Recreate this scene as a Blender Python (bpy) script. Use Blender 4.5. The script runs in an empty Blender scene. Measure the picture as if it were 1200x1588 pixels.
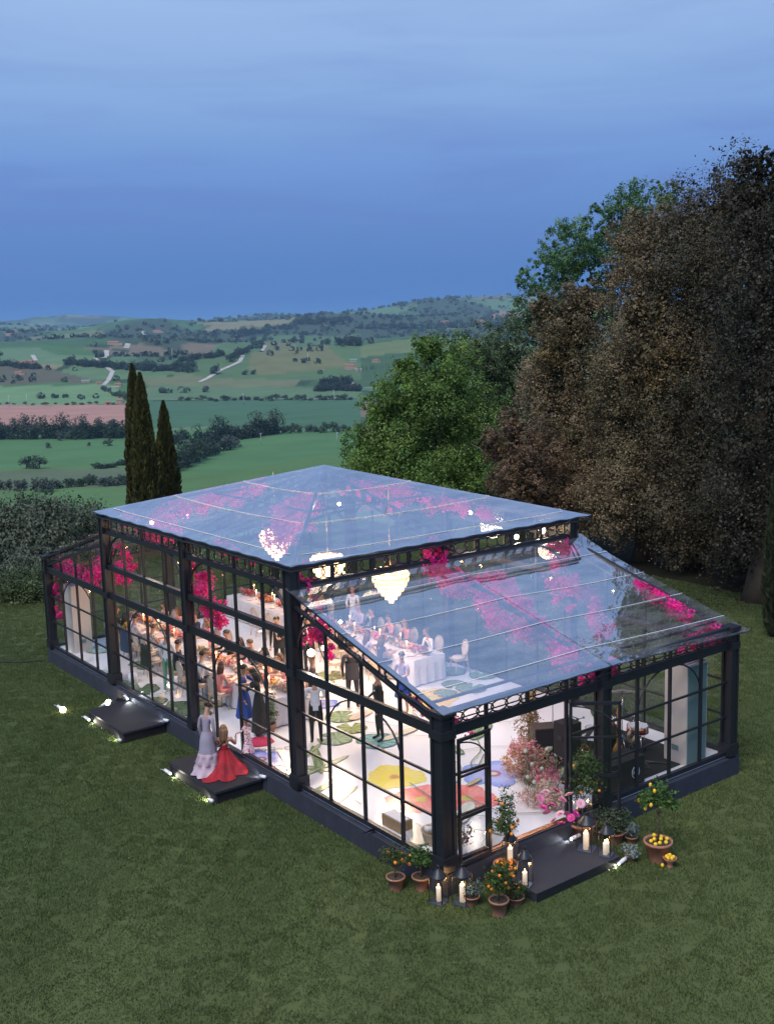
import bpy, bmesh, math, random
import numpy as np
from mathutils import Vector, Matrix
sc = bpy.context.scene
COL = sc.collection
R = math.radians
rnd = random.Random(7)

# ------------------------------------------------------------------ camera
CAM = np.array([-12.261, -14.805, 9.841]); FPX = 1704.947
YAW, PITCH, ROLL = 0.645, -0.159, -0.028
_f = np.array([math.sin(YAW)*math.cos(PITCH), math.cos(YAW)*math.cos(PITCH), math.sin(PITCH)])
_r = np.array([math.cos(YAW), -math.sin(YAW), 0.0]); _u = np.cross(_r, _f)
CR = _r*math.cos(ROLL)+_u*math.sin(ROLL); CU = -_r*math.sin(ROLL)+_u*math.cos(ROLL)
cam_data = bpy.data.cameras.new('camera'); cam = bpy.data.objects.new('camera', cam_data); COL.objects.link(cam)
cam_data.sensor_fit = 'VERTICAL'; cam_data.sensor_height = 36.0; cam_data.lens = 36.0*FPX/1588.0
cam_data.clip_start = 0.2; cam_data.clip_end = 60000
cam.matrix_world = Matrix(((CR[0], CU[0], -_f[0], CAM[0]), (CR[1], CU[1], -_f[1], CAM[1]), (CR[2], CU[2], -_f[2], CAM[2]), (0, 0, 0, 1)))
sc.camera = cam
def ray(px, py):
    d = _f + CR*(px-600)/FPX - CU*(py-794)/FPX
    return d/np.linalg.norm(d)
def at(px, py, z=0.0):
    d = ray(px, py); t = (z-CAM[2])/d[2]; return CAM[:2]+d[:2]*t
def along(px, dist):
    """ground position at a horizontal distance on the bearing of image column px"""
    d = ray(px, 520); h = d[:2]/np.linalg.norm(d[:2]); return CAM[:2]+h*dist
def proj(P):
    d = np.array(P)-CAM; return 600+FPX*(d@CR)/(d@_f), 794-FPX*(d@CU)/(d@_f)

# ------------------------------------------------------------------ sky (dusk)
W = bpy.data.worlds.new('World'); sc.world = W; W.use_nodes = True
nt = W.node_tree; N = nt.nodes; L = nt.links; N.clear()
def node(nt_, t, **kw):
    n = nt_.nodes.new(t)
    for k, v in kw.items(): setattr(n, k, v)
    return n
out = node(nt, 'ShaderNodeOutputWorld'); bg = node(nt, 'ShaderNodeBackground')
tc = node(nt, 'ShaderNodeTexCoord'); sep = node(nt, 'ShaderNodeSeparateXYZ')
ramp = node(nt, 'ShaderNodeValToRGB')
L.new(tc.outputs['Generated'], sep.inputs[0])
# soft stretched cloud streaks disturb the height that is looked up in the gradient
mp = node(nt, 'ShaderNodeMapping'); mp.inputs['Scale'].default_value = (1.6, 1.6, 13.0); mp.inputs['Rotation'].default_value = (0.05, -0.04, 0)
ns = node(nt, 'ShaderNodeTexNoise'); ns.inputs['Scale'].default_value = 2.6; ns.inputs['Detail'].default_value = 5; ns.inputs['Roughness'].default_value = .55; ns.inputs['Distortion'].default_value = .5
L.new(tc.outputs['Generated'], mp.inputs[0]); L.new(mp.outputs[0], ns.inputs['Vector'])
mr = node(nt, 'ShaderNodeMapRange'); mr.inputs['From Min'].default_value = .42; mr.inputs['From Max'].default_value = .70; mr.inputs['To Min'].default_value = 0; mr.inputs['To Max'].default_value = 1
L.new(ns.outputs['Fac'], mr.inputs['Value'])
L.new(sep.outputs['Z'], ramp.inputs[0])
E_ = ramp.color_ramp.elements
def srgb(r, g, b):
    f = lambda c: (c/255/12.92 if c/255 <= .04045 else ((c/255+.055)/1.055)**2.4)
    return (f(r), f(g), f(b), 1)
SKY = [(0.0, (44, 88, 148)), (.035, (54, 99, 162)), (.09, (78, 115, 173)), (.15, (98, 133, 188)), (.20, (118, 150, 196)), (.27, (135, 163, 204)), (.6, (136, 164, 210)), (1.0, (132, 162, 212))]
for i, (p_, c_) in enumerate(SKY):
    e = E_[i] if i < 2 else E_.new(p_)
    e.position = p_; e.color = srgb(*c_)
mix = node(nt, 'ShaderNodeMix', data_type='RGBA', blend_type='MIX')
cl = node(nt, 'ShaderNodeMath', operation='MULTIPLY')
band = node(nt, 'ShaderNodeValToRGB'); be = band.color_ramp.elements
for i, (p_, v_) in enumerate([(0, .03), (.05, .22), (.095, .75), (.125, .55), (.18, .28), (.3, .16), (1, .12)]):
    e = be[i] if i < 2 else be.new(p_)
    e.position = p_; e.color = (v_, v_, v_, 1)
L.new(sep.outputs['Z'], band.inputs[0]); L.new(mr.outputs[0], cl.inputs[0]); L.new(band.outputs[0], cl.inputs[1])
L.new(cl.outputs[0], mix.inputs['Factor']); L.new(ramp.outputs[0], mix.inputs['A']); mix.inputs['B'].default_value = srgb(84, 106, 172)
# physical sky, sun just above the horizon behind the camera, as a small share of the light
sky = node(nt, 'ShaderNodeTexSky', sky_type='NISHITA'); sky.sun_disc = False; sky.sun_elevation = R(0.5); sky.sun_rotation = R(250)
sk = node(nt, 'ShaderNodeMix', data_type='RGBA', blend_type='ADD'); sk.inputs['Factor'].default_value = .008
L.new(mix.outputs['Result'], sk.inputs['A']); L.new(sky.outputs[0], sk.inputs['B'])
L.new(sk.outputs['Result'], bg.inputs[0]); bg.inputs['Strength'].default_value = 1.0
L.new(bg.outputs[0], out.inputs[0])
sun = bpy.data.lights.new('sun', 'SUN'); sun.energy = 2.2; sun.angle = R(32); sun.color = (1, .93, .88)
so = bpy.data.objects.new('sun', sun); COL.objects.link(so); so.rotation_euler = (R(36), 0, R(-66))
sc.view_settings.view_transform = 'Standard'; sc.view_settings.look = 'None'; sc.view_settings.gamma = 1; sc.view_settings.exposure = .42
sc.view_settings.use_curve_mapping = False
sc.render.engine = 'CYCLES'
cy = sc.cycles; cy.max_bounces = 8; cy.transparent_max_bounces = 40; cy.diffuse_bounces = 3; cy.glossy_bounces = 4; cy.transmission_bounces = 4
cy.volume_bounces = 1; cy.caustics_reflective = False; cy.caustics_refractive = False; cy.sample_clamp_indirect = 4; cy.use_denoising = True
try: cy.denoiser = 'OPENIMAGEDENOISE'
except Exception: pass

# ------------------------------------------------------------------ materials
MATS = {}
def mat(name, col, rough=.6, metal=0.0, var=.0, vscale=8.0, bump=0.0, bscale=40.0, emis=None, estr=0.0, spec=.5, attr=None, trans=0.0, alpha=1.0, col2=None):
    if name in MATS: return MATS[name]
    m = bpy.data.materials.new(name); m.use_nodes = True; t = m.node_tree; b = t.nodes['Principled BSDF']
    b.inputs['Base Color'].default_value = (*col, 1); b.inputs['Roughness'].default_value = rough; b.inputs['Metallic'].default_value = metal
    b.inputs['Specular IOR Level'].default_value = spec; b.inputs['Alpha'].default_value = alpha
    src = None
    if attr:
        a = node(t, 'ShaderNodeVertexColor'); a.layer_name = attr; src = a.outputs['Color']
    if var or col2:
        c = node(t, 'ShaderNodeTexCoord'); n = node(t, 'ShaderNodeTexNoise'); n.inputs['Scale'].default_value = vscale; n.inputs['Detail'].default_value = 5
        t.links.new(c.outputs['Object'], n.inputs['Vector'])
        k = node(t, 'ShaderNodeMapRange'); k.inputs['From Min'].default_value = .3; k.inputs['From Max'].default_value = .7
        t.links.new(n.outputs['Fac'], k.inputs['Value'])
        if col2:
            x = node(t, 'ShaderNodeMix', data_type='RGBA'); x.inputs['A'].default_value = (*col, 1); x.inputs['B'].default_value = (*col2, 1)
            t.links.new(k.outputs[0], x.inputs['Factor']); src = x.outputs['Result']
        else:
            k.inputs['To Min'].default_value = 1-var; k.inputs['To Max'].default_value = 1+var
            x = node(t, 'ShaderNodeVectorMath', operation='SCALE')
            if src is not None: t.links.new(src, x.inputs[0])
            else: x.inputs[0].default_value = col
            t.links.new(k.outputs[0], x.inputs['Scale']); src = x.outputs[0]
    if src is not None: t.links.new(src, b.inputs['Base Color'])
    if bump:
        c = node(t, 'ShaderNodeTexCoord'); n = node(t, 'ShaderNodeTexNoise'); n.inputs['Scale'].default_value = bscale; n.inputs['Detail'].default_value = 4
        bp = node(t, 'ShaderNodeBump'); bp.inputs['Strength'].default_value = bump; bp.inputs['Distance'].default_value = .02
        t.links.new(c.outputs['Object'], n.inputs['Vector']); t.links.new(n.outputs['Fac'], bp.inputs['Height']); t.links.new(bp.outputs[0], b.inputs['Normal'])
    if trans: b.inputs['Transmission Weight'].default_value = trans
    if emis: b.inputs['Emission Color'].default_value = (*emis, 1); b.inputs['Emission Strength'].default_value = estr
    MATS[name] = m; return m
def glass_mat(name, tint, f0, f1, power, rough=0.0, wave=0.0, wscale=1.0, gl=(1, 1, 1), streak=0):
    m = bpy.data.materials.new(name); m.use_nodes = True; t = m.node_tree; t.nodes.clear()
    o = node(t, 'ShaderNodeOutputMaterial'); tr = node(t, 'ShaderNodeBsdfTransparent'); g = node(t, 'ShaderNodeBsdfGlossy'); mx = node(t, 'ShaderNodeMixShader')
    tr.inputs[0].default_value = (*tint, 1); g.inputs['Roughness'].default_value = rough; g.inputs['Color'].default_value = (*gl, 1)
    lw = node(t, 'ShaderNodeLayerWeight'); lw.inputs['Blend'].default_value = .5
    p = node(t, 'ShaderNodeMath', operation='POWER'); p.inputs[1].default_value = power
    k = node(t, 'ShaderNodeMapRange'); k.inputs['To Min'].default_value = f0; k.inputs['To Max'].default_value = f1
    t.links.new(lw.outputs['Facing'], p.inputs[0]); t.links.new(p.outputs[0], k.inputs['Value']); t.links.new(k.outputs[0], mx.inputs[0])
    t.links.new(tr.outputs[0], mx.inputs[1]); t.links.new(g.outputs[0], mx.inputs[2])
    last = mx.outputs[0]
    if wave:
        c = node(t, 'ShaderNodeTexCoord'); n = node(t, 'ShaderNodeTexNoise'); n.inputs['Scale'].default_value = wscale; n.inputs['Detail'].default_value = 2
        bp = node(t, 'ShaderNodeBump'); bp.inputs['Strength'].default_value = wave; bp.inputs['Distance'].default_value = .1
        t.links.new(c.outputs['Object'], n.inputs['Vector']); t.links.new(n.outputs['Fac'], bp.inputs['Height']); t.links.new(bp.outputs[0], g.inputs['Normal'])
    if streak:
        df = node(t, 'ShaderNodeBsdfDiffuse'); df.inputs[0].default_value = (.75, .78, .85, 1)
        mm = node(t, 'ShaderNodeMixShader'); c = node(t, 'ShaderNodeTexCoord'); mq = node(t, 'ShaderNodeMapping'); mq.inputs['Scale'].default_value = (.7, 2.6, 1.2); n = node(t, 'ShaderNodeTexNoise'); n.inputs['Scale'].default_value = 1.3; n.inputs['Detail'].default_value = 7; n.inputs['Roughness'].default_value = .65
        kk = node(t, 'ShaderNodeMapRange'); kk.inputs['From Min'].default_value = .38; kk.inputs['From Max'].default_value = .78; kk.inputs['To Min'].default_value = streak*.4; kk.inputs['To Max'].default_value = streak*3.2
        t.links.new(c.outputs['Object'], mq.inputs[0]); t.links.new(mq.outputs[0], n.inputs['Vector']); t.links.new(n.outputs['Fac'], kk.inputs['Value']); t.links.new(kk.outputs[0], mm.inputs[0])
        t.links.new(last, mm.inputs[1]); t.links.new(df.outputs[0], mm.inputs[2]); last = mm.outputs[0]
    t.links.new(last, o.inputs[0]); MATS[name] = m; return m

# ------------------------------------------------------------------ mesh builder
ORD_ = 'first second third fourth fifth sixth seventh eighth ninth tenth eleventh twelfth thirteenth fourteenth fifteenth sixteenth seventeenth eighteenth nineteenth twentieth'.split()
def ordw(i):
    return ORD_[i] if i < 20 else ('twenty-'+ORD_[i-20] if i < 29 else ('thirtieth' if i == 29 else 'thirty-'+ORD_[i-30]))
class MB:
    def __init__(s): s.v = []; s.f = []; s.m = []; s.sm = []
    def add(s, V, F, mi=0, smooth=False):
        o = len(s.v); s.v += [tuple(map(float, p)) for p in V]; s.f += [tuple(i+o for i in f) for f in F]; s.m += [mi]*len(F); s.sm += [smooth]*len(F); return s
    def box(s, c, d, rz=0, mi=0):
        x, y, z = [k/2 for k in d]; ca, sa = math.cos(rz), math.sin(rz); V = []
        for sx, sy, sz in ((-1,-1,-1),(1,-1,-1),(1,1,-1),(-1,1,-1),(-1,-1,1),(1,-1,1),(1,1,1),(-1,1,1)):
            a, b = sx*x, sy*y; V.append((c[0]+a*ca-b*sa, c[1]+a*sa+b*ca, c[2]+sz*z))
        return s.add(V, [(0,3,2,1),(4,5,6,7),(0,1,5,4),(1,2,6,5),(2,3,7,6),(3,0,4,7)], mi)
    def bar(s, p, q, w, h, up=(0, 0, 1), mi=0):
        p = Vector(p); q = Vector(q); d = (q-p).normalized(); u = Vector(up)
        if abs(d.dot(u)) > .98: u = Vector((1, 0, 0))
        a = d.cross(u).normalized(); b = a.cross(d).normalized(); V = []
        for e in (p, q):
            for i, j in ((-1,-1),(1,-1),(1,1),(-1,1)): V.append(e+a*(i*w/2)+b*(j*h/2))
        return s.add(V, [(0,1,2,3),(7,6,5,4),(0,4,5,1),(1,5,6,2),(2,6,7,3),(3,7,4,0)], mi)
    def tube(s, pts, r, n=6, mi=0, closed=False, cap=True):
        P = [Vector(p) for p in pts]; k = len(P); rr = r if hasattr(r, '__len__') else [r]*k
        V = []; pa = None
        for i in range(k):
            if closed: d = (P[(i+1) % k]-P[i-1])
            else: d = P[min(i+1, k-1)]-P[max(i-1, 0)]
            d = d.normalized() if d.length > 1e-9 else Vector((0, 0, 1))
            if pa is None:
                a = d.orthogonal().normalized()
            else:
                a = (pa-d*pa.dot(d)); a = a.normalized() if a.length > 1e-6 else d.orthogonal().normalized()
            pa = a; b = d.cross(a)
            for j in range(n):
                t = 2*math.pi*j/n; V.append(P[i]+(a*math.cos(t)+b*math.sin(t))*rr[i])
        F = []
        for i in range(k if closed else k-1):
            i2 = (i+1) % k
            for j in range(n): F.append((i*n+j, i*n+(j+1) % n, i2*n+(j+1) % n, i2*n+j))
        if cap and not closed: F += [tuple(range(n))[::-1], tuple((k-1)*n+j for j in range(n))]
        return s.add(V, F, mi, True)
    def lathe(s, prof, c=(0, 0, 0), n=20, mi=0, cap=True, fn=None, sx=1, sy=1):
        V = []
        for i, (r, z) in enumerate(prof):
            for j in range(n):
                t = 2*math.pi*j/n; q = r*(fn(t, i) if fn else 1); V.append((c[0]+q*math.cos(t)*sx, c[1]+q*math.sin(t)*sy, c[2]+z))
        F = []; k = len(prof)
        for i in range(k-1):
            for j in range(n): F.append((i*n+j, i*n+(j+1) % n, (i+1)*n+(j+1) % n, (i+1)*n+j))
        if cap: F += [tuple(range(n))[::-1], tuple((k-1)*n+j for j in range(n))]
        return s.add(V, F, mi, True)
    def ball(s, c, r, n=10, k=7, mi=0):
        rx, ry, rz = r if hasattr(r, '__len__') else (r, r, r)
        prof = [(math.sin(math.pi*i/k), -math.cos(math.pi*i/k)) for i in range(1, k)]; V = []
        for a, z in prof:
            for j in range(n):
                t = 2*math.pi*j/n; V.append((c[0]+rx*a*math.cos(t), c[1]+ry*a*math.sin(t), c[2]+rz*z))
        F = []
        for i in range(k-2):
            for j in range(n): F.append((i*n+j, i*n+(j+1) % n, (i+1)*n+(j+1) % n, (i+1)*n+j))
        V += [(c[0], c[1], c[2]-rz), (c[0], c[1], c[2]+rz)]; b = (k-1)*n
        for j in range(n): F.append((b, (j+1) % n, j)); F.append((b+1, (k-2)*n+j, (k-2)*n+(j+1) % n))
        return s.add(V, F, mi, True)
    def disc(s, c, r, n=20, mi=0, ry=None):
        ry = ry or r; return s.add([(c[0]+r*math.cos(2*math.pi*j/n), c[1]+ry*math.sin(2*math.pi*j/n), c[2]) for j in range(n)], [tuple(range(n))], mi)
    def mesh(s, name, mats):
        me = bpy.data.meshes.new(name); me.from_pydata(s.v, [], s.f)
        for m in (mats if isinstance(mats, (list, tuple)) else [mats]): me.materials.append(m)
        me.polygons.foreach_set('material_index', s.m); me.polygons.foreach_set('use_smooth', s.sm); me.update(); return me
    def build(s, name, mats, parent=None, loc=None, rz=0):
        o = bpy.data.objects.new(name, s.mesh(name, mats)); COL.objects.link(o)
        if parent is not None: o.parent = parent
        if loc is not None: o.location = loc
        if rz: o.rotation_euler = (0, 0, rz)
        return o
def link(name, me, parent=None, loc=None, rz=0, scale=None):
    o = bpy.data.objects.new(name, me); COL.objects.link(o)
    if parent is not None: o.parent = parent
    if loc is not None: o.location = loc
    if rz: o.rotation_euler = (0, 0, rz)
    if scale: o.scale = scale
    return o
def tag(o, label=None, cat=None, group=None, kind=None):
    if label: o['label'] = label
    if cat: o['category'] = cat
    if group: o['group'] = group
    if kind: o['kind'] = kind
    return o
def thing(name, label, cat, loc=(0, 0, 0), rz=0, group=None):
    o = bpy.data.objects.new(name, None); COL.objects.link(o); o.location = loc; o.rotation_euler = (0, 0, rz); o.empty_display_size = .2
    return tag(o, label, cat, group)
def dup(root, loc, rz=0, label=None, group=None, scale=None):
    def cp(o, par):
        c = o.copy(); COL.objects.link(c)
        if par is not None: c.parent = par
        for ch in kids.get(o.name, ()): cp(ch, c)
        return c
    kids = {}
    for ch in root.children_recursive: kids.setdefault(ch.parent.name, []).append(ch)
    c = cp(root, None); c.location = loc; c.rotation_euler = (0, 0, rz)
    if scale: c.scale = (scale,)*3 if not hasattr(scale, '__len__') else scale
    if label: c['label'] = label
    if group: c['group'] = group
    return c
def np_mesh(name, V, F, mats, cols=None, smooth=False, layer='tint'):
    """V (n,3), F (m,4|3) numpy; cols (n,3) per-vertex colour"""
    me = bpy.data.meshes.new(name); n, m, k = len(V), len(F), F.shape[1]
    me.vertices.add(n); me.vertices.foreach_set('co', np.ascontiguousarray(V, dtype=np.float32).ravel())
    me.loops.add(m*k); me.loops.foreach_set('vertex_index', np.ascontiguousarray(F, dtype=np.int32).ravel())
    me.polygons.add(m); me.polygons.foreach_set('loop_start', np.arange(0, m*k, k, dtype=np.int32)); me.polygons.foreach_set('loop_total', np.full(m, k, dtype=np.int32))
    if smooth: me.polygons.foreach_set('use_smooth', np.ones(m, dtype=bool))
    me.update(calc_edges=True)
    if cols is not None:
        a = me.color_attributes.new(layer, 'FLOAT_COLOR', 'POINT'); a.data.foreach_set('color', np.concatenate([cols, np.ones((n, 1))], 1).astype(np.float32).ravel())
    for q in (mats if isinstance(mats, (list, tuple)) else [mats]): me.materials.append(q)
    return me
def leaf_material(name, rough=.55, transl=.25):
    m = bpy.data.materials.new(name); m.use_nodes = True; t = m.node_tree; b = t.nodes['Principled BSDF']
    a = node(t, 'ShaderNodeVertexColor'); a.layer_name = 'tint'; b.inputs['Roughness'].default_value = rough; b.inputs['Specular IOR Level'].default_value = .3
    t.links.new(a.outputs[0], b.inputs['Base Color'])
    tr = node(t, 'ShaderNodeBsdfTranslucent'); t.links.new(a.outputs[0], tr.inputs[0]); mx = node(t, 'ShaderNodeMixShader'); mx.inputs[0].default_value = transl
    o = t.nodes['Material Output']; t.links.new(b.outputs[0], mx.inputs[1]); t.links.new(tr.outputs[0], mx.inputs[2]); t.links.new(mx.outputs[0], o.inputs[0])
    return m
LEAF = leaf_material('leaf surface', .55, .15); PETAL = leaf_material('petal surface', .6, .35)
def leaf_mesh(name, lobes, n, size, cols, seed=1, clump=.16, shell=.55, m=None, aspect=.6, upward=.3, percl=26, droop=0, core=0, nz=.8, corelobes=None):
    """leaf-sized quads gathered in twig clumps spread through ellipsoid lobes; cols = list of (rgb, weight)"""
    g = np.random.default_rng(seed); lob = np.array([l[:6] for l in lobes], float)
    area = (lob[:, 3]*lob[:, 4]+lob[:, 4]*lob[:, 5]+lob[:, 3]*lob[:, 5]); pr_ = area/area.sum()
    K = max(1, n//percl); li = g.choice(len(lob), K, p=pr_)
    d = g.normal(size=(K, 3)); d /= np.linalg.norm(d, axis=1)[:, None]
    rad = (shell+(1-shell)*g.random(K)**.6)*(1+.12*g.normal(size=K))
    cc = lob[li, :3]+d*lob[li, 3:6]*rad[:, None]
    cr = clump*lob[li, 3:6].mean(1)*(.6+.8*g.random(K))
    ci = np.repeat(np.arange(K), percl); n = len(ci)
    off = g.normal(size=(n, 3))*.5; p = cc[ci]+off*cr[ci][:, None]
    nd = d[ci]+g.normal(size=(n, 3))*nz; nd[:, 2] += upward; nd /= np.linalg.norm(nd, axis=1)[:, None]
    t = np.cross(nd, g.normal(size=(n, 3))); t /= np.linalg.norm(t, axis=1)[:, None]
    if droop: t[:, 2] -= droop; t /= np.linalg.norm(t, axis=1)[:, None]
    b = np.cross(nd, t); s = size*(.6+.8*g.random(n))[:, None]
    V = np.stack([p-t*s*.5, p+b*s*aspect*.5, p+t*s*.5, p-b*s*aspect*.5], 1).reshape(-1, 3); F = np.arange(4*n).reshape(n, 4)
    C = np.array([c[0] for c in cols], float); w = np.array([c[1] for c in cols], float); w /= w.sum()
    cl_ = C[g.choice(len(C), K, p=w)]*.35+C[g.choice(len(C), len(lob), p=w)][li]*.65; own = C[g.choice(len(C), n, p=w)]
    c = (cl_[ci]*.7+own*.3)*(.75+.5*g.random((n, 1)))*(.85+.3*g.random(K))[ci][:, None]
    c = np.repeat(c, 4, 0)
    if core:   # big leaves deep in the lobes close the view, inner shade put in their colour
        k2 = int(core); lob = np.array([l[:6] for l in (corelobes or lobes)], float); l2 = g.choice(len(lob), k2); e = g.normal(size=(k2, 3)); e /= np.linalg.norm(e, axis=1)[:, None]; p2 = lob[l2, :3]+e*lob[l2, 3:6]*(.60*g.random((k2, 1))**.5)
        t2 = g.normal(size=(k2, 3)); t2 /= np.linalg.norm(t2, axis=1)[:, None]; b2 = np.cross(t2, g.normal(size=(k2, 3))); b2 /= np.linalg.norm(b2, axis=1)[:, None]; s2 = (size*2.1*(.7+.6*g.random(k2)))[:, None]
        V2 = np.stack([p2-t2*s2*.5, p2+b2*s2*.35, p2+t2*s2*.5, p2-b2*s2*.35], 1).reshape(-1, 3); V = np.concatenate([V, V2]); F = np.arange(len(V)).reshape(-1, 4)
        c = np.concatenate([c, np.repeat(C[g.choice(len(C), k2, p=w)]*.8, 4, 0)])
    return np_mesh(name, V, F, m or LEAF, c)
def boughs(lobes, k, seed, rel=.36, tall=1.25):
    """break every big lobe into boughs that stand off its surface, with gaps between"""
    g = np.random.default_rng(seed); o = []
    for L_ in lobes:
        kk = max(4, int(k*(L_[3]/2.0)**1.2))
        for i in range(kk):
            z = 1-2*(i+.5)/kk; a = i*2.39996+g.random()*.8; s = math.sqrt(max(0, 1-z*z)); rr = rel*L_[3]*(.55+.75*g.random())
            o.append((L_[0]+L_[3]*.78*s*math.cos(a), L_[1]+L_[4]*.78*s*math.sin(a), L_[2]+L_[5]*.78*z, rr, rr, rr*tall))
    return o
def vnoise(x, y, seed=0):
    """value noise on numpy arrays, 0..1"""
    xi = np.floor(x).astype(np.int64); yi = np.floor(y).astype(np.int64); xf = x-xi; yf = y-yi
    def h(a, b):
        q = (a*374761393+b*668265263+seed*1442695041) & 0xffffffff; q = ((q ^ (q >> 13))*1274126177) & 0xffffffff; q = q ^ (q >> 16); return (q & 0xffff)/65535.0
    u = xf*xf*(3-2*xf); v = yf*yf*(3-2*yf)
    return (h(xi, yi)*(1-u)+h(xi+1, yi)*u)*(1-v)+(h(xi, yi+1)*(1-u)+h(xi+1, yi+1)*u)*v
# ------------------------------------------------------------------ terrain
RZ = np.array([(0,-.5),(46,-.5),(58,-1.6),(80,-6),(110,-12),(160,-19),(250,-31),(400,-50),(600,-68),(860,-77),(1300,-81),(2000,-80),(3000,-56),(4500,0),(6500,70),(9000,125),(12000,185),(16000,150),(40000,100)], float)
def bearing(x, y):
    """metres right of the view axis per metre of depth"""
    dx, dy = x-CAM[0], y-CAM[1]; c, s = math.cos(YAW), math.sin(YAW)
    dep = dx*s+dy*c; lat = dx*c-dy*s; return dep, lat
HILLS = [  # pixel column, distance, height, across, along
    (455, 3300, 60, 520, 500), (150, 2500, 30, 420, 260), (20, 3300, 42, 500, 330), (560, 5200, 85, 900, 600), (700, 6800, 90, 900, 700),
    (330, 5000, 45, 700, 500), (60, 5600, 38, 800, 600), (215, 4200, 22, 480, 360), (640, 2600, 30, 420, 400), (790, 7600, 105, 700, 700), (120, 11500, 95, 900, 700), (300, 11000, 40, 1300, 800)]
HL = []
for px_, d_, h_, a_, b_ in HILLS:
    p_ = along(px_, d_); HL.append((p_[0], p_[1], h_, a_, b_))
def height(x, y):
    x = np.asarray(x, float); y = np.asarray(y, float)
    dep, lat = bearing(x, y); r = np.hypot(x-CAM[0], y-CAM[1])
    # the hilltop reaches further on the right, under the oaks
    k = np.clip((lat/np.maximum(dep, 1)+.03)/.12, 0, 1)*(dep > 0); k = k*k*(3-2*k)
    rr = r-k*np.clip(r-30, 0, 50); z = np.interp(rr, RZ[:, 0], RZ[:, 1])
    z = z+np.clip((r-70)/300, 0, 1)*(vnoise(x/70, y/70, 3)-.5)*3.2
    m = np.clip((r-1600)/1800, 0, 1)
    z = z+m*((vnoise(x/900, y/900, 5)-.5)*88+(vnoise(x/420, y/420, 6)-.5)*50+(vnoise(x/170, y/170, 7)-.5)*14)
    m2 = np.clip((r-4200)/4000, 0, 1); z = z+m2*((vnoise(x/1500, y/1500, 8)-.45)*70+(vnoise(x/600, y/600, 9)-.5)*34)
    s_, c_ = math.sin(YAW), math.cos(YAW)
    for hx, hy, h, a, b in HL:
        ux, uy = hx-CAM[0], hy-CAM[1]; q = math.hypot(ux, uy); ux /= q; uy /= q
        al = (x-hx)*ux+(y-hy)*uy; ac = (x-hx)*uy-(y-hy)*ux
        z = z+h*np.exp(-(al/b)**2-(ac/a)**2)
    return z
def hz(x, y): return float(height(np.array([x]), np.array([y]))[0])
def ground_at(px, py, rmin=46., rmax=14000.):
    """where a sight line first meets the terrain"""
    d = ray(px, py); h = math.hypot(d[0], d[1]); rs = np.geomspace(rmin, rmax, 900)
    X = CAM[0]+d[0]/h*rs; Y = CAM[1]+d[1]/h*rs; Z = CAM[2]+d[2]/h*rs
    below = np.nonzero(Z < height(X, Y))[0]
    i = below[0] if len(below) else len(rs)-1
    return float(X[i]), float(Y[i]), float(height(X[i:i+1], Y[i:i+1])[0]), float(rs[i])
ang = np.concatenate([np.arange(-180, -30, 3.0), np.arange(-30, 30, .11), np.arange(30, 180, 3.0)]); ang = np.radians(ang)+YAW
rad = np.concatenate([np.linspace(1.5, 46, 24), np.geomspace(47, 16000, 560), [20000]])
A_, R_ = np.meshgrid(ang, rad, indexing='ij'); TX = CAM[0]+np.sin(A_)*R_; TY = CAM[1]+np.cos(A_)*R_; TZ = height(TX, TY)
na, nr = A_.shape; V = np.stack([TX, TY, TZ], -1).reshape(-1, 3)
ii, jj = np.meshgrid(np.arange(na), np.arange(nr-1), indexing='ij'); i2 = (ii+1) % na
F = np.stack([ii*nr+jj, ii*nr+jj+1, i2*nr+jj+1, i2*nr+jj], -1).reshape(-1, 4)
# land use: colour of what grows there
RR = R_.ravel(); X_ = V[:, 0]; Y_ = V[:, 1]
LAWN = np.array((.067, .088, .031)); C = np.tile(LAWN, (len(V), 1))
def cell(x, y, s, seed, edge=False):
    """crude Voronoi: id of the nearest jittered centre"""
    gx = np.floor(x/s); gy = np.floor(y/s); best = np.full(x.shape, 1e18); sec = best.copy(); idn = np.zeros(x.shape)
    for a in (-1, 0, 1):
        for b in (-1, 0, 1):
            cx, cyy = gx+a, gy+b; j1 = vnoise(cx*1.37+.5, cyy*1.91+.5, seed); j2 = vnoise(cx*2.11+.5, cyy*1.13+.5, seed+1)
            d = (x-(cx+.5+(j1-.5)*.9)*s)**2+(y-(cyy+.5+(j2-.5)*.9)*s)**2; w = d < best; sec = np.where(w, best, np.minimum(sec, d)); best = np.where(w, d, best); idn = np.where(w, j1*7.3+j2*3.1, idn)
    return (idn % 1.0, np.sqrt(sec)-np.sqrt(best)) if edge else idn % 1.0
ca, sa = math.cos(.4), math.sin(.4); XR = X_*ca-Y_*sa; YR = X_*sa+Y_*ca
wob = (vnoise(X_/160, Y_/160, 11)-.5)*150
cid, ced = cell(XR+wob, (YR+wob)*1.7, 420, 21, True)
PAL = np.array([(.040,.088,.030),(.058,.105,.036),(.034,.075,.034),(.075,.105,.042),(.050,.095,.045),(.085,.100,.050),(.030,.062,.026),(.062,.110,.050),(.115,.115,.062),(.085,.140,.055),(.10,.085,.055)])
far = PAL[(cid*len(PAL)).astype(int) % len(PAL)]
k = np.clip((RR-60)/60, 0, 1)[:, None]; C = C*(1-k)+far*k
hd_ = (ced < 14+RR*.004) & (RR > 1500) & (vnoise(X_/110, Y_/110, 77) > .35); C[hd_] = (.022,.040,.020)
C[RR > 60] *= 1.0
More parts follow.
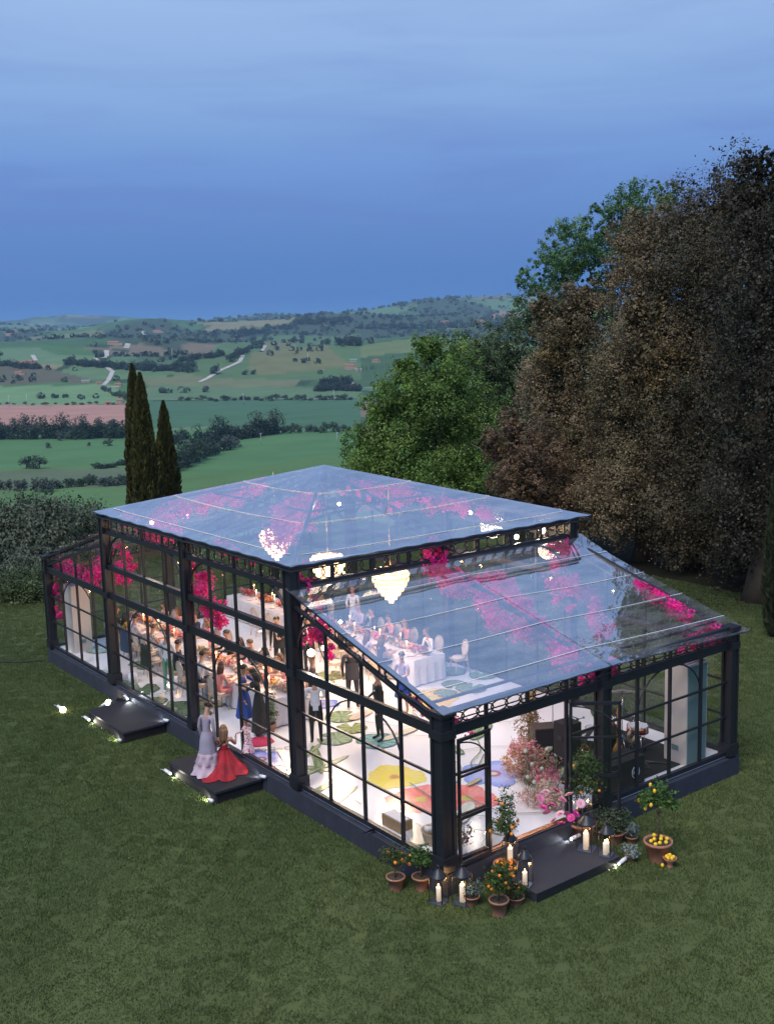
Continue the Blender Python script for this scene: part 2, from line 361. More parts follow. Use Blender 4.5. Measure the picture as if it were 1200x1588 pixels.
# woods on the slopes
wn = vnoise(X_/430+3.3, Y_/430, 31)*.6+vnoise(X_/150, Y_/150, 32)*.3+vnoise(X_/50, Y_/50, 33)*.1
ws = np.clip((wn-.53)/.02, 0, 1)*np.clip((RR-2100)/600, 0, 1); C = C*(1-ws[:, None])+np.array((.030,.046,.028))*ws[:, None]
WOOD = ws
def poly(pts, col, soft=None):
    """a field given by the corners where it is seen"""
    P = np.array([ground_at(*p)[:2] for p in pts]); inside = np.zeros(len(X_), bool); j = len(P)-1
    for i in range(len(P)):
        xi, yi, xj, yj = *P[i], *P[j]
        inside ^= ((yi > Y_) != (yj > Y_)) & (X_ < (xj-xi)*(Y_-yi)/(yj-yi+1e-12)+xi); j = i
    inside &= (RR > 60) & (RR < 9000); C[inside] = col; WOOD[inside] = 0
poly([(-60,742),(330,700),(560,640),(560,745),(330,800),(-60,840)], (.052,.105,.036))
poly([(-60,672),(200,672),(330,668),(560,664),(560,700),(330,735),(200,720),(-60,730)], (.046,.105,.040))
poly([(-60,628),(196,628),(196,664),(-60,664)], (.215,.125,.095))
poly([(-60,599),(180,597),(205,626),(-60,630)], (.080,.145,.062))
poly([(205,622),(560,620),(560,662),(205,664)], (.036,.082,.042))
poly([(240,598),(420,600),(560,604),(560,619),(200,620)], (.060,.105,.048))
poly([(300,585),(330,545),(400,522),(560,520),(560,590)], (.050,.090,.036))
poly([(385,570),(420,530),(520,548),(545,568),(400,582)], (.085,.095,.042))
poly([(0,542),(60,540),(160,556),(110,566),(0,562)], (.065,.115,.055))
poly([(-60,566),(50,566),(110,580),(150,592),(-60,596)], (.060,.062,.038))
poly([(520,594),(548,594),(548,600),(524,600)], (.25,.17,.13))
poly([(60,728),(200,726),(200,756),(-60,764),(-60,735)], (.060,.085,.046))
# ploughed and red soil on the far ridge to the right
rd = (vnoise(X_/700+9, Y_/700, 41) > .58) & (RR > 5200) & (bearing(X_, Y_)[1]/np.maximum(RR, 1) > -.02); C[rd & (WOOD < .5)] = (.16, .10, .07)
C[(RR > 70)] *= np.array((1.65, 1.55, 1.55)); ln_ = (vnoise(X_/1.7, Y_/1.7, 51)*.35+vnoise(X_/7, Y_/7, 52)*.65-.5)[:, None]*.95*(RR < 70)[:, None]; C = C*(1+ln_*np.array((.9, .55, .6)))
# shade under the oaks painted into the ground colour
dep, lat = bearing(X_, Y_); oak_shade = (RR < 95) & (RR > 41.5) & (lat > 6); C[oak_shade] = (.014,.014,.008)
tm = bpy.data.materials.new('grassland and fields'); tm.use_nodes = True; t = tm.node_tree; b = t.nodes['Principled BSDF']; b.inputs['Roughness'].default_value = .9; b.inputs['Specular IOR Level'].default_value = .1
a = node(t, 'ShaderNodeVertexColor'); a.layer_name = 'tint'; c = node(t, 'ShaderNodeTexCoord')
n1 = node(t, 'ShaderNodeTexNoise'); n1.inputs['Scale'].default_value = .55; n1.inputs['Detail'].default_value = 8; n1.inputs['Roughness'].default_value = .7
n2 = node(t, 'ShaderNodeTexNoise'); n2.inputs['Scale'].default_value = .02; n2.inputs['Detail'].default_value = 6
mpp = node(t, 'ShaderNodeMapping'); mpp.inputs['Rotation'].default_value = (0, 0, .75); wv = node(t, 'ShaderNodeTexWave'); wv.inputs['Scale'].default_value = .09; wv.inputs['Distortion'].default_value = 1.5; wv.inputs['Detail'].default_value = 2
t.links.new(c.outputs['Object'], n1.inputs['Vector']); t.links.new(c.outputs['Object'], n2.inputs['Vector']); t.links.new(c.outputs['Object'], mpp.inputs[0]); t.links.new(mpp.outputs[0], wv.inputs['Vector'])
ad = node(t, 'ShaderNodeMath', operation='ADD'); t.links.new(n1.outputs['Fac'], ad.inputs[0]); t.links.new(n2.outputs['Fac'], ad.inputs[1])
mw = node(t, 'ShaderNodeMath', operation='MULTIPLY_ADD'); t.links.new(wv.outputs['Fac'], mw.inputs[0]); mw.inputs[1].default_value = .22; t.links.new(ad.outputs[0], mw.inputs[2])
k2 = node(t, 'ShaderNodeMapRange'); k2.inputs['From Min'].default_value = .65; k2.inputs['From Max'].default_value = 1.5; k2.inputs['To Min'].default_value = .78; k2.inputs['To Max'].default_value = 1.24
t.links.new(mw.outputs[0], k2.inputs['Value']); x = node(t, 'ShaderNodeVectorMath', operation='SCALE'); t.links.new(a.outputs[0], x.inputs[0]); t.links.new(k2.outputs[0], x.inputs['Scale']); t.links.new(x.outputs[0], b.inputs['Base Color'])
def woodland():
    g = np.random.default_rng(91); ok = np.nonzero(((WOOD > .5) | (hd_ & (RR > 1900))) & (RR < 9000) & (np.abs(lat_) < dep_*.42))[0]; n = 4600
    wgt = RR[ok]**1.0; idx = g.choice(ok, n, p=wgt/wgt.sum()); x = X_[idx]+g.normal(size=n)*RR[idx]*.006; y = Y_[idx]+g.normal(size=n)*RR[idx]*.006; z = height(x, y); r = np.hypot(x-CAM[0], y-CAM[1]); s = (5+g.random(n)*4)*(.75+r/6500)
    q = 9; P = np.stack([x, y, z], 1).repeat(q, 0); S = s.repeat(q); o = g.normal(size=(n*q, 3)); o /= np.linalg.norm(o, axis=1)[:, None]; P = P+o*S[:, None]*np.array((.8, .8, .6)); P[:, 2] += S*.55
    t_ = g.normal(size=(n*q, 3)); t_ /= np.linalg.norm(t_, axis=1)[:, None]; b_ = np.cross(o, t_); b_ /= np.linalg.norm(b_, axis=1)[:, None]; t_ = np.cross(b_, o); h = S[:, None]*.55
    V = np.stack([P-t_*h, P+b_*h, P+t_*h, P-b_*h], 1).reshape(-1, 3); c = np.array([(.030,.048,.026),(.042,.064,.034),(.058,.080,.044)])[g.choice(3, n)].repeat(q, 0)*(.8+.4*g.random((n*q, 1)))
    tag(link('distant_woodland', np_mesh('distant_woodland', V, np.arange(len(V)).reshape(-1, 4), LEAF, np.repeat(c, 4, 0))), 'dark patches of far woodland and hedges on the hills', 'woodland', kind='stuff')
dep_, lat_ = bearing(X_, Y_); woodland()
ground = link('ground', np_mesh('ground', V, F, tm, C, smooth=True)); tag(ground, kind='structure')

# farm tracks: pale gravel ribbons laid on the slopes
def track(pts, w, name='farm_track', col=(.40,.37,.32)):
    P = [ground_at(*p) for p in pts]; Q = []
    for i in range(len(P)-1):
        for k in range(8): s = k/8; Q.append((P[i][0]*(1-s)+P[i+1][0]*s, P[i][1]*(1-s)+P[i+1][1]*s))
    Q.append(P[-1][:2]); V = []
    for i, q in enumerate(Q):
        a = Q[max(0, i-1)]; b = Q[min(len(Q)-1, i+1)]; d = Vector((b[0]-a[0], b[1]-a[1])).normalized()
        for s in (-.5, .5):
            x_, y_ = q[0]-d.y*w*s, q[1]+d.x*w*s; V.append((x_, y_, hz(x_, y_)+.8))
    m = MB(); m.add(V, [(2*i, 2*i+1, 2*i+3, 2*i+2) for i in range(len(Q)-1)])
    o = m.build(name, mat('gravel', col, .9, var=.2, vscale=.05)); tag(o, kind='structure')
track([(310,594),(340,576),(372,562),(412,536)], 9); track([(148,556),(175,577),(168,592),(160,599)], 9); track([(160,601),(185,601)], 8)
track([(50,551),(56,560)], 9); track([(222,514),(226,522)], 14); track([(162,556),(166,545)], 12); track([(480,621),(540,618)], 8); track([(196,541),(199,533)], 14)
track([(0,628),(190,627)], 3, col=(.05,.06,.03)); track([(210,620),(540,618)], 3, col=(.05,.06,.03))

# ------------------------------------------------------------------ lawn blades (nobody could count them)
g = np.random.default_rng(5); nb = 1300
bx = g.random((nb, 2))*1.1-.55; hh = .025+.04*g.random(nb); ln = g.normal(size=(nb, 2))*.02; an = g.random(nb)*6.28; w = .006+.004*g.random(nb)
dx = np.stack([np.cos(an), np.sin(an)], 1)*w[:, None]
V = np.zeros((nb, 3, 3)); V[:, 0, :2] = bx-dx; V[:, 1, :2] = bx+dx; V[:, 2, :2] = bx+ln; V[:, 2, 2] = hh
gc = np.array([(.070,.108,.030),(.058,.095,.027),(.104,.130,.046),(.155,.148,.080)])[g.choice(4, nb, p=[.4,.35,.18,.07])]*(.8+.4*g.random((nb, 1)))
tuft_me = np_mesh('grass_tuft', V.reshape(-1, 3), np.arange(3*nb).reshape(nb, 3), LEAF, np.repeat(gc, 3, 0))
gx, gy = np.meshgrid(np.arange(-17.62, 24, 1.0), np.arange(-13.62, 36, 1.0)); gp = np.stack([gx.ravel(), gy.ravel()], 1)
keep = ~((gp[:, 0] > -.5) & (gp[:, 0] < 9.3) & (gp[:, 1] > -.5) & (gp[:, 1] < 20.3)) & (np.hypot(gp[:, 0]-CAM[0], gp[:, 1]-CAM[1]) > 9)
gp = gp[keep]; gm = bpy.data.meshes.new('lawn_grass'); gm.vertices.add(len(gp)); gm.vertices.foreach_set('co', np.concatenate([gp, np.zeros((len(gp), 1))], 1).ravel().astype(np.float32))
go = bpy.data.objects.new('lawn_grass', gm); COL.objects.link(go); go.location = (0, 0, -.5)
tag(go, 'short mown grass covering the lawn around the glass pavilion', 'grass', kind='stuff')
src_c = bpy.data.collections.new('tuft source'); src = bpy.data.objects.new('tuft', tuft_me); src_c.objects.link(src)
ng = bpy.data.node_groups.new('grass scatter', 'GeometryNodeTree'); ng.interface.new_socket('Geometry', in_out='INPUT', socket_type='NodeSocketGeometry'); ng.interface.new_socket('Geometry', in_out='OUTPUT', socket_type='NodeSocketGeometry')
gi = ng.nodes.new('NodeGroupInput'); gout = ng.nodes.new('NodeGroupOutput'); iop = ng.nodes.new('GeometryNodeInstanceOnPoints'); oi = ng.nodes.new('GeometryNodeObjectInfo'); oi.inputs['Object'].default_value = src
rv = ng.nodes.new('FunctionNodeRandomValue'); rv.data_type = 'FLOAT_VECTOR'; rv.inputs[0].default_value = (0, 0, 0); rv.inputs[1].default_value = (0, 0, 6.28)
rs_ = ng.nodes.new('FunctionNodeRandomValue'); rs_.data_type = 'FLOAT'; rs_.inputs[2].default_value = .75; rs_.inputs[3].default_value = 1.25
sc3 = ng.nodes.new('ShaderNodeCombineXYZ'); sc3.inputs[0].default_value = 1; sc3.inputs[1].default_value = 1
ng.links.new(rs_.outputs[1], sc3.inputs[2]); ng.links.new(gi.outputs[0], iop.inputs['Points']); ng.links.new(oi.outputs['Geometry'], iop.inputs['Instance']); ng.links.new(rv.outputs[0], iop.inputs['Rotation']); ng.links.new(sc3.outputs[0], iop.inputs['Scale'])
ng.links.new(iop.outputs[0], gout.inputs[0]); md = go.modifiers.new('scatter', 'NODES'); md.node_group = ng
# ------------------------------------------------------------------ trees
BARK = mat('bark', (.07, .055, .042), .9, var=.3, vscale=3, bump=.6, bscale=8)
def branchy(h, r, seed, nb=7, spread=2.5, z0=.35, lean=0.0):
    g = random.Random(seed); m = MB(); pts = [(lean*h*s+g.uniform(-.1, .1), g.uniform(-.1, .1), h*s) for s in (0, .15, .35, .6, .85, 1)]
    m.tube(pts, [r*1.35, r, r*.85, r*.6, r*.35, r*.12], 8)
    for i in range(nb):
        s = z0+(1-z0)*(i+.5)/nb*.9; a = i*2.4+g.random(); L_ = spread*(1-.45*s)*g.uniform(.8, 1.2); b = (lean*h*s, 0, h*s)
        m.tube([b, (b[0]+math.cos(a)*L_*.45, math.sin(a)*L_*.45, b[2]+L_*.35), (b[0]+math.cos(a)*L_, math.sin(a)*L_, b[2]+L_*.6)], [r*.38*(1.2-s), r*.25*(1.2-s), .02], 5)
    return m
def tree(name, label, px, dist, h, r, lobes, n, size, cols, seed, group=None, cat='tree', **kw):
    x, y = along(px, dist); z = hz(x, y)-.1
    t = thing(name, label, cat, (x, y, z), 0, group)
    branchy(h, r, seed, spread=kw.pop('spread', 3.0), nb=kw.pop('nb', 8), lean=kw.pop('lean', 0)).build('trunk', BARK, t)
    kw.setdefault('core', n//18); kw.setdefault('nz', .7); kw.setdefault('corelobes', lobes); bk = kw.pop('bough', 11); lobes = boughs(lobes, bk, seed, kw.pop('rel', .40), kw.pop('tall', 1.3)) if bk else lobes; link('crown', leaf_mesh('crown', lobes, n, size, cols, seed, **kw), t); return t
def lobes_at(base, dist, spec):
    """crown lobes given by (px, py, across m, tall m, extra distance); returned relative to the base point"""
    o = []
    for px, py, ra, rh, ex in spec:
        d = ray(px, py); h = math.hypot(d[0], d[1]); D = dist+ex; o.append((CAM[0]+d[0]/h*D-base[0], CAM[1]+d[1]/h*D-base[1], CAM[2]+d[2]/h*D-base[2], ra, ra, rh))
    return o
def seen_tree(name, label, px, dist, h, r, spec, n, size, cols, seed, **kw):
    x, y = along(px, dist); b = (x, y, hz(x, y)-.1); t = tree(name, label, px, dist, h, r, lobes_at(b, dist, spec), n, size, cols, seed, **kw)
    # limbs reach into the lobes
    m = MB()
    for L_ in lobes_at(b, dist, spec):
        s = min(.8, max(.25, (L_[2]/h)*.6)); m.tube([(0, 0, h*s), (L_[0]*.5, L_[1]*.5, (h*s+L_[2])*.5), (L_[0], L_[1], L_[2]+L_[5]*.3)], [r*.35, r*.22, .03], 5)
    m.build('limb', BARK, t); return t
OLIVE = [((.195,.148,.086), 4), ((.125,.112,.055), 3), ((.26,.195,.118), 2), ((.050,.058,.026), 2.4), ((.19,.13,.032), 1)]
OAKD = [((.030,.033,.020), 4), ((.044,.042,.026), 3), ((.065,.055,.034), 1.5), ((.09,.07,.035), .5)]
FRESH = [((.125,.225,.038), 4), ((.088,.168,.030), 3), ((.18,.27,.06), 2), ((.04,.085,.018), 1.5)]
DULL = [((.075,.115,.045), 4), ((.055,.090,.036), 3), ((.10,.13,.055), 1)]
seen_tree('deciduous_tree', 'bright green leafy tree behind the apex of the glass roof', 645, 66, 8.5, .28,
    [(600,700,2.9,2.6,0),(655,640,3.3,3.1,1),(690,575,2.5,2.3,1),(620,620,2.3,2.0,-1),(575,690,1.7,2.0,0),(720,650,2.8,3.0,3),(700,730,3.0,2.6,1),(650,745,3.0,2.0,-1),(570,735,1.6,1.2,0),(665,540,1.2,1.3,1),(630,570,1.1,.9,1),(590,640,1.5,1.3,0),(745,720,2.0,2.4,2)], 100000, .135, FRESH, 11, clump=.34, shell=.6, tall=.9, rel=.36)
seen_tree('deciduous_tree', 'dull green tree filling the gap between the bright green tree and the brown oaks', 770, 78, 10, .3,
    [(740,560,2.6,2.4,0),(790,560,2.8,3.0,1),(810,620,3.2,3.0,1),(760,640,3.4,3.0,2),(840,500,2.3,2.2,1),(790,700,3.5,3.0,2)], 60000, .15, DULL, 12, clump=.34, shell=.5, tall=.9)
seen_tree('deciduous_tree', 'tall airy green tree rising above and behind the brown oaks against the sky', 950, 84, 13, .35,
    [(850,420,2.6,1.9,0),(895,375,2.8,1.9,0),(950,340,2.6,1.5,0),(1005,310,2.6,1.6,1),(1045,300,1.8,1.3,1),(890,440,2.8,2.0,1),(940,410,3.0,2.2,1),(835,455,2.1,1.8,0),(828,490,2.0,1.9,0),(985,370,3.0,2.0,2),(915,500,3.2,2.5,2)], 60000, .16, [((.085,.18,.060), 4), ((.062,.14,.050), 3), ((.12,.22,.08), 1.5)], 13, clump=.30, shell=.6, percl=40, core=0, bough=9, tall=.8, rel=.30, spread=5)
seen_tree('holm_oak', 'pale brown holm oak, leftmost and lowest of the dark trees', 800, 50, 6.5, .28,
    [(785,700,1.3,1.9,-1),(800,665,.7,1.0,-1),(830,720,1.6,1.8,0),(800,760,1.5,1.3,-1),(850,780,1.8,1.5,0),(762,690,.7,.9,-1)], 44000, .085, [((.19,.125,.078), 4), ((.13,.090,.054), 3), ((.20,.125,.035), 1.2), ((.05,.048,.026), 1)], 21, clump=.22, shell=.5, upward=.4, cat='oak tree')
seen_tree('holm_oak', 'brown holm oak with upright spires of new leaves in front of the airy green tree', 890, 53, 9, .38,
    [(880,500,1.5,1.8,0),(862,545,1.5,1.9,0),(900,580,1.9,2.2,0),(850,610,1.5,1.9,0),(905,470,1.1,1.3,0),(870,670,1.9,2.0,0),(915,660,2.0,2.2,0),(890,740,2.1,1.8,0),(840,480,.8,1.0,0),(930,720,1.9,2.0,-1)], 110000, .10, OLIVE, 22, clump=.36, shell=.6, upward=.4, cat='oak tree')
seen_tree('holm_oak', 'middle holm oak with two pale brown cone shaped tops', 1000, 50, 9, .4,
    [(985,480,1.0,1.5,-1),(1020,490,1.0,1.5,-1),(1000,540,1.7,1.7,-1),(985,380,1.4,1.3,2),(1010,360,1.3,1.3,2),(1000,430,1.9,1.8,1),(985,600,2.0,2.0,0),(1010,670,2.1,2.2,0),(960,640,1.6,1.9,0),(985,750,2.0,1.8,-1),(1030,790,1.8,1.6,-1),(950,790,1.6,1.3,-1)], 115000, .10, OLIVE, 23, clump=.36, shell=.6, upward=.4, cat='oak tree')
seen_tree('holm_oak', 'dark ragged topped holm oak between the two pale cones and the right edge', 1085, 49, 10, .45,
    [(1060,370,2.0,1.8,2),(1100,350,2.0,2.0,2),(1075,440,2.4,2.2,1),(1120,420,2.2,2.2,1),(1060,530,2.2,2.4,1),(1110,560,2.6,2.6,1),(1075,650,2.5,2.5,0),(1120,700,2.4,2.4,0),(1080,770,2.3,2.0,-1),(1120,820,2.0,1.8,-1),(1060,840,1.5,1.2,-1),(1140,310,1.6,1.8,2)], 140000, .105, [((.080,.070,.040), 4), ((.125,.100,.058), 2.4), ((.040,.042,.024), 3), ((.13,.09,.035), .6)], 24, clump=.36, shell=.6, upward=.4, cat='oak tree')
seen_tree('holm_oak', 'tallest and darkest holm oak filling the right edge of the view', 1190, 43, 11, .5,
    [(1180,270,1.5,1.7,1),(1165,330,1.9,2.0,1),(1205,350,2.2,2.4,1),(1180,440,2.4,2.4,0),(1215,500,2.4,2.5,0),(1170,560,2.3,2.3,0),(1210,650,2.5,2.5,0),(1165,700,2.3,2.3,0),(1200,780,2.3,2.1,0),(1155,810,1.9,1.6,0),(1195,870,2.0,1.4,1),(1160,870,1.8,1.2,2),(1255,400,2.6,3.0,2),(1340,300,2.8,3.2,0),(1260,600,3.0,3.5,2),(1260,780,3,3,2),(1330,420,3,3.5,-1),(1350,620,3,3.5,-2),(1390,230,2.8,3.0,-2),(1470,100,2.8,3.0,-4),(1480,330,3.5,3.8,-5)], 170000, .11, OAKD, 25, clump=.36, shell=.6, upward=.4, cat='oak tree')  # crown lobes past the right edge are unseen, added for the roof film's reflection
# low evergreen closes the view under the crowns, their shade put in its leaf colour
seen_tree('holm_oak', 'low evergreen with shade put in its leaf colour, under the tall oaks', 1080, 58, 8, .3,
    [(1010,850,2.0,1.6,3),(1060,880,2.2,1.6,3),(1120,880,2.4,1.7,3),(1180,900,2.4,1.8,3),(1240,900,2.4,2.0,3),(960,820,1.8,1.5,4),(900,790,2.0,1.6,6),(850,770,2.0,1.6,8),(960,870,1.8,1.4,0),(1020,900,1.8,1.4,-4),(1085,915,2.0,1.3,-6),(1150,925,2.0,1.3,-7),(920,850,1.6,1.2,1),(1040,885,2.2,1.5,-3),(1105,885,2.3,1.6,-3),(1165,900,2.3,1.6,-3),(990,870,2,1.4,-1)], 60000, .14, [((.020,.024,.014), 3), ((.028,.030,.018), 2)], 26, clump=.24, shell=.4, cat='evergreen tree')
# clipped columnar conifer at the right edge of the lawn
def conifer(name, label, px, dist, h, r, n, seed, cols, base_z=None, group=None, size=.12, cat='cypress', top=.12):
    x, y = along(px, dist); z = hz(x, y)-.05 if base_z is None else base_z
    t = thing(name, label, cat, (x, y, z), 0, group); g = np.random.default_rng(seed)
    MB().tube([(0, 0, 0), (0, 0, h*.5), (0, 0, h*.95)], [r*.22, r*.12, .02], 7).build('trunk', BARK, t)
    s = g.random(n)**.8; prof = np.interp(s, [0, .06, .25, .55, .8, .93, 1], [.55, .85, 1, .86, .52, .26, .02])
    a = g.random(n)*6.283; lump = 1+.16*np.sin(a*5+s*9)+.10*np.sin(a*9-s*23); rr = r*prof*lump*(.68+.34*g.random(n))
    P = np.stack([np.cos(a)*rr, np.sin(a)*rr, .15+s*h], 1); up = np.stack([np.cos(a)*.35+g.normal(size=n)*.18, np.sin(a)*.35+g.normal(size=n)*.18, np.ones(n)], 1); up /= np.linalg.norm(up, axis=1)[:, None]
    sd = np.cross(up, g.normal(size=(n, 3))); sd /= np.linalg.norm(sd, axis=1)[:, None]; sz = size*(.7+.8*g.random((n, 1)))
    V = np.stack([P-up*sz, P+sd*sz*.35, P+up*sz, P-sd*sz*.35], 1).reshape(-1, 3)
    C_ = np.array([c[0] for c in cols])[g.choice(len(cols), n)]*(.7+.6*g.random((n, 1)))
    link('crown', np_mesh('crown', V, np.arange(4*n).reshape(n, 4), LEAF, np.repeat(C_, 4, 0)), t); return t
CYP = [((.080,.085,.024),), ((.052,.064,.022),), ((.110,.095,.028),), ((.032,.044,.016),)]
def fit_cyp(name, label, px, dist, ytop, r, n, seed, group=None):
    x, y = along(px, dist); z = hz(x, y); d = ray(px, ytop); h_ = math.hypot(d[0], d[1]); top = CAM[2]+d[2]/h_*dist
    return conifer(name, label, px, dist, top-z, r, n, seed, CYP, group=group)
fit_cyp('cypress', 'broad cypress whose pointed tip is second highest, in the middle of the cypress group', 213, 56, 584, .68, 26000, 3, 'cypresses behind the pavilion')
fit_cyp('cypress', 'highest cypress, leftmost of the group behind the roof', 202, 57, 570, .64, 26000, 31, 'cypresses behind the pavilion')
fit_cyp('cypress', 'smaller slim cypress at the right of the cypress group', 247, 60, 627, .66, 20000, 4, 'cypresses behind the pavilion')
conifer('conifer', 'columnar conifer at the right edge of the lawn beyond the pavilion', 1213, 38, 6.0, .36, 9000, 5, [((.030,.042,.022),), ((.024,.032,.018),), ((.04,.05,.025),)], cat='conifer')

# ------------------------------------------------------------------ shrubs below the lawn on the left
GREY = [((.15,.175,.135), 3), ((.11,.135,.10), 3), ((.19,.21,.17), 1)]
GREENB = [((.070,.105,.036), 3), ((.048,.076,.028), 3), ((.10,.135,.05), 1)]
OLV = [((.105,.13,.082), 3), ((.078,.10,.062), 3), ((.14,.165,.11), 1)]
def shrub_mesh(seed, cols, n, size, w=1.0, hgt=1.0):
    g = random.Random(seed); lo = [(g.uniform(-.55, .55)*w, g.uniform(-.55, .55)*w, hgt*g.uniform(.3, .62), .5*w*g.uniform(.7, 1.1), .5*w*g.uniform(.7, 1.1), hgt*.38*g.uniform(.8, 1.1)) for _ in range(7)]
    return leaf_mesh('foliage', lo, n, size, cols, seed, clump=.26, shell=.35, percl=22)
def stems(h, w, seed, k=6, r=.03):
    g = random.Random(seed); m = MB()
    for i in range(k):
        a = g.random()*6.28; m.tube([(math.cos(a)*.08*w, math.sin(a)*.08*w, 0), (math.cos(a)*.2*w, math.sin(a)*.2*w, h*.35), (math.cos(a)*.42*w, math.sin(a)*.42*w, h*.7)], [r, r*.7, r*.3], 5)
    return m
SH = {}
for k_, (sd_, cl_, n_, s_) in {'grey': (61, GREY, 20000, .045), 'green': (62, GREENB, 20000, .042), 'olive': (63, OLV, 24000, .045)}.items():
    t_ = thing('shrub', 'shrub', 'shrub', (0, 0, -500)); link('foliage', shrub_mesh(sd_, cl_, n_, s_), t_); stems(.9, 1, sd_).build('stem', BARK, t_); SH[k_] = [t_, False]
def shrub(kind, label, px, dist, w, h, rz=0, cat='shrub', group=None):
    x, y = along(px, dist); z = hz(x, y)-.05; t_, used = SH[kind]
    if used: o = dup(t_, (x, y, z), rz, label, group)
    else: o = t_; SH[kind][1] = True; o.location = (x, y, z); o.rotation_euler = (0, 0, rz); o['label'] = label; (group and tag(o, group=group))
    o.scale = (w, w, h); o['category'] = cat; return o
gB = 'shrubs below the lawn on the left'
for a in [('olive','large grey olive bush just above the far left corner of the glass wing',55,52,3.2,3.9,.3),('olive','grey olive bush at the left edge of the view, highest up the slope',5,54,3.0,4.1,1.3),
          ('olive','round olive bush touching the far left wing roof',108,56,2.6,3.4,2.2),('green','dark green bush low at the left edge of the lawn',12,47.5,2.2,1.7,.5),
          ('green','low dark hedge bush nearest the far left corner post',62,49,2.2,1.6,1.9),('grey','pale grey leaved bush half way along the lawn edge',38,50,2.2,2.1,.9),
          ('green','dark broad hedge bush behind the left wing roof',120,64,3.6,2.3,.2),('green','dark hedge bush right of the broad one, behind the main eave',158,66,3.2,2.2,2.8),
          ('olive','grey green bush on the slope between hedge and wing roof',150,58,2.3,1.9,2.0),('green','small upright dark bush rising from the left hedge',24,62,1.5,3.4,1.0),
          ('grey','low grey bush at the foot of the left hedge row',85,51,1.7,1.7,2.6),('olive','olive bush farther down the left slope, second from the edge',32,60,3.0,3.2,.7),('olive','olive bush farther down the left slope, above the pale grey bush',84,61,3.0,2.9,1.6)]:
    shrub(a[0], a[1], *a[2:6], a[6], 'bush', gB)

# ------------------------------------------------------------------ valley trees
def far_tree(seed, cols, n=640, size=1.0, tall=1.0):
    t_ = thing('field_tree', 'tree', 'tree', (0, 0, -900)); g = random.Random(seed)
    lo = [(g.uniform(-2.6, 2.6), g.uniform(-2.6, 2.6), tall*g.uniform(1.4, 6.6), g.uniform(1.8, 2.8), g.uniform(1.8, 2.8), tall*g.uniform(1.7, 2.6)) for _ in range(9)]
    link('crown', leaf_mesh('crown', lo, n, size, cols, seed, clump=.45, shell=.3, percl=9), t_)
    MB().tube([(0, 0, -.5), (0, 0, 3), (.2, .1, 6)], [.35, .28, .08], 5).build('trunk', BARK, t_); return t_
FT = {'dark': [far_tree(71, [((.022,.038,.020), 3), ((.032,.050,.024), 2)]), False, 0], 'mid': [far_tree(72, [((.038,.062,.030), 3), ((.050,.078,.036), 2)]), False, 0],
      'grey': [far_tree(73, [((.085,.105,.080), 3), ((.060,.080,.058), 2)]), False, 0], 'tall': [far_tree(74, [((.028,.048,.026), 3), ((.042,.062,.034), 2)], tall=1.5), False, 0],
      'cyp': [far_tree(75, [((.016,.028,.014), 3)], 300, .8), False, 0]}
def ftree(kind, px, py, s, label, group=None, cat='tree', wid=1.0, name='field_tree'):
    x, y, z, r = ground_at(px, py); t_, used, _ = FT[kind]; rz = (px*7.7+py*3.1) % 6.28
    if used: o = dup(t_, (x, y, z), rz, label, group)
    else:
        o = t_; FT[kind][1] = True; o.location = (x, y, z); o.rotation_euler = (0, 0, rz); o['label'] = label
        if group: o['group'] = group
    s *= 1.35; o.scale = (s*wid, s*wid, s); o['category'] = cat; o.name = name; return o
g = random.Random(99)
def belt(kinds, x0, x1, y0, y1, n, s0, s1, label, group, wid=1.0, dens=1):
    for i in range(n):
        f = (i+g.uniform(-.3, .3))/max(1, n-1); f = min(1, max(0, f)); ftree(g.choice(kinds), x0+(x1-x0)*f, y0+(y1-y0)*f+g.uniform(-1.2, 1.2), g.uniform(s0, s1), ordw(i)+' from the left of the '+group, group, wid=wid)
belt(['tall','mid'], -25, 190, 682, 679, 34, 1.0, 1.5, 'poplar like tree in the dense belt between the brown field and the green field', 'tree belt below the brown field')
belt(['mid','grey'], 95, 196, 683, 677, 10, .7, 1.0, 'smaller tree at the front of the belt below the brown field', 'front trees of the belt below the brown field')
belt(['dark','mid'], 262, 335, 735, 700, 16, 1.0, 1.4, 'dark tree in the diagonal copse right of the cypresses, lower part', 'lower diagonal copse trees')
belt(['dark','tall'], 310, 430, 690, 672, 22, 1.1, 1.5, 'dark tree in the upper part of the diagonal copse in the valley', 'upper diagonal copse trees')
belt(['grey'], 330, 368, 706, 694, 6, .8, 1.1, 'silver grey tree in front of the dark valley copse', 'silver trees at the valley copse')
belt(['mid','dark','grey'], 432, 560, 672, 670, 16, .55, .85, 'low tree in the hedge line between the two dark green fields', 'hedge trees between the dark green fields')
belt(['dark'], 272, 285, 690, 682, 4, .9, 1.2, 'tree just right of the small cypress at the field corner', 'trees at the corner by the small cypress')
for i, (px, py, s, lb) in enumerate([(42,727,.75,'left one of two round grey green trees in the light green field'),(62,727,.78,'right one of two round grey green trees in the light green field')]): ftree('mid', px, py, s, lb, wid=1.25)
ftree('grey', 75, 696, .5, 'small pale bush alone in the green field on the left'); ftree('mid', 168, 692, .5, 'flat dark bush in the green field close to the cypress', wid=1.6)
ftree('grey', 139, 692, .35, 'tiny bush beside the flat bush in the green field'); ftree('dark', 89, 758, .62, 'round dark green tree beside the silver willows on the left')
belt(['grey'], -20, 78, 760, 764, 9, .50, .75, 'silver grey willow in the row at the left above the bright field', 'silver willows on the left')
belt(['mid','grey'], 105, 195, 755, 752, 12, .35, .55, 'scrubby grey green bush between the willows and the cypresses', 'scrub bushes left of the cypresses', wid=1.4)
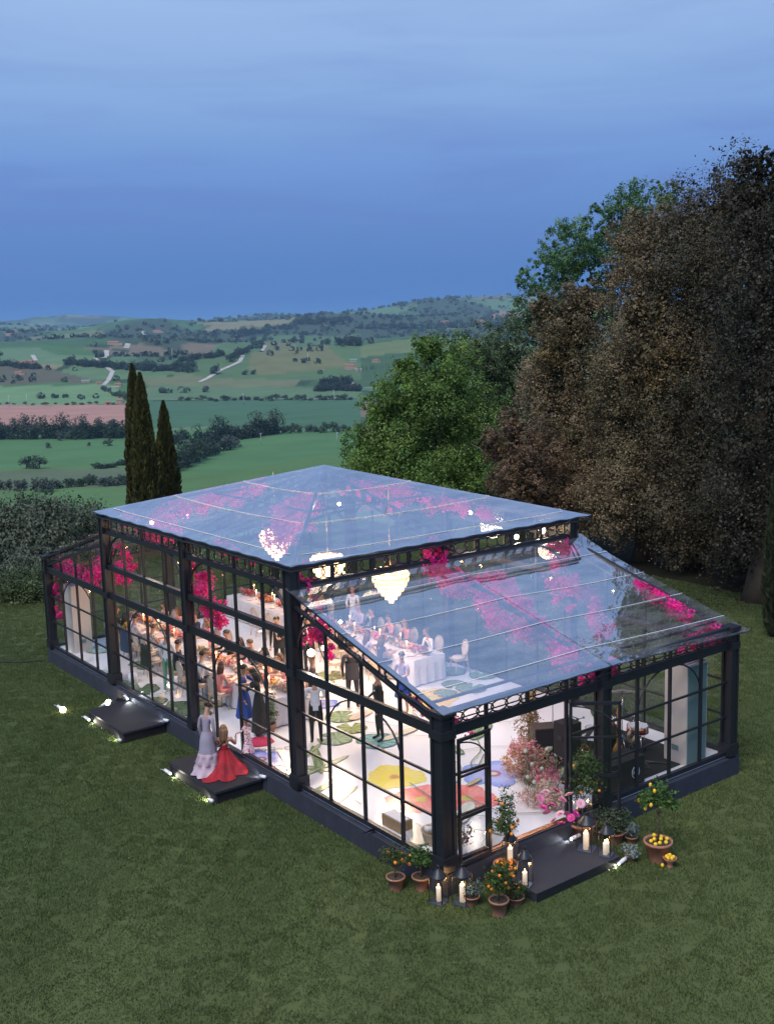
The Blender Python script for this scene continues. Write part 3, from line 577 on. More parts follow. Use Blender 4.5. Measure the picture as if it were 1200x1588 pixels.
belt(['dark'], 150, 195, 728, 722, 6, .35, .5, 'dark hedge bush above the scrub left of the cypresses', 'hedge bushes above the scrub', wid=1.5)
belt(['dark','mid'], 0, 190, 629, 627, 16, .3, .45, 'low hedge bush along the top of the brown field', 'hedge above the brown field', wid=1.8)
belt(['mid','dark'], 282, 545, 622, 620, 26, .45, .75, 'low hedge tree above the long dark green field', 'hedge above the dark green field', wid=1.7)
belt(['dark'], 492, 556, 606, 606, 14, 1.2, 1.8, 'tree in the dark wood left of the red roofed hamlet', 'dark wood by the hamlet')
belt(['dark'], 500, 540, 598, 596, 8, 1.6, 2.1, 'tall tree at the back of the dark wood by the hamlet', 'tall trees of the dark wood')
belt(['dark','mid'], 356, 412, 562, 530, 14, 1.3, 1.9, 'tree lining the pale track up the hill', 'trees beside the hill track')
belt(['dark','tall'], 362, 412, 524, 518, 12, 1.7, 2.5, 'tree in the grove around the farm on top of the hill', 'grove of the hilltop farm')
belt(['tall','dark'], 412, 462, 512, 511, 14, 1.1, 1.7, 'tree in the row along the hilltop right of the farm', 'hilltop tree row')
belt(['dark'], 280, 345, 562, 553, 10, 1.3, 1.9, 'tree in the band across the green slope left of the track', 'tree band left of the track')
belt(['dark','mid'], 205, 300, 575, 578, 18, 1.4, 2.0, 'tree in the valley bottom wood behind the cypresses', 'valley bottom wood')
belt(['dark'], 105, 200, 566, 573, 18, 1.4, 2.0, 'tree in the long dark wood below the left hill', 'long wood below the left hill')
belt(['dark'], 0, 60, 568, 574, 10, 1.3, 1.9, 'tree around the hamlet at the left edge', 'trees around the left hamlet')
belt(['dark','mid'], 160, 196, 606, 622, 8, .8, 1.1, 'bush around the small farm buildings left of the cypresses', 'bushes by the small farm')
for px, py, s, lb in [(455,532,2.0,'round tree, leftmost of those standing alone on the green hill'),(468,533,1.9,'round tree beside its twin on the green hill'),(469,524,2.3,'larger dark tree near the hilltop row'),(508,534,2.3,'round lone tree on the right of the green hill'),(488,529,1.4,'small tree high on the green hill'),(380,581,1.1,'left tree of the pair at the foot of the track'),(393,581,1.1,'right tree of the pair at the foot of the track'),(333,580,2.2,'dark tree clump beside the lower end of the track'),(471,563,1.2,'flat bush in the middle of the olive slope')]: ftree('dark', px, py, s, lb)
belt(['dark'], 526, 556, 535, 537, 6, 2.0, 2.6, 'tree in the small copse right of the lone hill trees', 'small copse on the right slope')
belt(['dark'], 460, 540, 505, 502, 10, 3.0, 4.0, 'tree in the distant copse by the red farm on the ridge', 'distant ridge copse')
belt(['dark'], 560, 800, 512, 508, 26, 2.4, 3.6, 'tree in the distant wood below the red earth ridge', 'distant wood on the right')
belt(['cyp'], 556, 580, 578, 575, 5, .8, 1.0, 'thin dark cypress by the hamlet', 'cypresses by the hamlet', wid=.4)

# ------------------------------------------------------------------ farmhouses
STUCCO = mat('pale stucco', (.42,.30,.22), .9, var=.15, vscale=.6); TERRA = mat('roof tiles', (.36,.13,.08), .9, var=.25, vscale=1.5); DARKW = mat('dark window', (.03,.03,.035), .3); CON = mat('grey shed sheet', (.34,.34,.36), .8, var=.1, vscale=.5)
def house(px, py, w, d, h, label, roofm=None, wallm=None, rz=.3, name='farmhouse', cat='house', wing=True):
    if w > 18: w *= .62; d *= .62; h *= .7
    x, y, z, r = ground_at(px, py); t_ = thing(name, label, cat, (x, y, z), rz); wallm = wallm or STUCCO; roofm = roofm or TERRA
    MB().box((0, 0, h/2-1), (w, d, h+2)).build('wall', wallm, t_)
    m = MB(); e = .6; rh = w*.16 if d > w else d*.2
    m.add([(-w/2-e,-d/2-e,h),(w/2+e,-d/2-e,h),(w/2+e,d/2+e,h),(-w/2-e,d/2+e,h),(-w/2-e,0,h+rh),(w/2+e,0,h+rh)], [(0,1,5,4),(2,3,4,5),(1,2,5),(3,0,4),(3,2,1,0)]); rf = m.build('roof', roofm, t_)
    if roofm is TERRA: MB().box((w*.22, d*.12, h+rh+.4), (.9, .9, 2.2)).build('chimney', wallm, rf)
    nwin = max(2, int(w/4)); wm = MB().box((0, 0, 0), (1.1, .14, 1.5)).mesh('window', DARKW)
    for i in range(nwin):
        for fl in range(max(1, int(h/3.2))): link('window', wm, t_, (-w/2+(i+.5)*w/nwin, -d/2-.05, 1.7+fl*3.1))
    if wing:
        MB().box((w*.68, 0, h*.3-1), (w*.36, d*.8, h*.6+2)).build('annex', wallm, t_); m = MB()
        a, b_ = w*.5+.05, w*.86+.5; m.add([(a,-d*.45,h*.85),(b_,-d*.45,h*.62),(b_,d*.45,h*.62),(a,d*.45,h*.85),(a,-d*.45,h*.8),(b_,-d*.45,h*.57),(b_,d*.45,h*.57),(a,d*.45,h*.8)], [(0,1,2,3),(7,6,5,4),(0,4,5,1),(1,5,6,2),(2,6,7,3),(3,7,4,0)]); m.build('annex_roof', roofm, t_)
    return t_
house(186, 627, 9, 8, 6, 'pink farmhouse at the corner of the brown field, left of the cypresses', rz=-.4)
house(168, 627, 9, 6, 3, 'low pale barn beside the pink farmhouse', rz=-.5, name='barn', cat='barn', wing=False)
house(184, 600, 12, 8, 4, 'small red roofed house at the bend of the white track', rz=-.6, wing=False)
house(134, 593, 26, 10, 4.5, 'long pale shed beside the white track on the left', roofm=CON, rz=-.7, name='shed', cat='shed', wing=False)
house(154, 597, 10, 8, 4, 'small house with trees right of the long pale shed', rz=-.2, wing=False)
house(34, 566, 24, 14, 8, 'farmhouse of the hamlet at the left edge, largest orange one', rz=-.4); house(46, 566, 16, 11, 7, 'second orange house of the left hamlet, right of the largest', rz=-.7)
house(22, 568, 16, 10, 6, 'pale grey house at the left end of the left hamlet', roofm=CON, rz=-.9, wing=False); house(30, 582, 14, 9, 5, 'low house below the left hamlet', rz=-.6)
house(176, 535, 46, 20, 11, 'pink farmhouse in the middle of the distant wooded slope', rz=-.5); house(244, 516, 50, 22, 11, 'distant orange farmhouse right of the winding road', rz=-.7)
house(394, 516, 26, 16, 9, 'red roofed farmhouse among trees on top of the green hill', rz=-.6); house(372, 528, 14, 10, 5, 'small pale farm building below the hilltop farm', rz=-.6, wing=False)
house(505, 506, 42, 20, 10, 'distant red house beside the ridge copse', rz=-.5, wing=False)
house(542, 574, 17, 12, 8, 'orange house of the hamlet left of the bright green tree', rz=-.5); house(556, 577, 22, 10, 5, 'long grey roofed barn of the right hamlet', roofm=CON, rz=-.5, name='barn', cat='barn', wing=False)
house(548, 562, 15, 8, 4, 'turquoise roofed shed above the orange hamlet house', roofm=mat('turquoise sheet', (.08,.38,.36), .7), rz=-.5, name='shed', cat='shed', wing=False)
house(582, 562, 20, 12, 8, 'orange house at the right end of the right hamlet', rz=-.4); house(17, 521, 60, 24, 9, 'faint red house on the far left slope', rz=-.6, wing=False)
house(690, 502, 60, 24, 12, 'far red house on the ridge above the dull green tree', rz=-.5, wing=False); house(745, 500, 60, 24, 12, 'far pale house on the ridge close to the brown oaks', rz=-.5, wing=False)
POLE = mat('grey pole', (.42,.42,.45), .7)
for px, py, lb in [(378,628,'thin grey power pole above the dark green field'),(518,623,'grey power pole by the ochre earth patch'),(405,690,'single grey pole in front of the dark copse'),(523,688,'grey pole with crossbar near the bright green tree'),(15,632,'left thin pole at the top of the brown field'),(43,631,'right thin pole at the top of the brown field'),(268,560,'far thin pole on the distant slope'),(478,566,'thin pole on the olive slope')]:
    x, y, z, r = ground_at(px, py); t_ = thing('power_pole', lb, 'pole', (x, y, z), -.5); MB().tube([(0,0,-1),(0,0,r*.0105)], [.22*max(1,r/900), .15*max(1,r/900)], 6).build('mast', POLE, t_); MB().box((0,0,r*.0100), (r*.003, .2, .2)).build('crossarm', POLE, t_)
# ------------------------------------------------------------------ glass pavilion
BX, LY = 8.62, 20.0
H1, H2, H22, H3, H4 = 2.65, 3.05, 3.48, 4.52, 4.99
IRON = mat('black painted steel', (.016,.018,.024), .42, var=.15, vscale=4, bump=.15, bscale=60)
PLINTH = mat('dark plinth cladding', (.028,.032,.048), .75, var=.2, vscale=3, bump=.3, bscale=90)
PANE = glass_mat('clear pane', (.96,.97,.97), .05, .55, 4.0, gl=(.9,.95,1))
FILM = glass_mat('clear roof film', (.94,.95,.98), .085, .95, 1.55, rough=.02, wave=.10, wscale=.55, gl=(.86,.92,1), streak=.045)
SEAM = mat('welded film seam', (.88,.90,.95), .5, alpha=.85)
pav = thing('glass_pavilion', 'black steel and clear glass pavilion with a pyramid roof and two lean-to wings', 'pavilion', (0, 0, 0))
def pbar(name, p, q, w, h, m=IRON): return MB().bar(p, q, w, h).build(name, m, pav)
# plinth
PZ = -.52
for c, d in (((.06, LY/2, PZ/2-.03), (.40, LY+.28, -PZ-.06)), ((BX+.02, LY/2, PZ/2-.03), (.40, LY+.28, -PZ-.06)), ((BX/2+.04, .06, PZ/2-.03), (BX-.45, .40, -PZ-.06)), ((BX/2+.04, LY-.06, PZ/2-.03), (BX-.45, .40, -PZ-.06))):
    MB().box(c, d).build('plinth', PLINTH, pav)
# floor deck
FLOORM = mat('gloss white printed floor', (.80,.79,.80), .16, var=.05, vscale=.35, spec=.6)
fl = MB().box((BX/2, LY/2, -.05), (BX-.02, LY-.02, .1)).build('floor', FLOORM); tag(fl, kind='structure')
sides = {'A': (lambda u, z, o=0: (-o, u, z), LY), 'C': (lambda u, z, o=0: (BX+o, u, z), LY), 'B': (lambda u, z, o=0: (u, -o, z), BX), 'D': (lambda u, z, o=0: (u, LY+o, z), BX)}
# posts
def post(x, y, z1, w=.26, name='post', blk=True):
    m = MB().box((x, y, z1/2), (w*.82, w*.82, z1))
    for sx in (-1, 1):
        for sy in (-1, 1): m.box((x+sx*w*.40, y+sy*w*.40, z1/2+.003), (w*.2, w*.2, z1-.01))
    if blk: m.box((x, y, .14), (w*1.18, w*1.18, .28)).box((x, y, min(z1, H1)-.02), (w*1.1, w*1.1, .16)).box((x, y, z1-.02), (w*1.15, w*1.15, .1))
    for k in range(6): m.ball((x-w*.5, y-w*.5+.02, .25+k*z1/6.5), .014, 5, 4)
    return m.build(name, IRON, pav)
for x in (0, BX):
    post(x, 0, H2, .33 if x == 0 else .28); post(x, LY, H2)
    for y in (5, 15): post(x, y, H4, .28)
    post(x, 10, H4, .24)
post(BX/2, 0, H2); post(BX/2, LY, H2)
pane_cache = {}
def pane(P, u0, u1, z0, z1, z0b=None, z1b=None):
    z0b = z0 if z0b is None else z0b; z1b = z1 if z1b is None else z1b; c = Vector(P((u0+u1)/2, (z0+z1)/2))
    V = [Vector(P(u0, z0))-c, Vector(P(u1, z0b))-c, Vector(P(u1, z1b))-c, Vector(P(u0, z1))-c]
    key = tuple(round(k, 3) for v in V for k in v)
    if key not in pane_cache: pane_cache[key] = MB().add(V, [(0, 1, 2, 3)]).mesh('pane', PANE)
    link('pane', pane_cache[key], pav, c)
def arc_pts(P, cu, cz, ru, rz_, a0, a1, n=14): return [P(cu+ru*math.cos(a0+(a1-a0)*i/n), cz+rz_*math.sin(a0+(a1-a0)*i/n)) for i in range(n+1)]
def arc(P, cu, cz, ru, rz_, a0, a1, r, name='curved_brace'): MB().tube(arc_pts(P, cu, cz, ru, rz_, a0, a1), r, 6).build(name, IRON, pav)
ring_me = {}
def rings(P, u0, u1, z0, z1, key):
    """a row of overlapping oval rings inside the band"""
    zc = (z0+z1)/2; rz_ = (z1-z0)/2-.02; n = max(1, round((u1-u0)/.36)); du = (u1-u0)/n
    a = Vector(P(0, 0)); ax = (Vector(P(1, 0))-a)
    k = (key, round(rz_, 3))
    if k not in ring_me:
        m = MB(); m.tube([tuple(ax*(math.cos(t)*.215)+Vector((0, 0, rz_*math.sin(t)))) for t in [2*math.pi*i/18 for i in range(18)]], .016, 4, closed=True); ring_me[k] = m.mesh('ring', IRON)
    for i in range(n): link('ring', ring_me[k], pav, P(u0+(i+.5)*du, zc))
def gable_z(u):  # underside of the wing roof along sides A and C
    d = u if u <= 5 else LY-u; return H2-.02+(4.46-H2)*d/5
for key in 'ABCD':
    P, Lk = sides[key]; du = 1.25 if key in 'AC' else BX/8; nb = int(round(Lk/du))
    # bottom rail and transoms, cut at the posts
    bays = [(0, 5), (5, 10), (10, 15), (15, 20)] if key in 'AC' else [(0, BX/2), (BX/2, BX)]
    for b0, b1 in bays:
        a_, z_ = b0+.13, b1-.13; main = key in 'AC' and 5 <= b0 < 15
        if key == 'B' and b0 == 0: pbar('sill_rail', P(a_, .05), P(du-.04, .05), .09, .10); pbar('sill_rail', P(du*3+.04, .05), P(z_, .05), .09, .10); pbar('threshold', P(du, .012), P(du*3, .012), .12, .024, mat('copper threshold', (.45,.22,.13), .3, 1.0))
        elif key == 'A' and b0 == 5: pbar('sill_rail', P(a_, .05), P(7.46, .05), .09, .10); pbar('sill_rail', P(8.79, .05), P(z_, .05), .09, .10); pbar('threshold', P(7.46, .012), P(8.79, .012), .12, .024)
        else: pbar('sill_rail', P(a_, .05), P(z_, .05), .09, .10)
        pbar('transom', P(a_, H1), P(z_, H1), .12, .15); MB().bar(P(a_, H1+.085, .05), P(z_, H1+.085, .05), .03, .03).bar(P(a_, H1-.085, .05), P(z_, H1-.085, .05), .03, .03).build('moulding', IRON, pav)
        if main:
            pbar('transom', P(a_, H22), P(z_, H22), .12, .15); pbar('frieze_rail', P(a_, H3), P(z_, H3), .12, .13); pbar('eave_beam', P(a_, H4-.03), P(z_, H4-.03), .12, .11)
            rings(P, a_, z_, H3+.06, H4-.08, key)
            arc(P, b0+.14+1.15, H22+.08, 1.15, .95, math.pi/2, math.pi, .038); arc(P, b1-.14-1.15, H22+.08, 1.15, .95, 0, math.pi/2, .038)
        if key in 'BD':
            pbar('eave_beam', P(a_, H2-.02), P(z_, H2-.02), .10, .08); rings(P, a_, z_, H1+.07, H2-.07, key)
        # door arches under the transom
        c = (b0+b1)/2
        if not (key == 'B' and b0 == 0): arc(P, c, H1-.95, du, .88, 0, math.pi, .02, 'arch_bar')
    # mullions
    for i in range(1, nb):
        u = i*du
        if key in 'AC' and i % 4 == 0 or key in 'BD' and i == 4: continue
        if key in 'AC': top = H4-.09 if 5 < u < 15 else gable_z(u)-.3
        else: top = H2-.06
        z0 = .10; 
        if key == 'B' and i == 2: z0 = H1+.07
        pbar('mullion', P(u, z0), P(u, top), .06, .065)
    # thin glazing rails and panes
    for i in range(nb):
        u0, u1 = i*du, (i+1)*du; opening = (key == 'B' and i in (1, 2)) or (key == 'A' and i == 6)
        if (key in 'AC' and i % 4 == 0) or (key in 'BD' and i % 4 == 0): e0 = .13
        else: e0 = .03
        e1 = .13 if (i+1) % 4 == 0 else .03
        lv = [.10, .93, 1.76, H1-.075]
        if not opening:
            for z in lv[1:3]: pbar('glazing_bar', P(u0+e0, z), P(u1-e1, z), .04, .045)
            for k in range(3): pane(P, u0, u1, lv[k], lv[k+1])
        if key in 'BD': pane(P, u0, u1, H1+.07, H2-.06)
        elif 4 <= i < 12: pane(P, u0, u1, H1+.07, H22-.07); pane(P, u0, u1, H22+.07, H3-.06); pane(P, u0, u1, H3+.06, H4-.08)
        else: pane(P, u0, u1, H1+.07, gable_z(u0)-.3, None, gable_z(u1)-.3)
    # perforated raking trusses over the wings
    if key in 'AC':
        for s in (0, 1):
            U = (lambda t: 5-t) if s == 0 else (lambda t: 15+t)   # t runs down the slope from the main post
            Z = lambda t, dz_=(.09 if key == 'C' and s == 0 else 0): 4.46-dz_*min(1, t)-(4.46-H2)*t/5
            a_, b_ = .13, 4.87
            m = MB().bar(P(U(a_), Z(a_)-.03), P(U(b_), Z(b_)-.03), .11, .07).bar(P(U(a_), Z(a_)-.30), P(U(b_), Z(b_)-.30), .09, .06); m.build('rafter', IRON, pav)
            m = MB(); cells = []; t_ = .35
            while t_ < 4.6:
                for L_ in (.20, .17, .17, .55, .17, .42): cells.append((t_, min(t_+L_, 4.75))); t_ += L_+.0
            for c0, c1 in cells:
                if c1-c0 < .1: continue
                Lc = c1-c0; oc = [(c0, -.065), (c1, -.065), (c1, -.27), (c0, -.27)]; cx = (c0+c1)/2; ho = []
                for q in range(12):
                    t = 2*math.pi*q/12+math.pi/12; rr_ = .062; ex = max(0, Lc/2-.025-rr_); ho.append((cx+math.copysign(ex, math.cos(t))+math.cos(t)*rr_, -.167+math.sin(t)*rr_))
                o_ = [(c1, -.167), (c1, -.065), (cx, -.065), (c0, -.065), (c0, -.167), (c0, -.27), (cx, -.27), (c1, -.27)]
                near = [min(range(8), key=lambda w: (o_[w][0]-h_[0])**2+(o_[w][1]-h_[1])**2*1.0) for h_ in ho]
                for off in (-.012, .012):
                    V = [P(U(t), Z(t)+z, off) for t, z in o_+ho]; F = []
                    for q in range(12):
                        q2 = (q+1) % 12; n1_, n2_ = near[q], near[q2]; F.append((8+q, 8+q2, n2_) if n1_ == n2_ else (8+q, 8+q2, n2_, n1_))
                    m.add(V, F)
            m.build('pierced_plate', IRON, pav)
            # curved corner pieces
            tp = [P(U(5-.14-1.15+1.15*math.sin(x)), H1+.08+(.0+ (Z(3.7)-.33-H1-.08))*math.cos(x)) for x in [math.pi/2*i/12 for i in range(13)]]
            MB().tube(tp, .038, 6).build('curved_brace', IRON, pav)
            tp = [P(U(.14+.7-.7*math.cos(x)), Z(.84)-1.0+.62*math.sin(x)) for x in [math.pi/2*i/10 for i in range(11)]]; MB().tube(tp, .03, 6).build('curved_brace', IRON, pav)
# frieze band across the hall at both wing junctions, seen above the wing roofs
for y, s in ((5, 1), (15, -1)):
    P = lambda u, z, o=0, y=y, s=s: (u, y-o*s, z)
    for b0, b1 in ((0, BX/2), (BX/2, BX)):
        a_, z_ = b0+(.14 if b0 == 0 else .0), b1-(.14 if b1 == BX else .0)
        pbar('frieze_rail', P(a_, H3), P(z_, H3), .12, .13); pbar('eave_beam', P(a_, H4-.03), P(z_, H4-.03), .12, .11); rings(P, a_, z_, H3+.06, H4-.08, 'B')
    for i in range(1, 8): pbar('mullion', P(i*BX/8, H3+.06), P(i*BX/8, H4-.08), .07, .07)
    for i in range(8): pane(P, i*BX/8, (i+1)*BX/8, H3+.06, H4-.08)
    for c0, sg in ((.14, 1), (BX-.14, -1)):
        MB().tube([P(c0+sg*(1.3-1.3*math.cos(x)), H3-1.2+1.12*math.sin(x)) for x in [math.pi/2*i/12 for i in range(13)]], .04, 6).build('curved_brace', IRON, pav)
# wing roof frames
for s in (0, 1):
    Yf = (lambda t: 5-t) if s == 0 else (lambda t: 15+t)
    zf = lambda t: 4.43-(4.46-H2)*t/5
    for x in (BX/2,): MB().bar((x, Yf(.1), zf(.1)-.05), (x, Yf(4.9), zf(4.9)-.05), .10, .08).bar((x, Yf(.1), zf(.1)-.34), (x, Yf(4.9), zf(4.9)-.34), .08, .06).build('rafter', IRON, pav)
    pbar('purlin', (.1, Yf(4.62), zf(4.62)-.02), (BX-.1, Yf(4.62), zf(4.62)-.02), .05, .05)
    # film sheets, seams and laced edges
    ex = 4.5 if s == 0 else 4.5
    for h, (x0, x1) in enumerate(((-.16, BX/2-.01), (BX/2+.01, BX+.42))):
        n = 10; V = []; g = random.Random(h+s*7)
        for i in range(n+1):
            for j in range(n+1):
                u, t = i/n, j/n*5.28; sag = .035*math.sin(math.pi*u)*math.sin(math.pi*j/n)
                V.append((x0+(x1-x0)*u, Yf(-.02+t), 4.53-(4.53-3.10)*t/5.15-sag+(-.14*u)*(h == 1)*math.sin(math.pi*.5*min(1, t/1.5))))
        m = MB(); m.add(V, [(i*(n+1)+j, (i+1)*(n+1)+j, (i+1)*(n+1)+j+1, i*(n+1)+j+1) for i in range(n) for j in range(n)], 0, True)
        sh = m.build('roof_film', FILM, pav)
        m = MB(); fz = lambda t: 4.533-(4.53-3.10)*t/5.15
        for t in (.9, 2.1, 3.3, 4.5):
            for q in range(8):
                ua, ub = q/8+.002, (q+1)/8-.0; f_ = lambda u: .035*math.sin(math.pi*u)*math.sin(math.pi*t/5.28)-(-.14*u)*(h == 1)*math.sin(math.pi*.5*min(1, t/1.5))
                m.bar((x0+(x1-x0)*ua, Yf(t), fz(t)-f_(ua)+.006), (x0+(x1-x0)*ub, Yf(t), fz(t)-f_(ub)+.006), .020, .004)
        m.build('seam', SEAM, sh)
        m = MB(); pts = [(x0+(x1-x0)*i/24, Yf(5.25), fz(5.25)+.004+.006*math.sin(i*2.1)+(-.14*i/24)*(h == 1)) for i in range(25)]; m.tube(pts, .011, 5)
        m.build('edge_rope', mat('wet black webbing', (.03,.035,.05), .3), sh)
    MB().bar((-.12, Yf(5.16), 2.90), (BX+.30, Yf(5.16), 2.90), .02, .02).build('gutter_rail', IRON, pav)
# main roof
AP = Vector((BX/2, 10, 6.42)); EZ = 5.06
CR4 = [Vector((-.22, 4.62, EZ)), Vector((BX+.42, 4.62, EZ)), Vector((BX+.42, 15.38, EZ)), Vector((-.22, 15.38, EZ))]
for i in range(4):
    a, b_ = CR4[i], CR4[(i+1) % 4]; n = 12; V = []; F = []; idx = {}
    for r_ in range(n+1):
        for c_ in range(n-r_+1):
            k = r_/n; l = c_/n; p = a*(1-k-l)+b_*l+AP*k; w = min(k, l, 1-k-l)*3
            idx[(r_, c_)] = len(V); V.append(p-Vector((0, 0, .06*math.sin(min(1, w)*math.pi/2))))
    for r_ in range(n):
        for c_ in range(n-r_):
            F.append((idx[(r_, c_)], idx[(r_, c_+1)], idx[(r_+1, c_)]))
            if c_ < n-r_-1: F.append((idx[(r_, c_+1)], idx[(r_+1, c_+1)], idx[(r_+1, c_)]))
    m = MB(); m.add(V, F, 0, True); sh = m.build('roof_film', FILM, pav)
    m = MB()
    for k in (.09, .36, .66):
        p0, p1 = a*(1-k)+AP*k, b_*(1-k)+AP*k; q0 = p0+(p1-p0)*.02; q1 = p1-(p1-p0)*.02
        for w_ in range(10):
            sg_ = lambda u: Vector((0, 0, .012-.06*math.sin(min(1, min((1-k)*u, (1-k)*(1-u), k)*3)*math.pi/2))); m.bar(q0.lerp(q1, w_/10)+sg_(w_/10), q0.lerp(q1, (w_+1)/10)+sg_((w_+1)/10), .024, .004)
    m.build('seam', SEAM, sh)
    m = MB(); g = random.Random(i); pts = []
    for q in range(49):
        k = q/48; p = a+(b_-a)*k; pts.append((p.x, p.y, p.z+.012*math.sin(q*1.7)+.006*g.random()))
    m.tube(pts, .018, 5)
    m.build('edge_rope', MATS['wet black webbing'], sh)
    MB().bar(a+Vector((0, 0, -.10)), b_+Vector((0, 0, -.10)), .03, .03).build('gutter_rail', IRON, pav)
    # hip rafter and valance ridge
    hp = CR4[i]*.96+AP*.04; MB().bar(hp-Vector((0, 0, .09)), AP-Vector((0, 0, .10)), .08, .08).build('hip_rafter', IRON, pav)
    mid = (a+b_)/2; mid = mid*.97+AP*.03
    m = MB().bar(mid-Vector((0, 0, .10)), AP-Vector((0, 0, .12)), .07, .05).bar(mid-Vector((0, 0, .36)), AP-Vector((0, 0, .42)), .07, .05)
    for q in range(1, 12): w = mid*(1-q/12)+AP*(q/12); m.bar(w-Vector((0, 0, .12)), w-Vector((0, 0, .38)), .05, .14)
    m.build('roof_truss', IRON, pav)
MB().bar(AP-Vector((0, 0, .08)), AP-Vector((0, 0, .75)), .10, .10).build('king_post', IRON, pav)
for x0, y0, x1, y1 in ((2.2, 7.6, BX-2.2, 7.6), (2.2, 12.4, BX-2.2, 12.4), (2.2, 7.6, 2.2, 12.4), (BX-2.2, 7.6, BX-2.2, 12.4)): pbar('purlin', (x0, y0, 5.64), (x1, y1, 5.64), .05, .05)
# tie beam under each eave of the hall
# open entrance doors
def door(hinge, dr, w=1.04, h=2.5, swap=False):
    f = MB(); hx, hy = hinge; ux, uy = dr; Pd = lambda u, z: (hx+ux*u, hy+uy*u, z)
    for u in (.03, w-.03): f.bar(Pd(u, .02), Pd(u, h), .05, .05)
    for z in (.05, h-.03): f.bar(Pd(.055, z), Pd(w-.055, z), .05, .06)
    for z in (.93, 1.76): f.bar(Pd(.055, z), Pd(w-.055, z), .035, .04)
    d = f.build('door_leaf', IRON, pav); uu = (0, 1) if not swap else (1, 0)
    MB().tube([Pd((w if swap else 0)+(-1 if swap else 1)*(w-.06)*math.cos(x)*1.0+0, 1.80+.62*math.sin(x)) for x in [math.pi/2*i/10 for i in range(11)]], .016, 5).build('arch_bar', IRON, d)
    MB().add([Pd(.05, .06), Pd(w-.05, .06), Pd(w-.05, h-.05), Pd(.05, h-.05)], [(0, 1, 2, 3)]).build('pane', PANE, d)
    MB().bar(Pd(w-.10, .96), Pd(.12, .96), .03, .03).tube([Pd(w-.08, 1.05), (Pd(w-.08, 1.05)[0]-.06, Pd(w-.08, 1.05)[1]-.07, 1.05), (Pd(w-.2, 1.05)[0]-.06, Pd(w-.2, 1.05)[1]-.07, 1.05)], .012, 5).build('handle', IRON, d)
    return d
door((BX/8*3, -.08), (.80, -.60)); door((BX/8-.0, -.10), (-.995, -.06), w=.86, swap=True)
# ------------------------------------------------------------------ chandeliers
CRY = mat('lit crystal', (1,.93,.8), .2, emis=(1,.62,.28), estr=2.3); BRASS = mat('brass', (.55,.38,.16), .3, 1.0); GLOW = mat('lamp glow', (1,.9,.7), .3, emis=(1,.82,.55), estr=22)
def chandelier(label, loc):
    t = thing('crystal_chandelier', label, 'chandelier', loc, 0, 'crystal chandeliers under the pyramid roof'); g = random.Random(3)
    tiers = [(.50, .36, 40), (.56, .30, 40), (.54, .16, 40), (.47, .02, 34), (.38, -.11, 28), (.28, -.23, 20), (.17, -.34, 13), (.06, -.44, 6)]
    m = MB()
    for r, z, n in tiers[:7]: m.tube([(r*math.cos(a), r*math.sin(a), z+.05) for a in [2*math.pi*i/20 for i in range(20)]], .012, 4, closed=True)
    m.build('ring_frame', BRASS, t); MB().tube([(0, 0, .3), (0, 0, 1.0)], .012, 5).tube([(0, 0, 1.0), (0, 0, 6.0-loc[2])], .008, 4).build('chain', BRASS, t)
    for r, z, n in tiers:
        m = MB()
        for rr_, n_, up2 in ((r, int(n*1.5), 0), (r*.8, n, .02), (r*.6, n*2//3, .04), (r*.4, n//2, .06), (r*.2, n//3, .08)):
            for i in range(max(3, n_)):
                a = 2*math.pi*i/max(3, n_)+g.random()*.1; x, y = rr_*math.cos(a), rr_*math.sin(a); s = .022; hh_ = .085
                m.add([(x-s, y, z+up2), (x, y-s, z+up2), (x+s, y, z+up2), (x, y+s, z+up2), (x, y, z+.03+up2), (x, y, z-hh_+up2)], [(0,1,4),(1,2,4),(2,3,4),(3,0,4),(1,0,5),(2,1,5),(3,2,5),(0,3,5)])
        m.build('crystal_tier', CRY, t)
    m = MB()
    for i in range(8): a = i*math.pi/4; m.tube([(.40*math.cos(a), .40*math.sin(a), .30), (.40*math.cos(a), .40*math.sin(a), .40)], [.02, .012], 6)
    m.build('bulb', GLOW, t)
    ld = bpy.data.lights.new('chandelier light', 'POINT'); ld.energy = 285; ld.color = (1, .71, .46); ld.shadow_soft_size = .42
    lo = bpy.data.objects.new('chandelier_light', ld); COL.objects.link(lo); lo.parent = t; lo.location = (0, 0, -.55); return t
def roof_z(x, y):
    if 4.8 < y < 15.2:
        a_ = min((x+.22)/(AP.x+.22), (BX+.42-x)/(BX+.42-AP.x), (y-4.62)/5.38, (15.38-y)/5.38); return EZ+(AP.z-EZ)*max(0, a_)-.08
    d = 5-y if y < 10 else y-15; return 4.53-1.43*max(0, d)/5.15-.10
CH = [('cut glass chandelier farthest from the open door, glowing beside the main roof corner', (4.31, 12.7, 3.85)), ('middle cut glass chandelier, seen through the ringed frieze next to the front main post', (4.31, 10.0, 3.5)), ('cut glass chandelier nearest the open door, hanging in full view above the wing roof edge', (4.31, 7.15, 3.55))]
for l_, p_ in CH: chandelier(l_, p_)
for o in [o for o in bpy.data.objects if o.name.startswith('crystal_tier') or o.name.startswith('ring_frame')]: o.scale = (.86, .86, .95)
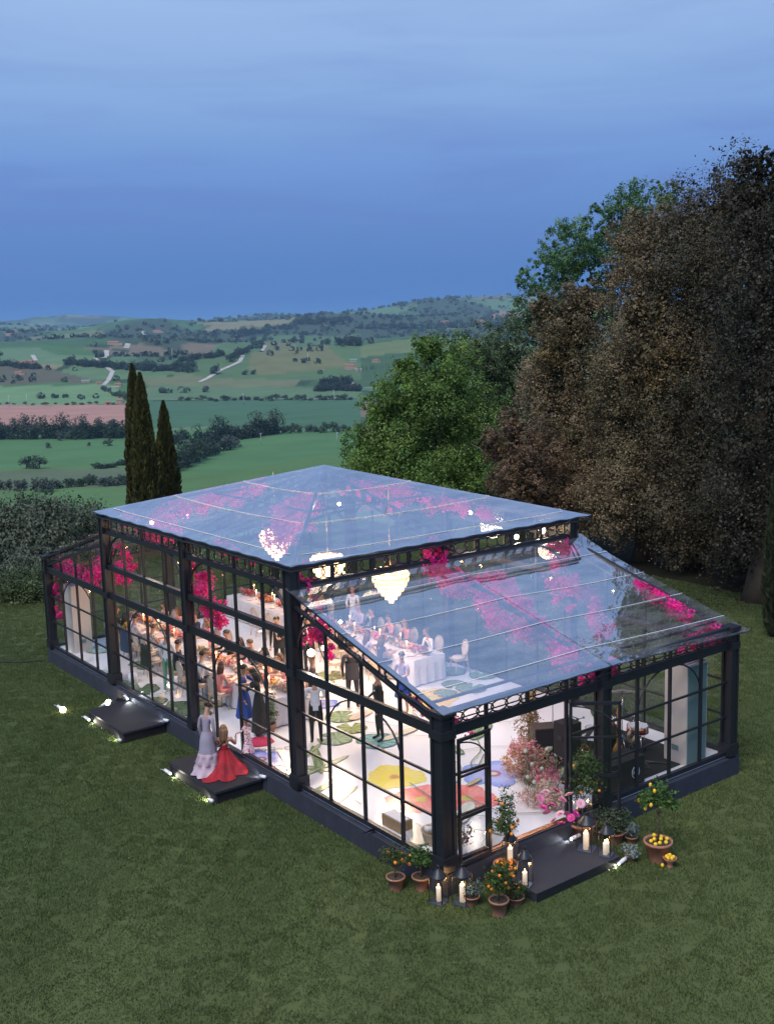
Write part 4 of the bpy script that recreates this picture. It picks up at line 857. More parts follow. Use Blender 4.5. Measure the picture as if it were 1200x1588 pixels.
# small stage lamps clamped to the steel
def stage_lamp(label, loc, aim, e=60, vis=.05, col=(1, .85, .68)):
    t = thing('stage_lamp', label, 'stage lamp', loc, 0, 'stage lamps clamped to the steel'); d = Vector(aim).normalized()
    MB().tube([-d*.12, d*.10], [.05, .065], 10).build('housing', IRON, t); MB().ball(tuple(d*.115), vis, 8, 6).build('lens', GLOW, t); MB().bar((0, 0, .04), (0, 0, .2), .02, .02).build('clamp', IRON, t)
    ld = bpy.data.lights.new('stage light', 'SPOT'); ld.energy = e*.35; ld.color = col; ld.spot_size = R(110); ld.spot_blend = .8; ld.shadow_soft_size = .06
    lo = bpy.data.objects.new('stage_light', ld); COL.objects.link(lo); lo.parent = t; lo.location = tuple(d*.2); lo.rotation_euler = d.to_track_quat('-Z', 'Y').to_euler()
stage_lamp('glaring stage lamp low on the inner side of the front main post among pink blossoms', (.62, 5.35, 2.95), (-.2, -.9, -.5), 260, .085)
stage_lamp('second glaring stage lamp just right of the one on the front main post', (.86, 5.22, 3.05), (.1, -.9, -.55), 260, .07)
stage_lamp('small stage lamp behind the pierced rafter of the front wing', (1.9, 6.0, 3.3), (-.3, -.8, -.4), 120, .045)
stage_lamp('stage lamp in the frieze near the rear right main post', (8.2, 5.6, 4.72), (-.7, -.5, -.4), 160, .10)
stage_lamp('round stage lamp in the frieze one panel left of the rear right main post', (7.3, 5.6, 4.66), (-.6, -.5, -.4), 120, .07)
stage_lamp('stage lamp high under the roof apex, left one', (3.9, 10.9, 5.5), (-.5, -.8, -.5), 100, .035); stage_lamp('stage lamp high under the roof apex, right one', (4.2, 9.2, 5.5), (-.5, -.8, -.5), 100, .05)
stage_lamp('stage lamp highest under the roof apex', (4.4, 10.2, 5.85), (-.5, -.8, -.5), 60, .04)
stage_lamp('stage lamp under the far left corner of the pyramid roof', (1.2, 14.4, 4.75), (-.5, -.8, -.5), 100, .06); stage_lamp('stage lamp near the far left corner of the pyramid roof, right of its neighbour', (2.1, 13.9, 4.95), (-.5, -.8, -.5), 100, .05)
stage_lamp('stage lamp on the back wall under the pyramid roof', (8.1, 8.3, 4.9), (-.7, -.5, -.4), 120, .06)
# ------------------------------------------------------------------ people
SKIN = mat('skin', (.46,.26,.18), .5, var=.06, vscale=12); SKIND = mat('tanned skin', (.33,.18,.12), .5, var=.06, vscale=12)
HAIRS = {'dark': mat('dark hair', (.022,.015,.012), .45, var=.3, vscale=30), 'brown': mat('brown hair', (.085,.045,.025), .45, var=.3, vscale=30), 'light': mat('light brown hair', (.22,.12,.06), .45, var=.3, vscale=30), 'grey': mat('grey hair', (.30,.28,.26), .6, var=.2, vscale=30)}
def cloth(name, col, rough=.8, **k): return mat(name, col, rough, bump=.25, bscale=14, var=k.pop('var', .12), vscale=k.pop('vscale', 5), **k)
BLK = cloth('black suit cloth', (.016,.016,.020)); NAVY = cloth('navy suit cloth', (.025,.035,.085)); WHT = cloth('white shirt cotton', (.72,.72,.76)); CHAR = cloth('charcoal suit cloth', (.05,.045,.055))
SHOE = mat('black leather shoe', (.012,.012,.012), .3)
def floral(name, a, b, c, s=14):
    m = bpy.data.materials.new(name); m.use_nodes = True; t = m.node_tree; p = t.nodes['Principled BSDF']; p.inputs['Roughness'].default_value = .8
    co = node(t, 'ShaderNodeTexCoord'); v = node(t, 'ShaderNodeTexVoronoi'); v.inputs['Scale'].default_value = s; t.links.new(co.outputs['Object'], v.inputs['Vector'])
    r = node(t, 'ShaderNodeValToRGB'); r.color_ramp.interpolation = 'CONSTANT'; e = r.color_ramp.elements; e[0].color = (*b, 1); e[1].position = .28; e[1].color = (*c, 1); q = e.new(.42); q.color = (*a, 1)
    t.links.new(v.outputs['Distance'], r.inputs[0]); t.links.new(r.outputs[0], p.inputs['Base Color']); MATS[name] = m; return m
def human(name, label, loc, face, pose='stand', fit=None, hair='dark', hairstyle='short', H=1.72, arms=('down', 'down'), skin=None, lean=0.0, headtilt=0.0, turn=0.0, group=None, fingers=True, body=1.0, sex='m'):
    """one continuous skinned figure; clothing zones are faces of the body, garments that stand off are children"""
    fit = fit or {}; skin = skin or SKIN; k = H/1.72; sw = .185 if sex == 'm' else .165; t = thing(name, label, 'person', loc, face, group)
    J = {}; st = pose
    if st == 'stand': pz = .93
    elif st == 'sit': pz = .54
    elif st == 'kneel': pz = .38
    cl = math.cos(lean); sl = math.sin(lean)
    def up(x, y, z): return (x, y*cl+z*sl, pz+z*cl-y*sl)       # torso frame, leaning forward about the hips
    J['pel'] = (0, 0, pz); J['wai'] = up(0, .0, .17); J['che'] = up(0, .015, .38); J['nek'] = up(0, 0, .55); J['hb'] = up(0, .015+.02*headtilt, .63)
    ht = headtilt; J['hm'] = up(turn*.02, .025+.07*ht, .72-.02*ht); J['ht'] = up(turn*.02, .02+.11*ht, .79-.03*ht)
    for s, S in ((-1, 'l'), (1, 'r')):
        J['sh'+S] = up(s*sw, 0, .475); hipx = .095
        J['hp'+S] = (s*hipx, 0, pz-.03)
        if st == 'stand': J['kn'+S] = (s*(hipx+.01), .015+(.02*s), .50); J['an'+S] = (s*(hipx+.015), -.02+.03*s, .09); J['to'+S] = (s*(hipx+.04), .13+.03*s, .035)
        elif st == 'sit': J['kn'+S] = (s*(hipx+.03), .43, .54); J['an'+S] = (s*(hipx+.03), .40, .10); J['to'+S] = (s*(hipx+.05), .55, .04)
        else: J['kn'+S] = (s*(hipx+.05), .36, .09); J['an'+S] = (s*(hipx+.03), -.10, .07); J['to'+S] = (s*(hipx+.03), -.24, .04)
        a = arms[0] if s < 0 else arms[1]; sh = J['sh'+S]
        if a == 'down': el = up(s*(sw+.055), -.015, .20); wr = (el[0]-s*.01, el[1]+.07, el[2]-.25); hd = (wr[0]-s*.01, wr[1]+.035, wr[2]-.09)
        elif a == 'front': el = up(s*(sw+.06), .05, .22); wr = (s*.06, el[1]+.20, el[2]-.06); hd = (wr[0]-s*.08, wr[1]+.02, wr[2]-.01)
        elif a == 'table': el = up(s*(sw+.06), .14, .24); wr = (s*.14, .40+sl*.4, max(.80, pz+.27)); hd = (s*.10, .48+sl*.4, wr[2]+.01)
        elif a == 'raise': el = up(s*(sw+.10), .16, .44); wr = (el[0]-s*.05, el[1]+.08, el[2]+.24); hd = (wr[0]-s*.01, wr[1]+.01, wr[2]+.09)
        elif a == 'hug': el = up(s*(sw+.05), .20, .34); wr = (s*.10, el[1]+.22, el[2]+.05); hd = (s*.02, wr[1]+.05, wr[2]+.02)
        elif a == 'reach': el = up(s*(sw+.07), .20, .26); wr = (el[0]-s*.02, el[1]+.22, el[2]+.02); hd = (wr[0]-s*.01, wr[1]+.085, wr[2]+.03)
        elif a == 'face': el = up(s*(sw+.06), .18, .28); wr = (s*.06, el[1]+.02, el[2]+.24); hd = (s*.04, wr[1]-.02, wr[2]+.08)
        else: el, wr, hd = a
        J['el'+S], J['wr'+S], J['hd'+S] = el, wr, hd
    b = body
    RD = {'pel': (.150*b, .105*b), 'wai': (.125*b, .095*b), 'che': (.158*b, .105*b), 'nek': (.052, .054), 'hb': (.058, .066), 'hm': (.077, .094), 'ht': (.062, .072)}
    for S in 'lr': RD.update({'sh'+S: (.062, .062), 'el'+S: (.044, .044), 'wr'+S: (.027, .027), 'hd'+S: (.034, .022), 'hp'+S: (.092, .092), 'kn'+S: (.060, .060), 'an'+S: (.038, .038), 'to'+S: (.036, .030)})
    if sex == 'f':
        RD['wai'] = (.105*b, .085*b); RD['che'] = (.135*b, .112*b); RD['pel'] = (.155*b, .11*b)
    names = list(J); ix = {n: i for i, n in enumerate(names)}
    ED = [('pel','wai','torso'),('wai','che','torso'),('che','nek','neck'),('nek','hb','neck'),('hb','hm','head'),('hm','ht','head')]
    for S in 'lr': ED += [('che','sh'+S,'shoulder'),('sh'+S,'el'+S,'uarm'),('el'+S,'wr'+S,'farm'),('wr'+S,'hd'+S,'hand'),('pel','hp'+S,'hip'),('hp'+S,'kn'+S,'thigh'),('kn'+S,'an'+S,'shin'),('an'+S,'to'+S,'foot')]
    me = bpy.data.meshes.new('sk'); me.from_pydata([tuple(c*k for c in J[n]) for n in names], [(ix[a], ix[c]) for a, c, _ in ED], []); so_ = bpy.data.objects.new('sk', me); COL.objects.link(so_)
    m1 = so_.modifiers.new('s', 'SKIN'); m1.branch_smoothing = .6; m1.use_smooth_shade = True
    for n in names: v = me.skin_vertices[0].data[ix[n]]; v.radius = tuple(c*k for c in RD[n]); v.use_root = n == 'pel'
    m2 = so_.modifiers.new('u', 'SUBSURF'); m2.levels = 1; m2.render_levels = 1
    dg = bpy.context.evaluated_depsgraph_get(); ev = so_.evaluated_get(dg); bm_ = bpy.data.meshes.new_from_object(ev, depsgraph=dg); COL.objects.unlink(so_); bpy.data.objects.remove(so_); bpy.data.meshes.remove(me)
    co = np.zeros(len(bm_.vertices)*3); bm_.vertices.foreach_get('co', co); co = co.reshape(-1, 3); PV = [tuple(p) for p in co]; PF = [tuple(p.vertices) for p in bm_.polygons]
    zone = ['shoulder','torso','neck','head','uarm','farm','hand','hip','thigh','shin','foot']; zi = {z: i for i, z in enumerate(zone)}
    A = np.array([J[a] for a, c, _ in ED])*k; Bb = np.array([J[c] for a, c, _ in ED])*k; cen = np.array([co[list(f)].mean(0) for f in PF])
    dA = Bb-A; tt = np.clip(((cen[:, None]-A)*dA).sum(2)/(dA*dA).sum(1), 0, 1); dd = np.linalg.norm(cen[:, None]-(A+tt[..., None]*dA), axis=2)/np.array([max(RD[a][0], RD[c][0])+.02 for a, c, _ in ED]); best = dd.argmin(1)
    mats_ = []; mi = {}
    def use(m):
        if m.name not in mi: mi[m.name] = len(mats_); mats_.append(m)
        return mi[m.name]
    m = MB(); zmat = {}
    fit = dict(fit); fit.get('torso') and fit.setdefault('shoulder', fit['torso'])
    for z in zone: zmat[z] = use(fit.get(z) or ({'neck': None, 'head': None, 'hand': None}.get(z, 0) is None and skin) or fit.get('all') or skin)
    m.v = PV; m.f = PF; m.m = [zmat[ED[i][2]] for i in best]; m.sm = [True]*len(PF)
    # features joined to the same skin: nose, ears, eyes, mouth, fingers
    hm = Vector(J['hm'])*k; fw = Vector((turn*.5, 1, -.55*ht-.3*sl)).normalized(); rt = fw.cross(Vector((0, 0, 1))).normalized(); u_ = rt.cross(fw); sI = use(skin); dk = use(HAIRS['dark']); lp = use(mat('lips', (.40,.10,.09), .4))
    def fp(x, y, z): return tuple(hm+rt*(x*k)+fw*(y*k)+u_*(z*k))
    m.tube([fp(0, .082, .02), fp(0, .100, -.012), fp(0, .086, -.02)], [.008*k, .013*k, .008*k], 5, sI)
    for s in (-1, 1): m.ball(fp(s*.030, .080, .018), .009*k, 5, 4, dk); m.ball(fp(s*.078, -.002, 0), (.010*k, .018*k, .028*k), 5, 4, sI); m.bar(fp(s*.016, .088, .036), fp(s*.044, .078, .036), .004*k, .005*k, mi=dk)
    m.bar(fp(-.022, .083, -.040), fp(.022, .083, -.040), .010*k, .009*k, mi=lp)
    if fingers:
        for S, s in (('l', -1), ('r', 1)):
            w_ = Vector(J['wr'+S]); h_ = Vector(J['hd'+S]); d = (h_-w_).normalized(); sd = d.cross(Vector((0, 1, 0)) if abs(d.y) < .8 else Vector((1, 0, 0))).normalized(); pl = sd.cross(d)
            for q, ln in enumerate((.060, .072, .066, .050)):
                o = h_+d*.012+sd*((q-1.5)*.017); m.tube([tuple(o*k), tuple((o+d*ln*.55+pl*.008)*k), tuple((o+d*ln+pl*.026)*k)], [.0095*k, .0085*k, .006*k], 5, sI)
            o = w_+d*.03-sd*.026; m.tube([tuple(o*k), tuple((o-sd*.022+d*.03)*k), tuple((o-sd*.024+d*.062)*k)], [.012*k, .010*k, .007*k], 5, sI)
    m.build('body', mats_, t)
    # hair
    hmat = HAIRS[hair]; h = MB(); n = 12
    V = []; F = []; 
    for i in range(7):
        ph = math.pi*(.02+.60*i/6)
        for j in range(n):
            th = 2*math.pi*j/n; front = max(0, math.sin(th)); p2 = ph*(1-.40*front*(i/6)); r_ = 1.0
            V.append(fp(.090*math.sin(p2)*math.cos(th), .102*math.sin(p2)*math.sin(th)-.008, .030+.088*math.cos(p2)))
    F = [(i*n+j, i*n+(j+1) % n, (i+1)*n+(j+1) % n, (i+1)*n+j) for i in range(6) for j in range(n)]+[tuple(range(n))[::-1]]
    h.add(V, F, 0, True)
    if hairstyle in ('long', 'half'):
        L_ = .34 if hairstyle == 'long' else .22
        for q in range(9):
            a = math.pi*(1.0+(q)/8*1.0); x, y = .080*math.cos(a), .085*math.sin(a); wv_ = .012*math.sin(q*2.3)
            h.tube([fp(x, y, .03), fp(x*1.12, y*1.05-.01, -.07), fp(x*1.05+wv_, y*1.15-.02, -.07-L_*.5), fp(x*.85-wv_, y*1.2-.02, -.06-L_*(.9+.1*math.sin(q)))], [.026*k, .034*k, .032*k, .012*k], 6)
    if hairstyle == 'bun': h.ball(fp(0, -.10, .06), .048*k, 8, 6)
    if hairstyle == 'tail': h.tube([fp(0, -.09, .05), fp(0, -.14, -.02), fp(.01, -.13, -.2), fp(0, -.11, -.3)], [.02, .035, .03, .008], 7)
    h.build('hair', hmat, t)
    # suit: shirt front, tie, lapels
    if fit.get('suit'):
        q = MB(); up_ = lambda x, y, z: tuple(c*k for c in up(x, y, z))
        q.add([up_(-.055, .118, .52), up_(.055, .118, .52), up_(.012, .138, .20), up_(-.012, .138, .20)], [(0, 1, 2, 3)]).add([up_(-.055, .10, .54), up_(.055, .10, .54), up_(.055, .118, .52), up_(-.055, .118, .52)], [(0, 1, 2, 3)]); q.build('shirt_front', WHT, t)
        MB().bar(up_(0, .128, .50), up_(0, .146, .24), .028, .008).build('tie', BLK, t)
        q = MB()
        for s in (-1, 1): q.add([up_(s*.058, .115, .53), up_(s*.10, .112, .45), up_(s*.030, .142, .16), up_(s*.010, .142, .19)], [(0, 1, 2, 3)])
        q.build('lapel', fit['suit'], t)
        if st == 'stand':
            MB().lathe([(.172*k, (pz+.30)*k), (.165*k, (pz+.12)*k), (.178*k, (pz-.06)*k), (.185*k, (pz-.13)*k)], (0, 0, 0), 18, cap=False, sx=1.0, sy=.72).build('jacket_skirt', fit['suit'], t)
    # skirts
    sk_ = fit.get('skirt')
    if sk_:
        mt, hem, rad, fr = sk_[:4]; top = pz+.14; prof = []; nn = 9
        for i in range(nn): s = i/(nn-1); prof.append(((.112+(.165-.112)*min(1, s*3.2)+(rad-.165)*s**1.7)*k, (top+(hem-top)*s)*k))
        MB().lathe(prof, (0, 0, 0), 40, cap=False, fn=lambda a, i: 1+fr*(i/8)**1.3*math.sin(a*9+i*.25)+fr*.4*(i/8)*math.sin(a*17+1), sy=.92).build('skirt', mt, t)
    return t
def suitfit(m, shoes=SHOE): return {'all': m, 'suit': m, 'foot': shoes}
def dressfit(m, sleeves=False, **k):
    d = {'torso': m, 'hip': m, 'thigh': m}
    if sleeves: d['uarm'] = m
    if sleeves == 2: d['farm'] = m
    d.update(k); return d
# ------------------------------------------------------------------ furniture and table settings
BEECH = mat('limed beech', (.52,.38,.27), .55, var=.15, vscale=6); CREAM = cloth('cream upholstery', (.62,.56,.50)); LINEN = cloth('pale linen', (.66,.63,.65), var=.06); PORC = mat('white porcelain', (.78,.78,.78), .15); GLS = glass_mat('table glass', (.93,.94,.95), .12, .7, 2.0); FLAME = mat('candle flame', (1,.7,.3), .4, emis=(1,.50,.14), estr=20); WAX = mat('ivory wax', (.78,.68,.55), .5, emis=(1,.6,.35), estr=.25); SILV = mat('silver cutlery', (.6,.6,.62), .25, 1.0)
def chair_proto():
    t = thing('dining_chair', 'chair', 'chair', (0, 0, 0)); m = MB()
    m.tube([(.20*math.cos(a), -.215-.035*math.sin(a), .74+.235*math.sin(a)) for a in [2*math.pi*i/20 for i in range(20)]], .019, 6, closed=True)
    m.build('back_frame', BEECH, t); V = [(.175*math.cos(a), -.215-.035*math.sin(a), .74+.205*math.sin(a)) for a in [2*math.pi*i/20 for i in range(20)]]
    MB().add([(x, y-.008, z) for x, y, z in V]+[(x, y+.012, z) for x, y, z in V], [tuple(range(20))[::-1], tuple(range(20, 40))]+[(i, (i+1) % 20, 20+(i+1) % 20, 20+i) for i in range(20)]).build('back_panel', CREAM, t)
    MB().box((0, 0, .43), (.44, .42, .045)).build('seat', BEECH, t); MB().lathe([(.19, .453), (.205, .47), (.19, .50), (.10, .512)], (0, 0, 0), 16, cap=True, sx=1.02).build('seat_cushion', CREAM, t)
    for x, y in ((-.18, .17), (.18, .17)): MB().tube([(x, y, .41), (x*1.02, y*1.03, .2), (x*1.04, y*1.06, 0)], [.022, .019, .013], 6).build('leg', BEECH, t)
    for x in (-.16, .16): MB().tube([(x*.95, -.205, .56), (x, -.19, .41), (x*1.05, -.24, .18), (x*1.08, -.28, 0)], [.018, .021, .018, .013], 6).build('leg', BEECH, t)
    return t
CHAIR = [chair_proto(), False]
def chair(x, y, rz, label, group='oval backed dining chairs'):
    t, used = CHAIR
    if used: return dup(t, (x, y, 0), rz, label, group)
    CHAIR[1] = True; t.location = (x, y, 0); t.rotation_euler = (0, 0, rz); t['label'] = label; t['group'] = group; return t
def tablecloth(x0, x1, y0, y1, label, zt=.762):
    m = MB(); n = 0; per = []
    def edge(a, b, k):
        for i in range(k): per.append((a[0]+(b[0]-a[0])*i/k, a[1]+(b[1]-a[1])*i/k))
    c = [(x0, y0), (x1, y0), (x1, y1), (x0, y1)]; kx = int((x1-x0)*22); ky = int((y1-y0)*22)
    edge(c[0], c[1], kx); edge(c[1], c[2], ky); edge(c[2], c[3], kx); edge(c[3], c[0], ky); N_ = len(per); V = []; cx, cyy = (x0+x1)/2, (y0+y1)/2
    for j, (z, o) in enumerate(((zt, -.012), (zt-.012, .006), (zt-.25, .018), (zt-.5, .03), (.03, .045))):
        for i, (x, y) in enumerate(per):
            w = o+(.022*math.sin(i*.93)+.012*math.sin(i*2.1+1))*(j/4)**1.2 if j > 1 else o; dx, dy = (0, 0)
            if abs(x-x0) < 1e-6: dx = -1
            if abs(x-x1) < 1e-6: dx = 1
            if abs(y-y0) < 1e-6: dy = -1
            if abs(y-y1) < 1e-6: dy = 1
            V.append((x+dx*w, y+dy*w, z))
    F = [(j*N_+i, (j+1)*N_+i, (j+1)*N_+(i+1) % N_, j*N_+(i+1) % N_) for j in range(4) for i in range(N_)]+[tuple(range(N_))]
    m.add(V, F, 0, False); m.sm = [True]*(len(F)-1)+[False]; tag(m.build('tablecloth', LINEN), label, 'tablecloth', 'pale floor length tablecloths')
def dtable(x0, x1, y0, y1, which):
    t = thing('banquet_table', 'long banquet table under a pale cloth, '+which, 'table', ((x0+x1)/2, (y0+y1)/2, 0), 0, 'long banquet tables'); w, d = x1-x0-.04, y1-y0-.04
    MB().box((0, 0, .73), (w, d, .04)).build('tabletop', BEECH, t)
    for sx in (-1, 1):
        for sy in (-1, 1): MB().box((sx*(w/2-.1), sy*(d/2-.15), .355), (.06, .06, .71)).build('leg', BEECH, t)
    tablecloth(x0, x1, y0, y1, 'pale cloth with hanging folds over the banquet table, '+which)
P_plate = MB().lathe([(.02, .001), (.10, .004), (.135, .018), (.128, .020), (.09, .010)], n=16).mesh('plate', PORC)
m_ = MB().lathe([(.032, 0), (.006, .008), (.006, .085), (.028, .11), (.036, .15), (.030, .19)], n=8, cap=False); P_glass = m_.mesh('wine_glass', GLS)
FL_SETS = {'pink': [((.75,.16,.30), 3), ((.80,.42,.45), 3), ((.70,.30,.10), 1.5), ((.60,.03,.12), 1), ((.06,.11,.03), 3), ((.72,.62,.50), 1.5)],
           'white': [((.75,.68,.62), 4), ((.70,.48,.45), 2), ((.06,.11,.04), 2), ((.75,.55,.15), 1)], 'warm': [((.80,.35,.18), 3), ((.75,.20,.25), 2), ((.78,.62,.42), 2), ((.08,.12,.03), 2)]}
def flowers(x, y, z, kind, seed, label, group, w=.26, h=.16, L_=.5):
    t = thing('flower_arrangement', label, 'flowers', (x, y, z), 0, group); MB().lathe([(.05, 0), (.08, .03), (.07, .07), (.075, .09)], n=12).build('vase', PORC, t)
    lo = [(0, (i-1)*L_*.5, .13, w*.55, L_*.4, h*.6) for i in range(3)]; link('blossoms', leaf_mesh('blossoms', lo, 760, .06, FL_SETS[kind], seed, clump=.22, shell=.4, percl=7, m=PETAL, aspect=.9), t)
def candle(x, y, z, h, label, group, r=.011):
    t = thing('taper_candle', label, 'candle', (x, y, z), 0, group); MB().lathe([(.035, 0), (.03, .01), (.012, .015), (.012, .035)], n=8).build('holder', BRASS, t); MB().tube([(0, 0, .03), (0, 0, h)], [r, r], 6).build('stick', WAX, t); MB().ball((0, 0, h+.03), (.017, .017, .036), 6, 5).build('flame', FLAME, t); return t
def table_glow(t, e):
    ld = bpy.data.lights.new('candle glow', 'POINT'); ld.energy = e; ld.color = (1, .50, .20); ld.shadow_soft_size = .06; lo = bpy.data.objects.new('candle_light', ld); COL.objects.link(lo); lo.parent = t; lo.location = (0, 0, .40)
def bottle(x, y, z, label, group=None, glassc=(.02,.03,.02)):
    MBx = MB().lathe([(.036, 0), (.038, .02), (.038, .18), (.014, .23), (.014, .29)], n=10); t = thing('wine_bottle', label, 'bottle', (x, y, z), 0, group); MBx.build('bottle_glass', mat('dark bottle glass', glassc, .1), t); MB().lathe([(.0385, .06), (.0388, .14)], n=10, cap=False).build('paper_label', WHT, t)
TB = {'nl': (1.50, 2.62, 8.55, 13.75, 'front left one nearest the side steps'), 'fl': (1.85, 2.95, 14.75, 19.1, 'far left one in the left wing'), 'nr': (6.25, 7.40, 8.75, 13.6, 'rear one facing the band'), 'fr': (6.30, 7.45, 14.9, 19.6, 'farthest one seen between the main bars')}
TN = {'nl': 'front left table', 'fl': 'far left table', 'nr': 'rear right table', 'fr': 'farthest table'}
for q, (x0, x1, y0, y1, w_) in TB.items():
    dtable(x0, x1, y0, y1, w_); n = int((y1-y0)/.72); ga = 'place settings on the '+TN[q]
    for i in range(n):
        y = y0+.45+i*(y1-y0-.9)/(n-1)
        for sx in (0, 1):
            x = x0+.26 if sx == 0 else x1-.26; o = link('plate', P_plate, None, (x, y, .763)); tag(o, '%s white dinner plate from the near end, %s side of the %s' % (ordw(i), ['window', 'hall'][sx], TN[q]), 'plate', 'dinner plates on the '+TN[q])
            for e in (0, 1): tag(link('wine_glass', P_glass, None, (x+(.16 if sx == 0 else -.16), y+.12-.1*e, .763)), '%s wine glass by the %s plate, %s side of the %s' % (['right', 'left'][e], ordw(i), ['window', 'hall'][sx], TN[q]), 'wine glass', 'wine glasses on the '+TN[q])
    g = random.Random(len(q)+int(y0)); kinds = {'nl': ['white','pink','warm','white','pink','warm','white'], 'fl': ['pink','pink','white','warm','pink'], 'nr': ['pink','white','pink','warm','white'], 'fr': ['white','pink','warm','pink']}[q]
    for i, kd in enumerate(kinds):
        y = y0+.5+i*(y1-y0-1.0)/(len(kinds)-1); flowers((x0+x1)/2+g.uniform(-.05, .05), y, .763, kd, 200+i+int(y0*3), {'pink': 'pink and magenta', 'white': 'creamy white', 'warm': 'peach and orange'}[kd]+' centrepiece, %s from the near end of the %s' % (ordw(i), TN[q]), 'centrepieces on the '+TN[q])
    for i in range(6 if q != 'fl' else 5):
        y = y0+.85+i*(y1-y0-1.6)/5; cn_ = candle((x0+x1)/2+(.14 if i % 2 else -.14), y, .763, .26+.05*(i % 3), 'lit taper candle, %s from the near end of the %s' % (ordw(i), TN[q]), 'lit tapers on the '+TN[q]); (i % 2 == 0) and table_glow(cn_, 9)
    for i in range(2): bottle((x0+x1)/2+.2, y0+1.5+i*1.9, .763, ['near', 'far'][i]+' dark wine bottle with white label on the '+TN[q], 'wine bottles on the '+TN[q])
# seated guests: (table, side, y, clothes, hair, style, sex, arms, label)
PK = cloth('pink satin', (.72,.30,.40)); PEACH = cloth('peach silk', (.80,.42,.28)); MUST = cloth('mustard cloth', (.55,.33,.06)); FLW = floral('white floral print', (.70,.68,.68), (.05,.08,.05), (.35,.30,.20), 22); LAV = cloth('lavender cloth', (.45,.40,.60)); TEAL = cloth('deep blue cloth', (.02,.06,.30)); ROSE = cloth('rose cloth', (.66,.26,.24)); GRN = cloth('sea green trousers', (.16,.36,.27))
def seat(q, side, y, clothes, hair, style, sex, label, arms=('table', 'table'), turn=0.0, ch=True, fitx=None, skin=None, off=0.0, lean=.12):
    x0, x1 = TB[q][:2]; x = x0-.34-off if side == 'w' else x1+.34+off; face = -math.pi/2 if side == 'w' else math.pi/2
    f = fitx or (suitfit(clothes) if (sex == 'm' and clothes is not WHT) else ({'torso': WHT, 'uarm': WHT, 'farm': WHT, 'hip': NAVY, 'thigh': NAVY, 'shin': NAVY, 'foot': SHOE} if clothes is WHT else dressfit(clothes, shin=clothes)))
    human('person', label, (x, y, 0), face, 'sit', f, hair, style, 1.76 if sex == 'm' else 1.68, arms, sex=sex, turn=turn, skin=skin, lean=lean, headtilt=.15, fingers=False)
    if ch: chair(x-.02 if side == 'w' else x+.02, y, face, 'chair of the '+label)
seat('nl','w',11.85,WHT,'dark','short','m','seated man in white shirt with a dark jacket hung behind',turn=.4)
seat('nl','w',12.6,FLW,'light','long','f','light brown haired seated woman in white floral dress')
seat('nl','e',13.35,BLK,'dark','short','m','man in black suit at the far end of the front left table',turn=-.3)
seat('nl','e',12.55,PK,'dark','half','f','seated dark haired woman in pink satin top facing the glass')
seat('nl','e',11.95,NAVY,'brown','short','m','seated bearded man in navy suit holding up a phone',arms=('raise','table'),turn=.5)
seat('nl','e',11.15,PEACH,'dark','long','f','seated woman with long dark hair and peach dress looking left',turn=.6)
seat('nl','e',10.35,PK,'brown','long','f','laughing seated woman in pale pink, between peach dress and cream shawl')
seat('nl','e',9.45,PEACH,'brown','long','f','seated woman with long brown hair and peach shawl nearest the main post')
seat('fl','w',17.75,MUST,'dark','long','f','seated woman in mustard top with long dark hair, leftmost guest')
seat('fl','w',17.0,WHT,'dark','short','m','seated man in white shirt leaning in beside the woman in mustard',turn=-.4)
seat('fl','w',15.7,FLW,'brown','bun','f','seated woman in white floral dress with hair up, far left table')
seat('fl','e',17.2,ROSE,'brown','half','f','seated woman in bronze dress facing the glass at the far left table')
seat('fl','e',16.0,NAVY,'brown','short','m','seated bearded man in blue jacket at the far left table',turn=.3)
seat('nr','w',10.6,LAV,'brown','long','f','seated woman in lavender with back to the dance floor')
seat('nr','w',9.9,NAVY,'brown','half','f','seated woman wrapped in dark blue at the rear right table, back turned')
seat('nr','w',11.9,BLK,'dark','short','m','seated man in black with back turned, middle of the rear right table')
seat('nr','e',9.7,WHT,'light','bun','f','woman in white leaning over the bare end of the rear right table',lean=.35)
seat('nr','e',10.9,ROSE,'light','long','f','light haired woman in rose at the rear right table')
seat('nr','e',11.7,PK,'brown','short','f','seated woman in pink top, rear right table, third from its bare end')
seat('nr','e',12.6,BLK,'dark','short','m','seated man in black facing the camera, rear right table')
seat('nr','e',13.3,LAV,'grey','short','m','grey haired man in lavender shirt, rear right table',fitx={'torso': LAV, 'uarm': LAV, 'farm': LAV, 'hip': NAVY, 'thigh': NAVY, 'shin': NAVY, 'foot': SHOE})
seat('fr','e',18.6,BLK,'brown','short','m','seated brown haired man in black facing the camera at the farthest table')
seat('fr','e',16.2,WHT,'light','long','f','fair haired seated woman in white at the farthest table'); seat('fr','e',17.4,PK,'dark','long','f','dark haired seated woman in pink at the farthest table')
seat('nl','w',10.75,ROSE,'brown','half','f','brown haired woman in rose seated right of the man in white')
seat('nl','w',13.35,NAVY,'dark','short','m','man in navy, back to the glass, far end of front left table')
seat('fl','w',18.45,BLK,'brown','short','m','seated man in black beyond the woman in mustard')
seat('fl','e',18.2,PEACH,'dark','half','f','seated dark haired woman in peach, far end of the far left table')
seat('fl','e',15.2,PK,'light','long','f','fair haired seated woman in pink, near end of the far left table')
seat('nr','w',12.75,PEACH,'brown','bun','f','seated woman in peach with hair up, back turned, rear right table')
seat('fr','e',15.5,NAVY,'brown','short','m','seated man in navy at the near end of the farthest table')
